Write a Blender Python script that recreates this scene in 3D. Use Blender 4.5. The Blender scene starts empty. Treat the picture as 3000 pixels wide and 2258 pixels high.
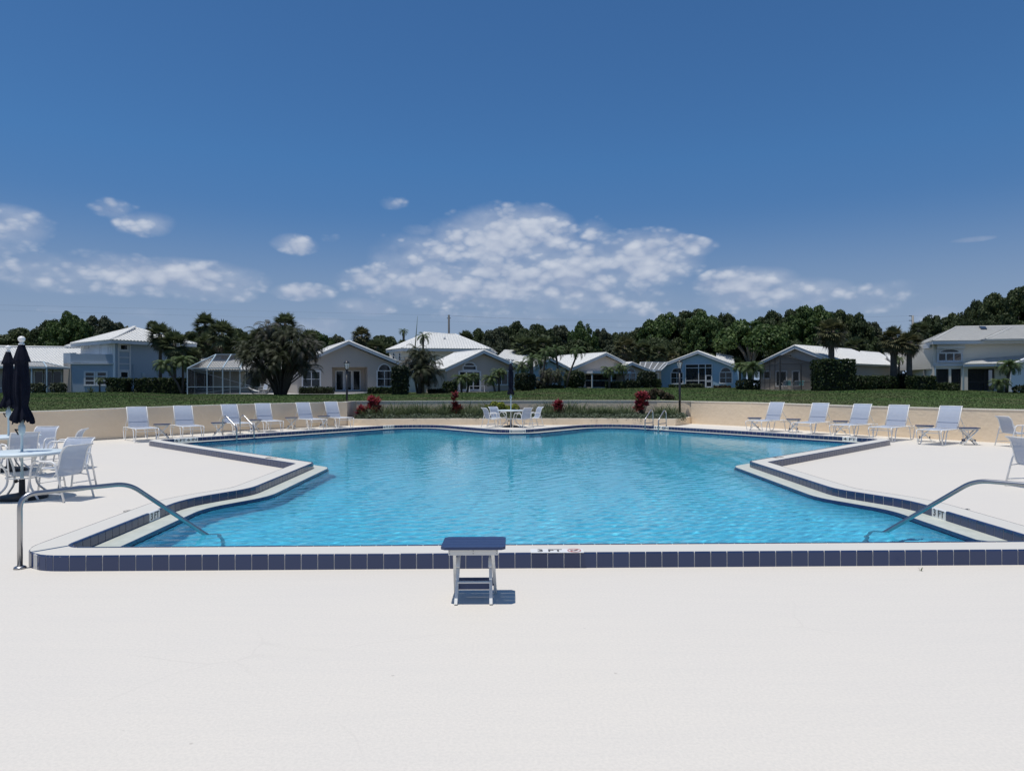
import bpy, bmesh, math, random
import numpy as np
from mathutils import Vector, Matrix
from mathutils.geometry import tessellate_polygon
random.seed(7); RNG = np.random.default_rng(7)
S = bpy.context.scene; COL = S.collection
# ---------------------------------------------------------------- camera, sky, sun, exposure
F = 2083.0; EYE = 1.7; ROLL = 0.0035; HOR = 1134.5
cam_d = bpy.data.cameras.new('camera'); cam = bpy.data.objects.new('camera', cam_d); COL.objects.link(cam)
cam_d.sensor_width = 36; cam_d.lens = 36 * F / 3000; cam_d.clip_end = 3000; cam_d.clip_start = .05
cam_d.shift_y = (HOR - 1129) / 3000
cam.location = (0, 0, EYE); cam.rotation_euler = (math.pi / 2, ROLL, 0)
S.camera = cam
SUN = Vector((-.165, -.105, .98)).normalized()
el = math.asin(SUN.z); az = math.atan2(SUN.x, SUN.y)
w = bpy.data.worlds.new('World'); S.world = w; w.use_nodes = True
W = w.node_tree; W.nodes.clear()
sun_d = bpy.data.lights.new('sun', 'SUN'); sun_d.energy = 3.8; sun_d.angle = math.radians(.53); sun_d.color = (1, .955, .88)
sun = bpy.data.objects.new('sun', sun_d); COL.objects.link(sun)
sun.rotation_euler = SUN.to_track_quat('Z', 'Y').to_euler(); sun.location = (0, 0, 40)
S.view_settings.view_transform = 'Standard'; S.view_settings.look = 'None'
S.view_settings.exposure = 0; S.view_settings.gamma = 1; S.view_settings.use_curve_mapping = False
S.render.engine = 'CYCLES'
cy = S.cycles; cy.use_denoising = True; cy.max_bounces = 8; cy.diffuse_bounces = 4; cy.glossy_bounces = 4
cy.transparent_max_bounces = 24; cy.transmission_bounces = 6; cy.volume_bounces = 0
cy.sample_clamp_indirect = 6; cy.use_adaptive_sampling = False
cy.caustics_reflective = False

def nd(T, t, **kw):
    n = T.nodes.new(t)
    for k, v in kw.items():
        if k.startswith('i_'): n.inputs[int(k[2:])].default_value = v
        else: setattr(n, k, v)
    return n
def mth(T, op, a, b=None, c=None, clamp=False):
    n = T.nodes.new('ShaderNodeMath'); n.operation = op; n.use_clamp = clamp
    for i, v in enumerate((a, b, c)):
        if v is None: continue
        if isinstance(v, (int, float)): n.inputs[i].default_value = v
        else: T.links.new(v, n.inputs[i])
    return n.outputs[0]
def mix(T, f, a, b, mode='MIX'):
    n = T.nodes.new('ShaderNodeMix'); n.data_type = 'RGBA'; n.blend_type = mode
    for s, v in ((n.inputs[0], f), (n.inputs[6], a), (n.inputs[7], b)):
        if isinstance(v, (int, float)): s.default_value = v
        elif isinstance(v, (tuple, list)): s.default_value = (*v[:3], 1)
        else: T.links.new(v, s)
    return n.outputs[2]

def build_sky():
    L = W.links
    sky = nd(W, 'ShaderNodeTexSky', sky_type='NISHITA', sun_disc=False, sun_elevation=el, sun_rotation=az,
             altitude=0, air_density=1.0, dust_density=.4, ozone_density=2.2)
    tc = nd(W, 'ShaderNodeTexCoord'); sx = nd(W, 'ShaderNodeSeparateXYZ'); L.new(tc.outputs['Generated'], sx.inputs[0])
    X, Y, Z = sx.outputs
    a_ = mth(W, 'ARCTAN2', X, Y)
    e_ = mth(W, 'ARCSINE', Z)
    # cloud noise, stretched a little sideways
    nx = nd(W, 'ShaderNodeMapping'); L.new(tc.outputs['Generated'], nx.inputs[0]); nx.inputs['Scale'].default_value = (1, 1, 1.7)
    def noise(sc, det, ro=.62, w_=0.0, dist=0.0):
        n = nd(W, 'ShaderNodeTexNoise', noise_dimensions='4D'); L.new(nx.outputs[0], n.inputs['Vector'])
        n.inputs['Scale'].default_value = sc; n.inputs['Detail'].default_value = det; n.inputs['Roughness'].default_value = ro
        n.inputs['W'].default_value = w_; n.inputs['Distortion'].default_value = dist
        return n.outputs[0]
    n1 = noise(9, 7, .6, 3.1, .3); n3 = noise(5, 2, .5, 8.0)
    # blobs: (px, py, half width px, half height px, weight) in the photograph, turned into directions
    bl = [(60, 670, 130, 60, .75), (20, 720, 120, 40, .6), (180, 800, 210, 60, .85), (340, 800, 160, 55, .75), (560, 820, 200, 55, .85), (660, 850, 90, 35, .6),
          (450, 655, 80, 34, .62), (355, 610, 60, 26, .42), (860, 715, 62, 28, .66), (960, 700, 30, 14, .3), (890, 855, 90, 24, .75), (1060, 900, 90, 26, .8), (930, 955, 80, 26, .8), (1180, 598, 40, 18, .42),
          (1470, 705, 170, 88, 1.15), (1560, 700, 115, 80, 1.1), (1260, 760, 150, 70, .8), (1300, 830, 250, 62, .95), (1560, 820, 310, 90, 1.0), (1880, 765, 160, 78, 1.1), (2000, 730, 90, 34, .9),
          (1740, 690, 60, 50, .45), (1250, 680, 50, 20, .5), (1750, 880, 230, 50, .6), (2180, 835, 110, 48, 1.0), (2270, 870, 180, 45, .8), (2500, 870, 150, 32, .45), (2600, 850, 90, 24, .35),
          (2850, 708, 60, 8, .5), (150, 905, 80, 18, .5), (420, 915, 90, 18, .5), (1480, 930, 200, 26, .5), (1890, 930, 160, 30, .45), (2750, 930, 90, 26, .5), (2400, 900, 200, 30, .4)]
    rr = random.Random(5)
    B = [((px - 1500) / F, (HOR + 2 - py) / F, wx / F, hy / F, k) for px, py, wx, hy, k in bl]
    B = [(math.atan(u), math.atan(v * math.cos(math.atan(u))), a * math.cos(math.atan(u)) ** 2, b * math.cos(math.atan(u)), k) for u, v, a, b, k in B]
    for i in range(16):    # the same kind of sky goes on all round
        B.append((.9 + rr.random() * 4.5, .08 + rr.random() * .2, .08 + rr.random() * .1, .03 + rr.random() * .03, .7 + rr.random() * .3))
    tot = None
    wob = mth(W, 'MULTIPLY', mth(W, 'SUBTRACT', n3, .5), .10)
    aw = mth(W, 'ADD', a_, wob)
    neg = mth(W, 'ADD', mth(W, 'MULTIPLY', mth(W, 'LESS_THAN', a_, -.9), 2 * math.pi), 0)
    aw = mth(W, 'ADD', aw, neg)
    for (ba, be, bw, bh, k) in B:
        dx = mth(W, 'MULTIPLY', mth(W, 'SUBTRACT', aw, ba), 1 / (bw * 1.35))
        dy = mth(W, 'MULTIPLY', mth(W, 'SUBTRACT', e_, be), 1 / (bh * 1.32))
        r2 = mth(W, 'ADD', mth(W, 'MULTIPLY', dx, dx), mth(W, 'MULTIPLY', dy, dy))
        g = mth(W, 'MULTIPLY', mth(W, 'SUBTRACT', 1, r2, clamp=True), k)
        tot = g if tot is None else mth(W, 'MAXIMUM', tot, g)
    nz2 = nd(W, 'ShaderNodeMapping'); L.new(tc.outputs['Generated'], nz2.inputs[0]); nz2.inputs['Scale'].default_value = (1, 1, 1.7); nz2.inputs['Location'].default_value = (0, 0, .018)
    def noise2(sc, det, w_, dist):
        n = nd(W, 'ShaderNodeTexNoise', noise_dimensions='4D'); L.new(nz2.outputs[0], n.inputs['Vector']); n.inputs['Scale'].default_value = sc; n.inputs['Detail'].default_value = det; n.inputs['Roughness'].default_value = .6; n.inputs['W'].default_value = w_; n.inputs['Distortion'].default_value = dist; return n.outputs[0]
    def billow(src, sc, w_):
        dn = nd(W, 'ShaderNodeTexNoise', noise_dimensions='4D'); L.new(src, dn.inputs['Vector']); dn.inputs['Scale'].default_value = sc * .9; dn.inputs['Detail'].default_value = 3; dn.inputs['W'].default_value = w_
        vm = nd(W, 'ShaderNodeVectorMath', operation='MULTIPLY_ADD'); L.new(dn.outputs['Color'], vm.inputs[0]); vm.inputs[1].default_value = (.9 / sc,) * 3; L.new(src, vm.inputs[2])
        v = nd(W, 'ShaderNodeTexVoronoi', feature='F1'); L.new(vm.outputs[0], v.inputs['Vector']); v.inputs['Scale'].default_value = sc
        return mth(W, 'SUBTRACT', .5, v.outputs['Distance'])
    s0 = nx.outputs[0]; s1_ = nz2.outputs[0]
    A1, A2, A3 = billow(s0, 15, 1.), billow(s0, 36, 2.), billow(s0, 80, 3.); U1, U2 = billow(s1_, 15, 1.), billow(s1_, 36, 2.)
    pl = mth(W, 'POWER', tot, .7)
    cov = mth(W, 'ADD', mth(W, 'MULTIPLY', pl, 1.35), mth(W, 'ADD', mth(W, 'MULTIPLY', mth(W, 'SUBTRACT', n1, .5), 2.0), mth(W, 'ADD', mth(W, 'MULTIPLY', A1, .8), mth(W, 'ADD', mth(W, 'MULTIPLY', A2, .75), mth(W, 'MULTIPLY', A3, .5)))))
    d = mth(W, 'SUBTRACT', cov, .34)
    up = mth(W, 'MULTIPLY', tot, 5, clamp=True)
    m = nd(W, 'ShaderNodeMapRange', interpolation_type='SMOOTHSTEP'); L.new(d, m.inputs[0]); m.inputs[1].default_value = -.05; m.inputs[2].default_value = .95
    m2 = nd(W, 'ShaderNodeMapRange', interpolation_type='SMOOTHSTEP'); L.new(d, m2.inputs[0]); m2.inputs[1].default_value = 0; m2.inputs[2].default_value = 1.3; m2.inputs[3].default_value = .45; m2.inputs[4].default_value = .88
    alpha0 = mth(W, 'MULTIPLY', mth(W, 'MULTIPLY', m.outputs[0], up), m2.outputs[0])
    vl = nd(W, 'ShaderNodeMapRange', interpolation_type='SMOOTHSTEP'); L.new(mth(W, 'ADD', pl, mth(W, 'MULTIPLY', mth(W, 'SUBTRACT', n1, .5), 1.3)), vl.inputs[0]); vl.inputs[1].default_value = .22; vl.inputs[2].default_value = .95; vl.inputs[4].default_value = .50
    alpha = mth(W, 'MAXIMUM', alpha0, mth(W, 'MULTIPLY', vl.outputs[0], up))
    # lit from above: where the cloud thins upwards it is bright
    dif = mth(W, 'ADD', mth(W, 'MULTIPLY', mth(W, 'SUBTRACT', A1, U1), .9), mth(W, 'ADD', mth(W, 'MULTIPLY', mth(W, 'SUBTRACT', A2, U2), .75), mth(W, 'MULTIPLY', A3, .18)))
    hgt = nd(W, 'ShaderNodeMapRange'); L.new(e_, hgt.inputs[0]); hgt.inputs[1].default_value = .04; hgt.inputs[2].default_value = .25
    br = mth(W, 'ADD', mth(W, 'ADD', .10, dif), mth(W, 'MULTIPLY', hgt.outputs[0], .50), clamp=True)
    ccol = mix(W, br, (3.3, 4.0, 5.5), (6.3, 6.7, 7.5))
    hs = nd(W, 'ShaderNodeHueSaturation'); hs.inputs['Saturation'].default_value = SKYSAT; hs.inputs['Value'].default_value = SKYVAL; L.new(sky.outputs[0], hs.inputs['Color'])
    tm = nd(W, 'ShaderNodeMapRange'); L.new(e_, tm.inputs[0]); tm.inputs[1].default_value = .08; tm.inputs[2].default_value = .30
    tint = mix(W, tm.outputs[0], (.43, .50, .69), (.36, .65, .90))
    base = mix(W, 1.0, hs.outputs[0], tint, 'MULTIPLY')
    hz = nd(W, 'ShaderNodeMapRange', interpolation_type='SMOOTHSTEP'); L.new(e_, hz.inputs[0]); hz.inputs[1].default_value = .25; hz.inputs[2].default_value = .0; hz.inputs[4].default_value = .95
    base = mix(W, hz.outputs[0], base, (2.75, 3.65, 5.15))
    c = mix(W, alpha, base, ccol)
    bg = nd(W, 'ShaderNodeBackground'); bg.inputs[1].default_value = .1; L.new(c, bg.inputs[0])
    out = nd(W, 'ShaderNodeOutputWorld'); L.new(bg.outputs[0], out.inputs[0])
    w.cycles.sampling_method = 'MANUAL'; w.cycles.sample_map_resolution = 512
SKYSAT = 1.0; SKYVAL = 1.0; SKYTINT = (1, 1, 1)
build_sky()

# ---------------------------------------------------------------- helpers
def horizon(px): return HOR + ROLL * (px - 1500)
def ray(px, py):
    x = px - 1500; y = py - 1129
    xr = x + ROLL * y; yr = y - ROLL * x
    return Vector((xr / F, 1, -(yr - (HOR - 1129)) / F))
def at(px, py, z=0.0):
    r = ray(px, py); t = (z - EYE) / r.z
    return Vector((r.x * t, t, z))
def atY(px, py, Y):
    r = ray(px, py); return Vector((r.x * Y, Y, EYE + r.z * Y))
ZA = lambda x, y: (x / 2.949, 850 + y / 2.949)
ZB = lambda x, y: (700 + x / 2.949, 850 + y / 2.949)
ZC = lambda x, y: (1300 + x / 2.949, 850 + y / 2.949)
ZD = lambda x, y: (1950 + x / 4.022, 850 + y / 4.022)
ZE = lambda x, y: (2400 + x / 3.687, 850 + y / 3.687)

MATS = {}
def material(name, color=(.5, .5, .5), rough=.6, metal=0.0, spec=.5, noise=None, bump=None, trans=0.0, island=0.0, coat=0.0, coords='Object', alpha=1.0, noise2=None):
    """noise=(scale, amount, darker/lighter colour), bump=(scale, strength, distance)"""
    if name in MATS: return MATS[name]
    m = bpy.data.materials.new(name); m.use_nodes = True; T = m.node_tree; P = T.nodes['Principled BSDF']
    P.inputs['Roughness'].default_value = rough; P.inputs['Metallic'].default_value = metal
    P.inputs['Specular IOR Level'].default_value = spec; P.inputs['Coat Weight'].default_value = coat
    P.inputs['Alpha'].default_value = alpha
    tc = nd(T, 'ShaderNodeTexCoord'); src = tc.outputs[coords]
    if coords == 'World':
        pass
    c = None
    if isinstance(color, tuple):
        rgb = nd(T, 'ShaderNodeRGB'); rgb.outputs[0].default_value = (*color, 1); c = rgb.outputs[0]
    for nz in (noise, noise2):
        if nz:
            sc, amt, col2 = nz[:3]
            n = nd(T, 'ShaderNodeTexNoise'); T.links.new(src, n.inputs['Vector']); n.inputs['Scale'].default_value = sc; n.inputs['Detail'].default_value = 5
            n.inputs['Roughness'].default_value = .62
            mr = nd(T, 'ShaderNodeMapRange'); T.links.new(n.outputs[0], mr.inputs[0]); mr.inputs[1].default_value = .38; mr.inputs[2].default_value = .66; mr.inputs[4].default_value = amt
            c = mix(T, mr.outputs[0], c, col2)
    if island:
        g = nd(T, 'ShaderNodeNewGeometry'); hs = nd(T, 'ShaderNodeHueSaturation'); T.links.new(c, hs.inputs['Color'])
        T.links.new(mth(T, 'MULTIPLY_ADD', g.outputs['Random Per Island'], island * 2, 1 - island), hs.inputs['Value'])
        T.links.new(mth(T, 'MULTIPLY_ADD', g.outputs['Random Per Island'], -.04, .52), hs.inputs['Hue'])
        c = hs.outputs[0]
    T.links.new(c, P.inputs['Base Color'])
    if bump:
        n = nd(T, 'ShaderNodeTexNoise'); T.links.new(src, n.inputs['Vector']); n.inputs['Scale'].default_value = bump[0]; n.inputs['Detail'].default_value = 5
        b = nd(T, 'ShaderNodeBump'); b.inputs['Strength'].default_value = bump[1]; b.inputs['Distance'].default_value = bump[2]
        T.links.new(n.outputs[0], b.inputs['Height']); T.links.new(b.outputs[0], P.inputs['Normal'])
    if trans:
        tr = nd(T, 'ShaderNodeBsdfTranslucent'); T.links.new(c, tr.inputs[0]); ms = nd(T, 'ShaderNodeMixShader'); ms.inputs[0].default_value = trans
        T.links.new(P.outputs[0], ms.inputs[1]); T.links.new(tr.outputs[0], ms.inputs[2]); T.links.new(ms.outputs[0], T.nodes['Material Output'].inputs[0])
    MATS[name] = m
    return m

def tag(o, label=None, cat=None, group=None, kind=None):
    if label: o['label'] = label
    if cat: o['category'] = cat
    if group: o['group'] = group
    if kind: o['kind'] = kind
    return o
def empty(name, loc=(0, 0, 0), rz=0, label=None, cat=None, group=None, kind=None):
    o = bpy.data.objects.new(name, None); COL.objects.link(o); o.location = loc; o.rotation_euler = (0, 0, rz); o.empty_display_size = .1
    return tag(o, label, cat, group, kind)
def link(name, me, parent=None, loc=None):
    o = bpy.data.objects.new(name, me); COL.objects.link(o)
    if parent: o.parent = parent
    if loc is not None: o.location = loc
    return o
def copy_tree(o, parent=None, loc=None, rz=None, label=None, scale=None):
    c = o.copy(); COL.objects.link(c); c.parent = parent
    if loc is not None: c.location = loc
    if rz is not None: c.rotation_euler = (0, 0, rz)
    if scale is not None: c.scale = scale if not isinstance(scale, (int, float)) else (scale,) * 3
    if label: c['label'] = label
    for ch in [x for x in bpy.data.objects if x.parent == o] if len(o.children) == 0 else o.children: copy_tree(ch, c)
    return c
KIDS = {}

class MB:
    """collects shapes, builds ONE mesh"""
    def __init__(s): s.v = []; s.f = []; s.sm = []
    def add(s, vs, fs, smooth=False):
        k = len(s.v); s.v += [tuple(v) for v in vs]; s.f += [tuple(i + k for i in f) for f in fs]; s.sm += [smooth] * len(fs)
        return s
    def box(s, c, size, rz=0, M=None):
        x, y, z = (d / 2 for d in size); R = Matrix.Rotation(rz, 3, 'Z') if M is None else M
        c = Vector(c); vs = [c + R @ Vector((i * x, j * y, k * z)) for k in (-1, 1) for j in (-1, 1) for i in (-1, 1)]
        return s.add(vs, [(0, 2, 3, 1), (4, 5, 7, 6), (0, 1, 5, 4), (2, 6, 7, 3), (0, 4, 6, 2), (1, 3, 7, 5)])
    def bar(s, p, q, wd, ht, up=(0, 0, 1)):
        p = Vector(p); q = Vector(q); d = q - p; L_ = d.length
        if L_ < 1e-6: return s
        d.normalize(); up = Vector(up)
        if abs(d.dot(up)) > .98: up = Vector((1, 0, 0))
        a = d.cross(up).normalized(); b = a.cross(d).normalized()
        M = Matrix((d, a, b)).transposed()
        return s.box((p + q) / 2, (L_, wd, ht), M=M)
    def tube(s, pts, r, n=8, closed=False, caps=True):
        pts = [Vector(p) for p in pts]; m = len(pts); rs = r if isinstance(r, (list, tuple)) else [r] * m
        vs = []; fs = []; prev = None
        for i, p in enumerate(pts):
            if closed: t = pts[(i + 1) % m] - pts[i - 1]
            else: t = pts[min(i + 1, m - 1)] - pts[max(i - 1, 0)]
            t.normalize()
            a = prev - t * prev.dot(t) if prev is not None else t.orthogonal()
            if a.length < 1e-5: a = t.orthogonal()
            a.normalize(); prev = a; b = t.cross(a)
            for k in range(n):
                an = 2 * math.pi * k / n; vs.append(p + (a * math.cos(an) + b * math.sin(an)) * rs[i])
        for i in range(m if closed else m - 1):
            j = (i + 1) % m
            for k in range(n): fs.append((i * n + k, i * n + (k + 1) % n, j * n + (k + 1) % n, j * n + k))
        s.add(vs, fs, True)
        if caps and not closed:
            k0 = len(s.v) - len(vs); s.f += [tuple(k0 + k for k in range(n - 1, -1, -1)), tuple(k0 + (m - 1) * n + k for k in range(n))]; s.sm += [False, False]
        return s
    def lathe(s, prof, c=(0, 0, 0), n=20, smooth=True):
        vs = []; fs = []; c = Vector(c)
        for r, z in prof:
            for k in range(n): a = 2 * math.pi * k / n; vs.append(c + Vector((r * math.cos(a), r * math.sin(a), z)))
        for i in range(len(prof) - 1):
            for k in range(n): fs.append((i * n + k, i * n + (k + 1) % n, (i + 1) * n + (k + 1) % n, (i + 1) * n + k))
        fs.append(tuple(range(n - 1, -1, -1))); fs.append(tuple((len(prof) - 1) * n + k for k in range(n)))
        return s.add(vs, fs, smooth)
    def prism(s, poly, vec):
        poly = [Vector(p) for p in poly]; vec = Vector(vec); n = len(poly)
        fs = [tuple(range(n)), tuple(range(2 * n - 1, n - 1, -1))] + [(i, i + n, (i + 1) % n + n, (i + 1) % n) for i in range(n)]
        return s.add(poly + [p + vec for p in poly], fs)
    def mesh(s, name, mat):
        me = bpy.data.meshes.new(name); me.from_pydata(s.v, [], s.f); me.materials.append(mat)
        me.polygons.foreach_set('use_smooth', s.sm); me.update(); return me
    def build(s, name, mat, parent=None, **kw):
        o = link(name, s.mesh(name, mat), parent)
        return tag(o, **kw) if kw else o
def fix_normals(me):
    bm = bmesh.new(); bm.from_mesh(me); bmesh.ops.recalc_face_normals(bm, faces=bm.faces); bm.to_mesh(me); bm.free()
def quads_mesh(name, V, mat, smooth=False):
    """V: (n,4,3) array"""
    n = len(V); me = bpy.data.meshes.new(name)
    me.vertices.add(n * 4); me.vertices.foreach_set('co', V.reshape(-1).astype(np.float32))
    me.loops.add(n * 4); me.loops.foreach_set('vertex_index', np.arange(n * 4, dtype=np.int32))
    me.polygons.add(n); me.polygons.foreach_set('loop_start', np.arange(0, n * 4, 4, dtype=np.int32)); me.polygons.foreach_set('loop_total', np.full(n, 4, dtype=np.int32))
    me.materials.append(mat); me.update(calc_edges=True); return me
def grid_mesh(name, P, mat, smooth=True):
    """P: (r,c,3)"""
    r, c = P.shape[:2]; idx = np.arange(r * c).reshape(r, c)
    q = np.stack([idx[:-1, :-1], idx[:-1, 1:], idx[1:, 1:], idx[1:, :-1]], -1).reshape(-1, 4)
    me = bpy.data.meshes.new(name); me.from_pydata(P.reshape(-1, 3).tolist(), [], q.tolist()); me.materials.append(mat)
    if smooth: me.polygons.foreach_set('use_smooth', [True] * len(me.polygons))
    me.update(); return me
def fillet(V, R, n=9):
    """rounded closed polygon; V list of 2D, R radii -> points"""
    out = []; m = len(V)
    for i in range(m):
        p = Vector(V[i]); a = Vector(V[i - 1]) - p; b = Vector(V[(i + 1) % m]) - p
        a.normalize(); b.normalize(); ang = math.acos(max(-1, min(1, a.dot(b)))); r = max(R[i], .01)
        t = r / math.tan(ang / 2); c = p + (a + b).normalized() * (r / math.sin(ang / 2))
        s0 = p + a * t - c; s1 = p + b * t - c
        a0 = math.atan2(s0.y, s0.x); a1 = math.atan2(s1.y, s1.x); d = (a1 - a0 + math.pi) % (2 * math.pi) - math.pi
        for k in range(n): aa = a0 + d * k / (n - 1); out.append(Vector((c.x + r * math.cos(aa), c.y + r * math.sin(aa))))
    return out
def offset_ctrl(V, R, d):
    """offset a CCW polygon outwards by d (mitre), radii adjusted so arcs stay concentric"""
    m = len(V); O = []; RR = []
    for i in range(m):
        p = Vector(V[i]); e0 = (p - Vector(V[i - 1])).normalized(); e1 = (Vector(V[(i + 1) % m]) - p).normalized()
        n0 = Vector((e0.y, -e0.x)); n1 = Vector((e1.y, -e1.x)); bis = (n0 + n1).normalized(); O.append(p + bis * (d / bis.dot(n0)))
        cr = e0.x * e1.y - e0.y * e1.x; RR.append(max(R[i] + (d if cr > 0 else -d), .03))
    return O, RR
def text_mesh(txt, size, mat, name='lettering'):
    c = bpy.data.curves.new('t', 'FONT'); c.body = txt; c.size = size; c.align_x = 'CENTER'; c.align_y = 'CENTER'; c.extrude = .0012; c.offset = .0015 * size / .1
    o = bpy.data.objects.new('t', c); COL.objects.link(o); dg = bpy.context.evaluated_depsgraph_get(); me = bpy.data.meshes.new_from_object(o.evaluated_get(dg))
    bpy.data.objects.remove(o); me.materials.clear(); me.materials.append(mat); me.name = name; return me
# ---------------------------------------------------------------- materials of the site
M_deck = material('deck paint', (.665, .625, .565), .6, spec=.3, noise=(.35, .6, (.69, .645, .57)), noise2=(55, .40, (.52, .50, .46)), bump=(80, .4, .003))
M_kerbtop = material('kerb paint', (.61, .59, .54), .6, spec=.3, noise=(1.2, .5, (.56, .55, .51)), noise2=(170, .3, (.56, .54, .5)), bump=(150, .3, .002))
M_grout = material('grout', (.56, .55, .53), .8, noise=(3, .7, (.38, .37, .36)))
M_tile = material('navy tile', (.023, .041, .112), .16, spec=.5, noise=(2.0, .35, (.030, .045, .115)), island=.06, bump=(7, .02, .004))
M_marker = material('white tile', (.78, .78, .76), .2, noise=(6, .3, (.7, .7, .68)))
M_ink = material('black lettering', (.03, .03, .035), .5, noise=(60, .5, (.22, .22, .22)))
M_red = material('red ring', (.5, .16, .16), .5)
M_stucco = material('beige stucco', (.82, .665, .48), .85, spec=.15, noise=(.6, .5, (.72, .58, .42)), noise2=(5, .35, (.84, .70, .53)), bump=(8, .6, .022))
M_cap = material('cap stucco', (.82, .76, .64), .85, spec=.15, noise=(3, .4, (.66, .6, .5)))
M_ledge = material('ledge plaster', (.50, .53, .47), .5, noise=(3, .6, (.62, .63, .57)), noise2=(14, .5, (.40, .44, .40)))
M_plaster = material('pool plaster', (.64, .79, .94), .7, noise=(.5, .4, (.60, .76, .92)), noise2=(15, 1.0, (.94, .97, 1.0)))  # fine bright mottle paints caustic-like sparkle into the plaster colour
M_soil = material('soil', (.06, .045, .035), .95, noise=(12, .6, (.12, .09, .06)), bump=(20, .8, .03))

def deck_marks(m):
    T = m.node_tree; P = T.nodes['Principled BSDF']; src = P.inputs['Base Color'].links[0].from_socket; tc = nd(T, 'ShaderNodeTexCoord')
    wn = nd(T, 'ShaderNodeTexNoise'); T.links.new(tc.outputs['Object'], wn.inputs['Vector']); wn.inputs['Scale'].default_value = 1.2; wn.inputs['Detail'].default_value = 6
    vm = nd(T, 'ShaderNodeVectorMath', operation='MULTIPLY_ADD'); T.links.new(wn.outputs['Color'], vm.inputs[0]); vm.inputs[1].default_value = (.35, .35, 0); T.links.new(tc.outputs['Object'], vm.inputs[2])
    vo = nd(T, 'ShaderNodeTexVoronoi', feature='DISTANCE_TO_EDGE'); T.links.new(vm.outputs[0], vo.inputs['Vector']); vo.inputs['Scale'].default_value = .33
    ln = nd(T, 'ShaderNodeMapRange'); T.links.new(vo.outputs[0], ln.inputs[0]); ln.inputs[1].default_value = .0035; ln.inputs[2].default_value = .0005; ln.clamp = True
    mk = nd(T, 'ShaderNodeTexNoise'); T.links.new(tc.outputs['Object'], mk.inputs['Vector']); mk.inputs['Scale'].default_value = .8; mk.inputs['Detail'].default_value = 2
    mr = nd(T, 'ShaderNodeMapRange'); T.links.new(mk.outputs[0], mr.inputs[0]); mr.inputs[1].default_value = .5; mr.inputs[2].default_value = .62; mr.inputs[4].default_value = .12
    c = mix(T, mth(T, 'MULTIPLY', ln.outputs[0], mr.outputs[0]), src, (.33, .31, .28))
    st = nd(T, 'ShaderNodeTexVoronoi'); T.links.new(tc.outputs['Object'], st.inputs['Vector']); st.inputs['Scale'].default_value = 2.2
    sp = nd(T, 'ShaderNodeMapRange'); T.links.new(st.outputs['Distance'], sp.inputs[0]); sp.inputs[1].default_value = .030; sp.inputs[2].default_value = .012; sp.inputs[4].default_value = .55
    c = mix(T, sp.outputs[0], c, (.36, .33, .29))
    mp = nd(T, 'ShaderNodeMapping'); T.links.new(tc.outputs['Object'], mp.inputs[0]); mp.inputs['Scale'].default_value = (.5, 5, 1); mp.inputs['Rotation'].default_value = (0, 0, .12)
    sw = nd(T, 'ShaderNodeTexNoise'); T.links.new(mp.outputs[0], sw.inputs['Vector']); sw.inputs['Scale'].default_value = 2; sw.inputs['Detail'].default_value = 7; sw.inputs['Roughness'].default_value = .7
    s2 = nd(T, 'ShaderNodeMapRange'); T.links.new(sw.outputs[0], s2.inputs[0]); s2.inputs[1].default_value = .45; s2.inputs[2].default_value = .75; s2.inputs[4].default_value = .16
    c = mix(T, s2.outputs[0], c, (.53, .515, .485)); T.links.new(c, P.inputs['Base Color'])
deck_marks(M_deck)
def per_object(m, amt):
    T = m.node_tree; P = T.nodes['Principled BSDF']; src = P.inputs['Base Color'].links[0].from_socket; oi = nd(T, 'ShaderNodeObjectInfo'); hs = nd(T, 'ShaderNodeHueSaturation')
    T.links.new(src, hs.inputs['Color']); T.links.new(mth(T, 'MULTIPLY_ADD', oi.outputs['Random'], amt * 2, 1 - amt), hs.inputs['Value']); T.links.new(hs.outputs[0], P.inputs['Base Color'])
    T.links.new(mth(T, 'MULTIPLY_ADD', oi.outputs['Random'], .14, .10), P.inputs['Roughness'])
per_object(M_tile, .09)
# ---------------------------------------------------------------- pool outline
kv = [(187, 1592, .18), (540, 1455, 1.6), (738, 1424, 1.2), (921, 1350, .42), (468, 1281, .25), (1230, 1238.5, 1.6), (1503, 1262, 1.0),
      (1768, 1241, 1.6), (2572, 1293.5, .25), (2190, 1355, .42), (2440, 1438, 1.2), (2662, 1474, 1.6), (3050, 1594, .18)]
KV = [at(px, py, .15).xy for px, py, r in kv]; KR = [r for *_, r in kv]
# orientation: walk so that the pool lies on the left (CCW)
area = sum(KV[i - 1].x * KV[i].y - KV[i].x * KV[i - 1].y for i in range(len(KV)))
if area < 0: KV.reverse(); KR.reverse()
def ring(d, n=9):
    O, R = offset_ctrl(KV, KR, d); return fillet(O, R, n)
KW = .36
K0 = ring(0); K1 = ring(KW)
def ring_in(d):
    """inside offset with its own generous corner radii"""
    O, R = offset_ctrl(KV, KR, -d)
    return fillet(O, [max(r, .25) for r in R], 9)
KL = ring_in(.28)
def poly_fill(name, loops, z, mat, parent=None, up=True, **kw):
    L3 = [[Vector((p.x, p.y, 0)) for p in lp] for lp in loops]; tris = tessellate_polygon(L3)
    vs = [Vector((p.x, p.y, z)) for lp in loops for p in lp]
    fs = []
    for t in tris:
        a, b, c = (vs[i] for i in t); nz = (b - a).cross(c - a).z
        if abs(nz) < 1e-9: continue
        fs.append(tuple(t) if (nz > 0) == up else tuple(reversed(t)))
    mb = MB(); mb.add(vs, fs); return mb.build(name, mat, parent, **kw)
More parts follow.
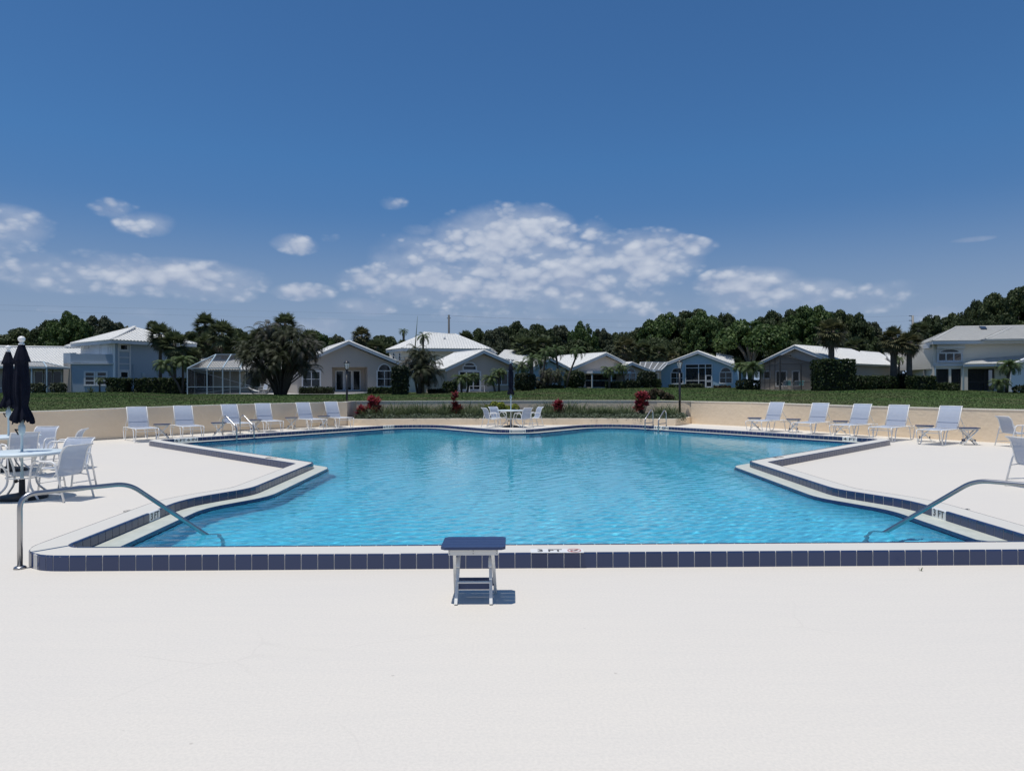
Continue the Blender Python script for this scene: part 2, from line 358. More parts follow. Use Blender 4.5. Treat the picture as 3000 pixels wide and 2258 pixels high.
def band(mb, A, za, B, zb, flip=False):
    n = len(A); vs = [(p.x, p.y, za) for p in A] + [(p.x, p.y, zb) for p in B]
    fs = [(i, (i + 1) % n, (i + 1) % n + n, i + n) for i in range(n)]
    if flip: fs = [tuple(reversed(f)) for f in fs]
    return mb.add(vs, fs)
# deck
DX = 60
deck_loop = [Vector(p) for p in ((-DX, -8), (DX, -8), (DX, 36), (-DX, 36))]
deck = poly_fill('pool_deck', [deck_loop, [p for p in ring(KW - .04)]], 0.0, M_deck, kind='structure')
# kerb: one body, its tiles as parts
mb = MB(); T0 = .014
k0i = ring(T0); k1i = ring(KW - T0)
band(mb, k0i, .146, k1i, .146, True); band(mb, k0i, -.02, k0i, .146, True); band(mb, k1i, .146, k1i, -.02, True)
kerb = mb.build('pool_kerb', M_kerbtop, kind='structure')
mb = MB(); band(mb, ring(.004), -.02, ring(.004), .136, True); band(mb, ring(.004), .136, ring(T0), .1465, True); band(mb, ring(KW - .004), .136, ring(KW - .004), -.02, True); band(mb, ring(KW - T0), .1465, ring(KW - .004), .136, True)
mb.build('grout_bed', M_grout, kerb)
def tile_mesh(wd, name, mat, h=.152, lip=.034):
    # profile in (y,z): y=0 outer face; bullnose towards the top
    pr = [(0, -.004), (0, h - .014), (.004, h - .004), (min(.014, lip - .001), h), (lip, h), (lip, h - .008), (.013, h - .012), (.013, -.004)]
    m = MB(); n = len(pr); vs = [(-wd / 2, y, z) for y, z in pr] + [(wd / 2, y, z) for y, z in pr]
    fs = [(i, (i + 1) % n, (i + 1) % n + n, i + n) for i in range(n)] + [tuple(range(n - 1, -1, -1)), tuple(range(n, 2 * n))]
    m.add(vs, fs); me = m.mesh(name, mat); fix_normals(me); return me
TM = tile_mesh(.1452, 'tile', M_tile); TMh = tile_mesh(.0702, 'tile_half', M_tile); TO = tile_mesh(.1452, 'tile_outer', M_tile, .1475, .009); TOh = tile_mesh(.0702, 'tile_outer_half', M_tile, .1475, .009)
def tile_of(t): return (TOh if t[2] else TO) if t[3] else (TMh if t[2] else TM)
def arc_table(L):
    out = [0.0]
    for i in range(len(L)): out.append(out[-1] + (L[(i + 1) % len(L)] - L[i]).length)
    return out
def at_s(L, tab, s):
    s %= tab[-1]
    import bisect
    i = min(bisect.bisect_right(tab, s) - 1, len(L) - 1); a = L[i]; b = L[(i + 1) % len(L)]; t = (s - tab[i]) / max(tab[i + 1] - tab[i], 1e-9)
    return a.lerp(b, t), (b - a).normalized()
def lay(L, outward):
    tab = arc_table(L); s = 0.0; out = []; P = .154
    while s < tab[-1] - .03:
        d0 = at_s(L, tab, s + .01)[1]; d1 = at_s(L, tab, s + P)[1]
        half = abs(d0.cross(d1)) > .22
        p_ = P / 2 if half else P
        a = at_s(L, tab, s)[0]; b = at_s(L, tab, s + p_)[0]; d = (b - a).normalized(); c = (a + b) / 2
        out.append((c, d, half, s)); s += p_
    return out, tab
tiles = []
for L, outward in ((K0, False), (K1, True)):
    lst, _ = lay(L, outward)
    for c, d, half, s in lst:
        ang = math.atan2(d.y, d.x) + (0 if outward else math.pi)     # tile local -y is the face; inner tiles face the water (left of travel)
        # travel CCW: outward normal is to the right of d = local -y when rz = angle(d)
        tiles.append([c, ang, half, outward])
markers = []   # (px, py of the marker centre, text, width in tiles)
for px, py, txt, nt in ((441, 1487, '3 FT', 2), (2745, 1503, '3 FT', 2), (568, 1278, '6 FT 6 IN', 5), (1149, 1245, '6 FT 6 IN', 4.5), (1528, 1262, '5 FT 8 IN', 5.2), (1928, 1252, '4 FT 4 IN', 5), (2481, 1288, '4 FT', 3)):
    p = at(px, py, .15).xy; tabK = arc_table(K0)
    best = min(range(0, int(tabK[-1] / .02)), key=lambda i: (at_s(K0, tabK, i * .02)[0] - p).length)
    c, d = at_s(K0, tabK, best * .02); w_ = nt * .154
    c2 = at_s(K0, tabK, best * .02 - w_ / 2)[0]; c3 = at_s(K0, tabK, best * .02 + w_ / 2)[0]
    d = (c3 - c2).normalized(); c = (c2 + c3) / 2 if (c2 + c3).length else c
    markers.append((c, d, w_, txt))
inner = [t for t in tiles if not t[3]]; new_m = []; gone = set()
for c, d, w_, txt in markers:
    k = max(2, round(w_ / .154)); near_ = sorted(inner, key=lambda t: (t[0] - c).length)[:k]
    near_.sort(key=lambda t: (t[0] - c).dot(d)); lo = near_[0][0]; hi = near_[-1][0]; dd = (hi - lo).normalized()
    new_m.append(((lo + hi) / 2, dd, (hi - lo).length + .154, txt)); gone |= {id(t) for t in near_}
markers = new_m; tiles = [t for t in tiles if id(t) not in gone]
eye2 = Vector((0, 0))
def visible(t):
    c, ang, half, o = t; f = Vector((math.sin(ang), -math.cos(ang)))
    return f.dot(eye2 - c) > 0 and abs(c.x / max(c.y, .1)) < .74 and c.y > 0
tiles.sort(key=lambda t: (not visible(t), t[0].length))
for t in tiles[:296]:
    o = link('tile', tile_of(t), kerb, (t[0].x, t[0].y, 0)); o.rotation_euler = (0, 0, t[1])
V_ = []; F_ = []
for t in tiles[296:]:
    me = tile_of(t); R = Matrix.Rotation(t[1], 3, 'Z'); k = len(V_)
    V_ += [tuple(R @ v.co + Vector((t[0].x, t[0].y, 0))) for v in me.vertices]; F_ += [tuple(i + k for i in p.vertices) for p in me.polygons]
mm = MB(); mm.v = V_; mm.f = F_; mm.sm = [False] * len(F_); tag(mm.build('far_tiles', M_tile, kerb), kind='stuff')
for c, d, w_, txt in markers:
    ang = math.atan2(d.y, d.x) + math.pi
    nt = max(2, round(w_ / .154)); wd = w_ / nt
    holder = link('depth_marker', tile_mesh(w_ - .004, 'depth_marker', M_marker), kerb, (c.x, c.y, 0)); holder.rotation_euler = (0, 0, ang)
    holder['label'] = 'white tile marker reading ' + txt + ' in black'
    g = MB()
    for k in range(1, nt): g.box((-w_ / 2 + k * wd, -.001, .07), (.003, .002, .138))
    g.build('grout_line', M_grout, holder)
    tm = text_mesh(txt, .118, M_ink); t = link('lettering', tm, holder); t.rotation_euler = (math.pi / 2, 0, 0); t.location = (0, -.002, .094)
    bw = max(v.co.x for v in tm.vertices) - min(v.co.x for v in tm.vertices); t.scale = ((w_ - .07) / bw, 1, 1)
# flat markers on the kerb tops and on the deck
def flat_marker(px, py, txt, rz, size, wd, sym=False, z=.1475, white=True, lab=''):
    p = at(px, py, z); h = empty('deck_marker', (p.x, p.y, z), rz); h.parent = kerb; h['label'] = lab
    if white:
        m = MB(); m.box((0, 0, .002), (wd, .15, .004)); m.build('plate', M_marker, h)
    t = link('lettering', text_mesh(txt, size, M_ink), h); t.location = (-.07 if sym else 0, 0, .0055)
    if sym:
        m = MB(); c = wd / 2 - .085
        ringp = [(c + .062 * math.cos(a), .062 * math.sin(a), .0065) for a in np.linspace(0, 2 * math.pi, 20)[:-1]]
        m.tube(ringp, .0032, 5, closed=True); m.bar((c - .045, -.045, .0065), (c + .045, .045, .0065), .0055, .004); m.build('ring', M_red if white else M_ink, h)
        m = MB(); m.bar((c - .035, .01, .006), (c + .01, -.012, .006), .014, .003); m.bar((c + .005, -.01, .006), (c + .03, .015, .006), .012, .003); m.bar((c - .03, -.015, .006), (c - .005, 0, .006), .01, .003); m.build('diver', M_ink, h)
flat_marker(1628, 1614.5, '3 FT', 0, .13, .50, True, lab='white deck tiles reading 3 FT with a red no diving ring, front kerb')
flat_marker(400, 1487, '3 FT', math.radians(228), .12, .4, True, 0.0045, False, lab='black 3 FT lettering painted on the left deck')
flat_marker(2795, 1497, '3 FT', math.radians(132), .12, .4, True, 0.0045, False, lab='black 3 FT lettering painted on the right deck')
flat_marker(795, 1337, '4 FT', math.radians(150), .10, .4, True, .1495, False, lab='faded lettering on the left kerb tip')
flat_marker(2280, 1345, '4 FT', math.radians(215), .10, .4, True, .1495, False, lab='faded lettering on the right kerb tip')

# ledge (gutter shelf), pool shell, steps
mb = MB(); band(mb, KL, .032, k0i, .036, True); ledge = mb.build('pool_ledge', M_ledge, kind='structure')
mb = MB(); kl2 = ring_in(.28 + .012); band(mb, kl2, .030, KL, .031, True); band(mb, kl2, -.14, kl2, .030, True)
mb.build('edge_tiles', material('navy edge tile', (.02, .035, .12), .2, noise=(7, .5, (.04, .06, .17))), ledge)
def floor_z(p):
    t = max(0, min(1, (p.y - 11.5) / 11)); t = t * t * (3 - 2 * t)
    side = max(0, min(1, (p.x + 1) / 8))
    return -1.0 - t * (1.0 - .7 * side)
mb = MB()
kl3 = ring_in(.31); n = len(kl3)
vs = [(p.x, p.y, -.05) for p in kl3] + [(p.x, p.y, floor_z(p) + .25) for p in kl3]
kl4 = ring_in(.60); kl5 = ring_in(.85)
vs += [(p.x, p.y, floor_z(p) + .06) for p in kl4] + [(p.x, p.y, floor_z(p)) for p in kl5]
fs = [((i + 1) % n + a * n, i + a * n, i + (a + 1) * n, (i + 1) % n + (a + 1) * n) for a in range(3) for i in range(n)]
mb.add(vs, [tuple(reversed(f)) for f in fs], True)
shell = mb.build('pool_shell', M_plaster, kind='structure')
# floor as a fine grid over the bounding box, lying under the shell
xs = np.linspace(-14, 16, 61); ys = np.linspace(5.5, 33, 56)
P = np.zeros((56, 61, 3))
for j, yy in enumerate(ys):
    for i, xx in enumerate(xs): P[j, i] = (xx, yy, floor_z(Vector((xx, yy))) - .004)
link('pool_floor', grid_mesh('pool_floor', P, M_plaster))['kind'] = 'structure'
# corner steps with navy edges
M_step = MATS['navy edge tile']
for sgn, vx in ((1, max(KV, key=lambda p: (p.x if p.y < 8 else -99))),):
    base = Vector((vx.x, vx.y))
    st = empty('corner_steps', (0, 0, 0)); st['kind'] = 'structure'
    for k in range(4):
        r = .62 + .33 * k; z = -.22 - .19 * k; a0, a1 = math.pi * .46, math.pi * 1.02
        m = MB(); m2 = MB(); N = 22; pts = [base + Vector((math.cos(a0 + (a1 - a0) * i / N) * r, math.sin(a0 + (a1 - a0) * i / N) * r)) for i in range(N + 1)]
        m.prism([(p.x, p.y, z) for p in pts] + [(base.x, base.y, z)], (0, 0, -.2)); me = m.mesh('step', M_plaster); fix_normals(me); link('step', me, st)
        m2.tube([(p.x, p.y, z + .004) for p in pts], .028, 6); m2.build('step_edge', M_step, st)

# ---------------------------------------------------------------- water
def build_water():
    m = bpy.data.materials.new('pool water'); m.use_nodes = True; T = m.node_tree; T.nodes.clear()
    tc = nd(T, 'ShaderNodeTexCoord')
    hs = None
    for sc, amp, det in ((9, .3, 2), (24, .3, 3)):
        mp = nd(T, 'ShaderNodeMapping'); T.links.new(tc.outputs['Object'], mp.inputs[0]); mp.inputs['Scale'].default_value = (1, 1.25, 1); mp.inputs['Rotation'].default_value = (0, 0, sc)
        n = nd(T, 'ShaderNodeTexNoise'); T.links.new(mp.outputs[0], n.inputs['Vector']); n.inputs['Scale'].default_value = sc; n.inputs['Detail'].default_value = det; n.inputs['Distortion'].default_value = .4
        v = mth(T, 'MULTIPLY', n.outputs[0], amp / sc); hs = v if hs is None else mth(T, 'ADD', hs, v)
    b = nd(T, 'ShaderNodeBump'); b.inputs['Strength'].default_value = 1; b.inputs['Distance'].default_value = WAVE; T.links.new(hs, b.inputs['Height'])
    fr = nd(T, 'ShaderNodeFresnel'); fr.inputs[0].default_value = 1.33; T.links.new(b.outputs[0], fr.inputs['Normal'])
    gl = nd(T, 'ShaderNodeBsdfGlossy'); gl.inputs['Roughness'].default_value = .03; T.links.new(b.outputs[0], gl.inputs['Normal'])
    if MNEE:
        tr = nd(T, 'ShaderNodeBsdfRefraction'); tr.inputs['IOR'].default_value = 1.33; tr.inputs['Roughness'].default_value = 0; tr.inputs['Color'].default_value = WATER_TINT; T.links.new(b.outputs[0], tr.inputs['Normal'])
    else:
        tr = nd(T, 'ShaderNodeBsdfTransparent'); tr.inputs[0].default_value = (.97, .99, 1, 1)
    ms = nd(T, 'ShaderNodeMixShader'); T.links.new(fr.outputs[0], ms.inputs[0]); T.links.new(tr.outputs[0], ms.inputs[1]); T.links.new(gl.outputs[0], ms.inputs[2])
    out = nd(T, 'ShaderNodeOutputMaterial'); T.links.new(ms.outputs[0], out.inputs['Surface'])
    loop = np.array([(p.x, p.y) for p in ring_in(.24)]); zt = -.010
    x0, y0 = loop.min(0); x1, y1 = loop.max(0)
    xs_ = np.arange(x0 - .1, x1 + .1, .034); ys_ = [y0 - .1]
    while ys_[-1] < y1 + .1: ys_.append(ys_[-1] + max(.026, .0036 * ys_[-1]))
    ys_ = np.array(ys_); X, Y = np.meshgrid(xs_, ys_); Z = np.zeros_like(X); rg = np.random.default_rng(3)
    for lam, am in WAVES:
        for k in range(4):
            th = rg.uniform(0, 2 * np.pi); l = lam * rg.uniform(.75, 1.35); kk = 2 * np.pi / l
            Z += am * .5 * np.sin(kk * (X * np.cos(th) + Y * np.sin(th)) + rg.uniform(0, 6.28) + .7 * np.sin(X * .9 + k) + .7 * np.sin(Y * .8 - k))
    inside = np.zeros(X.shape, bool); n = len(loop); j = n - 1
    for i in range(n):
        xi, yi = loop[i]; xj, yj = loop[j]
        if abs(yj - yi) > 1e-9: inside ^= ((yi > Y) != (yj > Y)) & (X < (xj - xi) * (Y - yi) / (yj - yi) + xi)
        j = i
    R_, C_ = X.shape; idx = np.arange(R_ * C_).reshape(R_, C_)
    keep = inside[:-1, :-1] | inside[1:, 1:] | inside[:-1, 1:] | inside[1:, :-1]
    q = np.stack([idx[:-1, :-1], idx[:-1, 1:], idx[1:, 1:], idx[1:, :-1]], -1)[keep]
    used = np.unique(q); remap = np.zeros(R_ * C_, int); remap[used] = np.arange(len(used)); q = remap[q].astype(np.int32)
    co = np.stack([X, Y, Z + zt], -1).reshape(-1, 3)[used].astype(np.float32)
    me = bpy.data.meshes.new('pool_water'); me.vertices.add(len(co)); me.vertices.foreach_set('co', co.reshape(-1))
    me.loops.add(q.size); me.loops.foreach_set('vertex_index', q.reshape(-1)); me.polygons.add(len(q))
    me.polygons.foreach_set('loop_start', np.arange(0, q.size, 4, dtype=np.int32)); me.polygons.foreach_set('loop_total', np.full(len(q), 4, dtype=np.int32))
    me.polygons.foreach_set('use_smooth', np.ones(len(q), bool)); me.materials.append(m); me.update(calc_edges=True)
    return tag(link('pool_water', me), kind='structure')
WAVE = .035; WAVES = ((1.6, .0008), (.7, .0007), (.33, .0009), (.19, .0009), (.12, .0007)); MNEE = True; WATER_TINT = (.36, .89, 1, 1)
water = build_water()
if MNEE:
    water.cycles.is_caustics_caster = True
    for o_ in [bpy.data.objects['pool_floor'], shell] + [o for o in bpy.data.objects if o.name.startswith(('step', 'edge_tiles'))]: o_.cycles.is_caustics_receiver = True
    sun_d.cycles.is_caustics_light = True

# ---------------------------------------------------------------- walls
def wall_path(pts, th, back=None):
    """pts: (x,y,ztop)"""
    P = [Vector((x, y)) for x, y, _ in pts]; n = len(P); N = []
    for i in range(n):
        d = (P[min(i + 1, n - 1)] - P[max(i - 1, 0)]).normalized(); N.append(Vector((-d.y, d.x)))
    return P, N
def build_wall(name, pts, th=.2, z0=-.1, cap=.035, over=.012, label=None, cat='wall', mat=None, base=None):
    P, N = wall_path(pts, th); zt = [p[2] for p in pts]; n = len(P); mb = MB()
    fr = [(p.x, p.y) for p in P]; bk = [(P[i] + N[i] * th) for i in range(n)]
    vs = [(x, y, z0) for x, y in fr] + [(x, y, zt[i] - cap) for i, (x, y) in enumerate(fr)] + [(b.x, b.y, zt[i] - cap) for i, b in enumerate(bk)] + [(b.x, b.y, z0) for b in bk]
    fs = []
    for i in range(n - 1):
        for r in range(3): fs.append((i + r * n, i + 1 + r * n, i + 1 + (r + 1) * n, i + (r + 1) * n))
    fs += [(0, n, 2 * n, 3 * n), (n - 1, 2 * n - 1, 3 * n - 1, 4 * n - 1)]
    mb.add(vs, fs); me = mb.mesh(name, mat or M_stucco); fix_normals(me); w_ = tag(link(name, me), label, cat)
    mb = MB(); f2 = [P[i] - N[i] * over for i in range(n)]; b2 = [P[i] + N[i] * (th + over) for i in range(n)]
    vs = [(p.x, p.y, zt[i] - cap) for i, p in enumerate(f2)] + [(p.x, p.y, zt[i]) for i, p in enumerate(f2)] + [(p.x, p.y, zt[i]) for i, p in enumerate(b2)] + [(p.x, p.y, zt[i] - cap) for i, p in enumerate(b2)]
    fs = [(i + r * n, i + 1 + r * n, i + 1 + ((r + 1) % 4) * n, i + ((r + 1) % 4) * n) for i in range(n - 1) for r in range(4)] + [(0, n, 2 * n, 3 * n), (n - 1, 2 * n - 1, 3 * n - 1, 4 * n - 1)]
    mb.add(vs, fs); me = mb.mesh('cap', M_cap); fix_normals(me); link('cap', me, w_)
    return w_, bk
def g(px, py): return at(px, py, 0).xy
p0 = g(170, 1287); p1 = g(360, 1276.5); d = (p0 - p1).normalized()
Lw = [(*(p0 + d * 14), 1.0), (*p0, 1.02), (*p1, 1.045), (*g(629, 1261), 1.07), (*g(860, 1249.5), 1.075), (*g(1016, 1243), 1.075)]
wl, bkL = build_wall('retaining_wall', Lw, label='long beige stucco retaining wall behind the left row of loungers')
a_ = g(2024, 1244.5); c_ = g(2900, 1305); d = (c_ - g(2553, 1285)).normalized()
Rw = [(*a_, 1.035), (*g(2200, 1254), 1.03), (*g(2553, 1283), 1.01), (*c_, 1.0), (*(c_ + d * 14), .98)]
wr, bkR = build_wall('retaining_wall', Rw, label='beige stucco retaining wall behind the right row of loungers')
lend = Vector(Lw[-1][:2])
Bw = [(lend.x, lend.y, 1.072), (*atY(1040, 1200, 34.0).xy, 1.07), (*atY(1300, 1200, 34.3).xy, 1.07), (*atY(1700, 1200, 34.3).xy, 1.065), (*atY(1925, 1200, 33.9).xy, 1.05), (a_.x, a_.y, 1.032)]
Bw[0] = (lend.x - .06, lend.y + .12, 1.074); Bw[-1] = (a_.x + .12, a_.y + .10, 1.034)
wb, bkB = build_wall('garden_wall', Bw, label='greyish beige stucco wall behind the planting bed in the middle')
Pw = [(lend.x + .02, lend.y - .02, .30), (*g(1060, 1243.5), .30), (*g(1300, 1243.5), .30), (*g(1700, 1246), .30), (*g(1978, 1250.5), .31), (a_.x - .02, a_.y - .02, .32)]
wp, _ = build_wall('planter_wall', Pw, th=.18, cap=.02, over=.0, label='low beige stucco planter wall along the back of the pool deck')
mb = MB(); soil_loop = [Vector(p[:2]) + Vector((0, .12)) for p in Pw] + [Vector(p[:2]) + Vector((0, -.0)) for p in reversed(Bw)]
bed = poly_fill('planting_bed', [soil_loop], .25, M_soil, kind='structure')

# ---------------------------------------------------------------- lawn: rises gently from the wall to the houses
anchors = [(-600, 1141, 66), (20, 1141, 66), (330, 1140, 66), (560, 1149, 62), (900, 1150, 66), (1150, 1150, 68), (1400, 1148, 69), (1510, 1144, 72), (1620, 1136, 80), (1750, 1138, 85), (1900, 1138, 88), (2050, 1139.5, 94), (2180, 1141, 90), (2250, 1147.5, 74), (2400, 1148.5, 72), (2500, 1146, 76), (2650, 1146.5, 74), (2800, 1152.5, 72), (3000, 1159, 66), (3500, 1162, 60)]
AU = [(ray(px, py).x, EYE + ray(px, py).z * Y, Y) for px, py, Y in anchors]
def lerp_tab(u, k):
    if u <= AU[0][0]: return AU[0][k]
    for a, b in zip(AU, AU[1:]):
        if u <= b[0]: t = (u - a[0]) / (b[0] - a[0]); t = t * t * (3 - 2 * t); return a[k] + (b[k] - a[k]) * t
    return AU[-1][k]
wallpts = [(x, y, z) for x, y, z in Lw[:-1]] + [(p[0], p[1], p[2]) for p in Bw[1:-1]] + Rw
wallpts = [(x / max(y, 3), y, z, x) for x, y, z in wallpts]
def wall_at(u):
    """depth and top of the wall along direction u = x/y"""
    best = None
    for a, b in zip(wallpts, wallpts[1:]):
        # intersect x = u*y with the segment
        dx = b[3] - a[3]; dy = b[1] - a[1]; den = dx - u * dy
        if abs(den) < 1e-9: continue
        t = (u * a[1] - a[3]) / den
        if -1e-6 <= t <= 1 + 1e-6:
            y = a[1] + dy * t; z = a[2] + (b[2] - a[2]) * t
            if y > 0 and (best is None or y > best[0]): best = (y, z)
    return best or (9.0, 1.0)
def ground_z(x, y):
    u = x / max(y, .1); yw, zw = wall_at(u); zb = lerp_tab(u, 1); Yb = lerp_tab(u, 2)
    t = max(0, (y - yw) / (Yb - yw)); z = (zw - .05) + (zb - zw + .05) * min(t, 1) ** .9
    if t > 1: z += 0
    return z
us = np.concatenate([np.linspace(-1.6, -.8, 12)[:-1], np.linspace(-.8, .82, 120), np.linspace(.82, 1.6, 12)[1:]])
ts = np.concatenate([np.linspace(0, 1, 26), np.array([1.15, 1.4, 2, 3, 6, 14, 30])])
P = np.zeros((len(ts), len(us), 3))
for i, u in enumerate(us):
    yw, zw = wall_at(u); Yb = lerp_tab(u, 2)
    for j, t in enumerate(ts):
        y = yw + .12 + (Yb - yw) * t; P[j, i] = (u * y, y, ground_z(u * y, y))
M_lawn = material('lawn', (.042, .062, .024), .95, spec=.05, noise=(.12, .7, (.085, .080, .042)), noise2=(1.3, .5, (.058, .084, .030)), bump=(9, .6, .05))
lawn = tag(link('lawn', grid_mesh('lawn', P, M_lawn)), kind='structure')
mb = MB(); mb.add([(-1500, -300, -.3), (1500, -300, -.3), (1500, 2500, -.3), (-1500, 2500, -.3)], [(0, 1, 2, 3)])
# the far land sheet has a gap nowhere near the pool: it stops behind the deck
gl_loop = [Vector(p) for p in ((-1500, -900), (1500, -900), (1500, 2600), (-1500, 2600))]; hole = [Vector(p) for p in ((-50, 2), (-50, 40), (50, 40), (50, 2))]
poly_fill('ground', [gl_loop, hole], -.02, M_lawn, kind='structure')

def grass_mat():
    m = bpy.data.materials.new('grass blades'); m.use_nodes = True; T = m.node_tree; P = T.nodes['Principled BSDF']; P.inputs['Roughness'].default_value = .7; P.inputs['Specular IOR Level'].default_value = .15
    tc = nd(T, 'ShaderNodeTexCoord'); c = None
    n1 = nd(T, 'ShaderNodeTexNoise'); T.links.new(tc.outputs['Object'], n1.inputs['Vector']); n1.inputs['Scale'].default_value = .16; n1.inputs['Detail'].default_value = 5; n1.inputs['Roughness'].default_value = .65
    mr = nd(T, 'ShaderNodeMapRange'); T.links.new(n1.outputs[0], mr.inputs[0]); mr.inputs[1].default_value = .48; mr.inputs[2].default_value = .66
    c = mix(T, mr.outputs[0], (.088, .150, .044), (.160, .150, .076))
    g_ = nd(T, 'ShaderNodeNewGeometry'); hs = nd(T, 'ShaderNodeHueSaturation'); T.links.new(c, hs.inputs['Color']); T.links.new(mth(T, 'MULTIPLY_ADD', g_.outputs['Random Per Island'], (.45), .78), hs.inputs['Value'])
    T.links.new(hs.outputs[0], P.inputs['Base Color']); return m
def build_grass(n=230000):
    rg = np.random.default_rng(12); uu = rg.uniform(-.85, .86, n); tt = rg.random(n) ** 1.0; X = []; 
    tabU = np.linspace(-.86, .87, 240); YW = np.array([wall_at(u)[0] for u in tabU]); YB = np.array([lerp_tab(u, 2) for u in tabU]); ZW = np.array([wall_at(u)[1] - .05 for u in tabU]); ZBB = np.array([lerp_tab(u, 1) for u in tabU])
    yw = np.interp(uu, tabU, YW) + .16; yb = np.interp(uu, tabU, YB); t2 = tt; y = yw + (yb - yw) * t2; x = uu * y
    z = np.interp(uu, tabU, ZW) + (np.interp(uu, tabU, ZBB) - np.interp(uu, tabU, ZW)) * t2 ** .9
    h = rg.uniform(.015, .04, n) * (y / 45) ** .5; w2 = rg.uniform(.012, .035, n) * (y / 35); a = rg.uniform(0, 3.14, n); lx = rg.normal(size=n) * .03; ly = rg.normal(size=n) * .03
    c, s_ = np.cos(a) * w2, np.sin(a) * w2; B = np.stack([x, y, z - .02], 1); d = np.stack([c, s_, c * 0], 1); top = B + np.stack([lx, ly, h + .02], 1)
    me = quads_mesh('grass', np.stack([B - d, B + d, top + d * .4, top - d * .4], 1), grass_mat()); tag(link('grass', me), kind='stuff')
build_grass()
# ---------------------------------------------------------------- furniture materials
M_white = material('white powder coat', (.78, .78, .77), .35, spec=.5, noise=(9, .25, (.70, .70, .68)))
M_steel = material('brushed steel', (.38, .38, .39), .33, metal=1.0, noise=(30, .35, (.40, .40, .41)))
M_navy = material('navy board', (.018, .040, .115), .45, noise=(20, .4, (.030, .055, .14)), bump=(60, .3, .002))
M_hdpe = material('white board', (.72, .72, .69), .5, noise=(14, .3, (.64, .64, .61)))
M_canvas = material('navy canvas', (.007, .009, .018), .9, spec=.1, noise=(6, .5, (.015, .017, .030)), bump=(40, .5, .004))
M_black = material('black metal', (.015, .015, .017), .4)
M_base = material('black cast base', (.012, .012, .014), .5, noise=(8, .5, (.03, .03, .03)))
M_pole = material('pale blue pole', (.50, .62, .66), .35)
def sling_mat():
    m = bpy.data.materials.new('blue grey sling'); m.use_nodes = True; T = m.node_tree; P = T.nodes['Principled BSDF']
    tc = nd(T, 'ShaderNodeTexCoord'); n = nd(T, 'ShaderNodeTexNoise'); T.links.new(tc.outputs['Object'], n.inputs['Vector']); n.inputs['Scale'].default_value = 14; n.inputs['Detail'].default_value = 4
    c = mix(T, n.outputs[0], (.33, .39, .50), (.39, .45, .56)); T.links.new(c, P.inputs['Base Color']); P.inputs['Roughness'].default_value = .7
    wv = nd(T, 'ShaderNodeTexWave'); T.links.new(tc.outputs['Object'], wv.inputs['Vector']); wv.inputs['Scale'].default_value = 60
    b = nd(T, 'ShaderNodeBump'); b.inputs['Strength'].default_value = .3; b.inputs['Distance'].default_value = .002; T.links.new(wv.outputs[0], b.inputs['Height']); T.links.new(b.outputs[0], P.inputs['Normal'])
    tl = nd(T, 'ShaderNodeBsdfTranslucent'); T.links.new(c, tl.inputs[0]); tp = nd(T, 'ShaderNodeBsdfTransparent')
    m1 = nd(T, 'ShaderNodeMixShader'); m1.inputs[0].default_value = .16; T.links.new(P.outputs[0], m1.inputs[1]); T.links.new(tl.outputs[0], m1.inputs[2])
    m2 = nd(T, 'ShaderNodeMixShader'); m2.inputs[0].default_value = .10; T.links.new(m1.outputs[0], m2.inputs[1]); T.links.new(tp.outputs[0], m2.inputs[2])
    T.links.new(m2.outputs[0], T.nodes['Material Output'].inputs[0]); return m
M_sling = sling_mat()
def arcpts(pts, r=.06, n=5):
    """polyline with rounded corners"""
    pts = [Vector(p) for p in pts]; out = [pts[0]]
    for i in range(1, len(pts) - 1):
        p = pts[i]; a = (pts[i - 1] - p); b = (pts[i + 1] - p); t = min(r, a.length * .45, b.length * .45); a = p + a.normalized() * t; b = p + b.normalized() * t
        for k in range(n + 1): u = k / n; out.append((1 - u) ** 2 * a + 2 * u * (1 - u) * p + u * u * b)
    out.append(pts[-1]); return out
def sheet(mb, left, right, sag=0.0, n=6):
    """cloth between two rails (lists of points)"""
    m = len(left); vs = []; fs = []
    for i in range(m):
        for k in range(n + 1):
            u = k / n; p = Vector(left[i]).lerp(Vector(right[i]), u); p = p + Vector((0, 0, -sag * 4 * u * (1 - u))); vs.append(p)
    for i in range(m - 1):
        for k in range(n): a = i * (n + 1) + k; fs.append((a, a + 1, a + n + 2, a + n + 1))
    return mb.add(vs, fs, True)

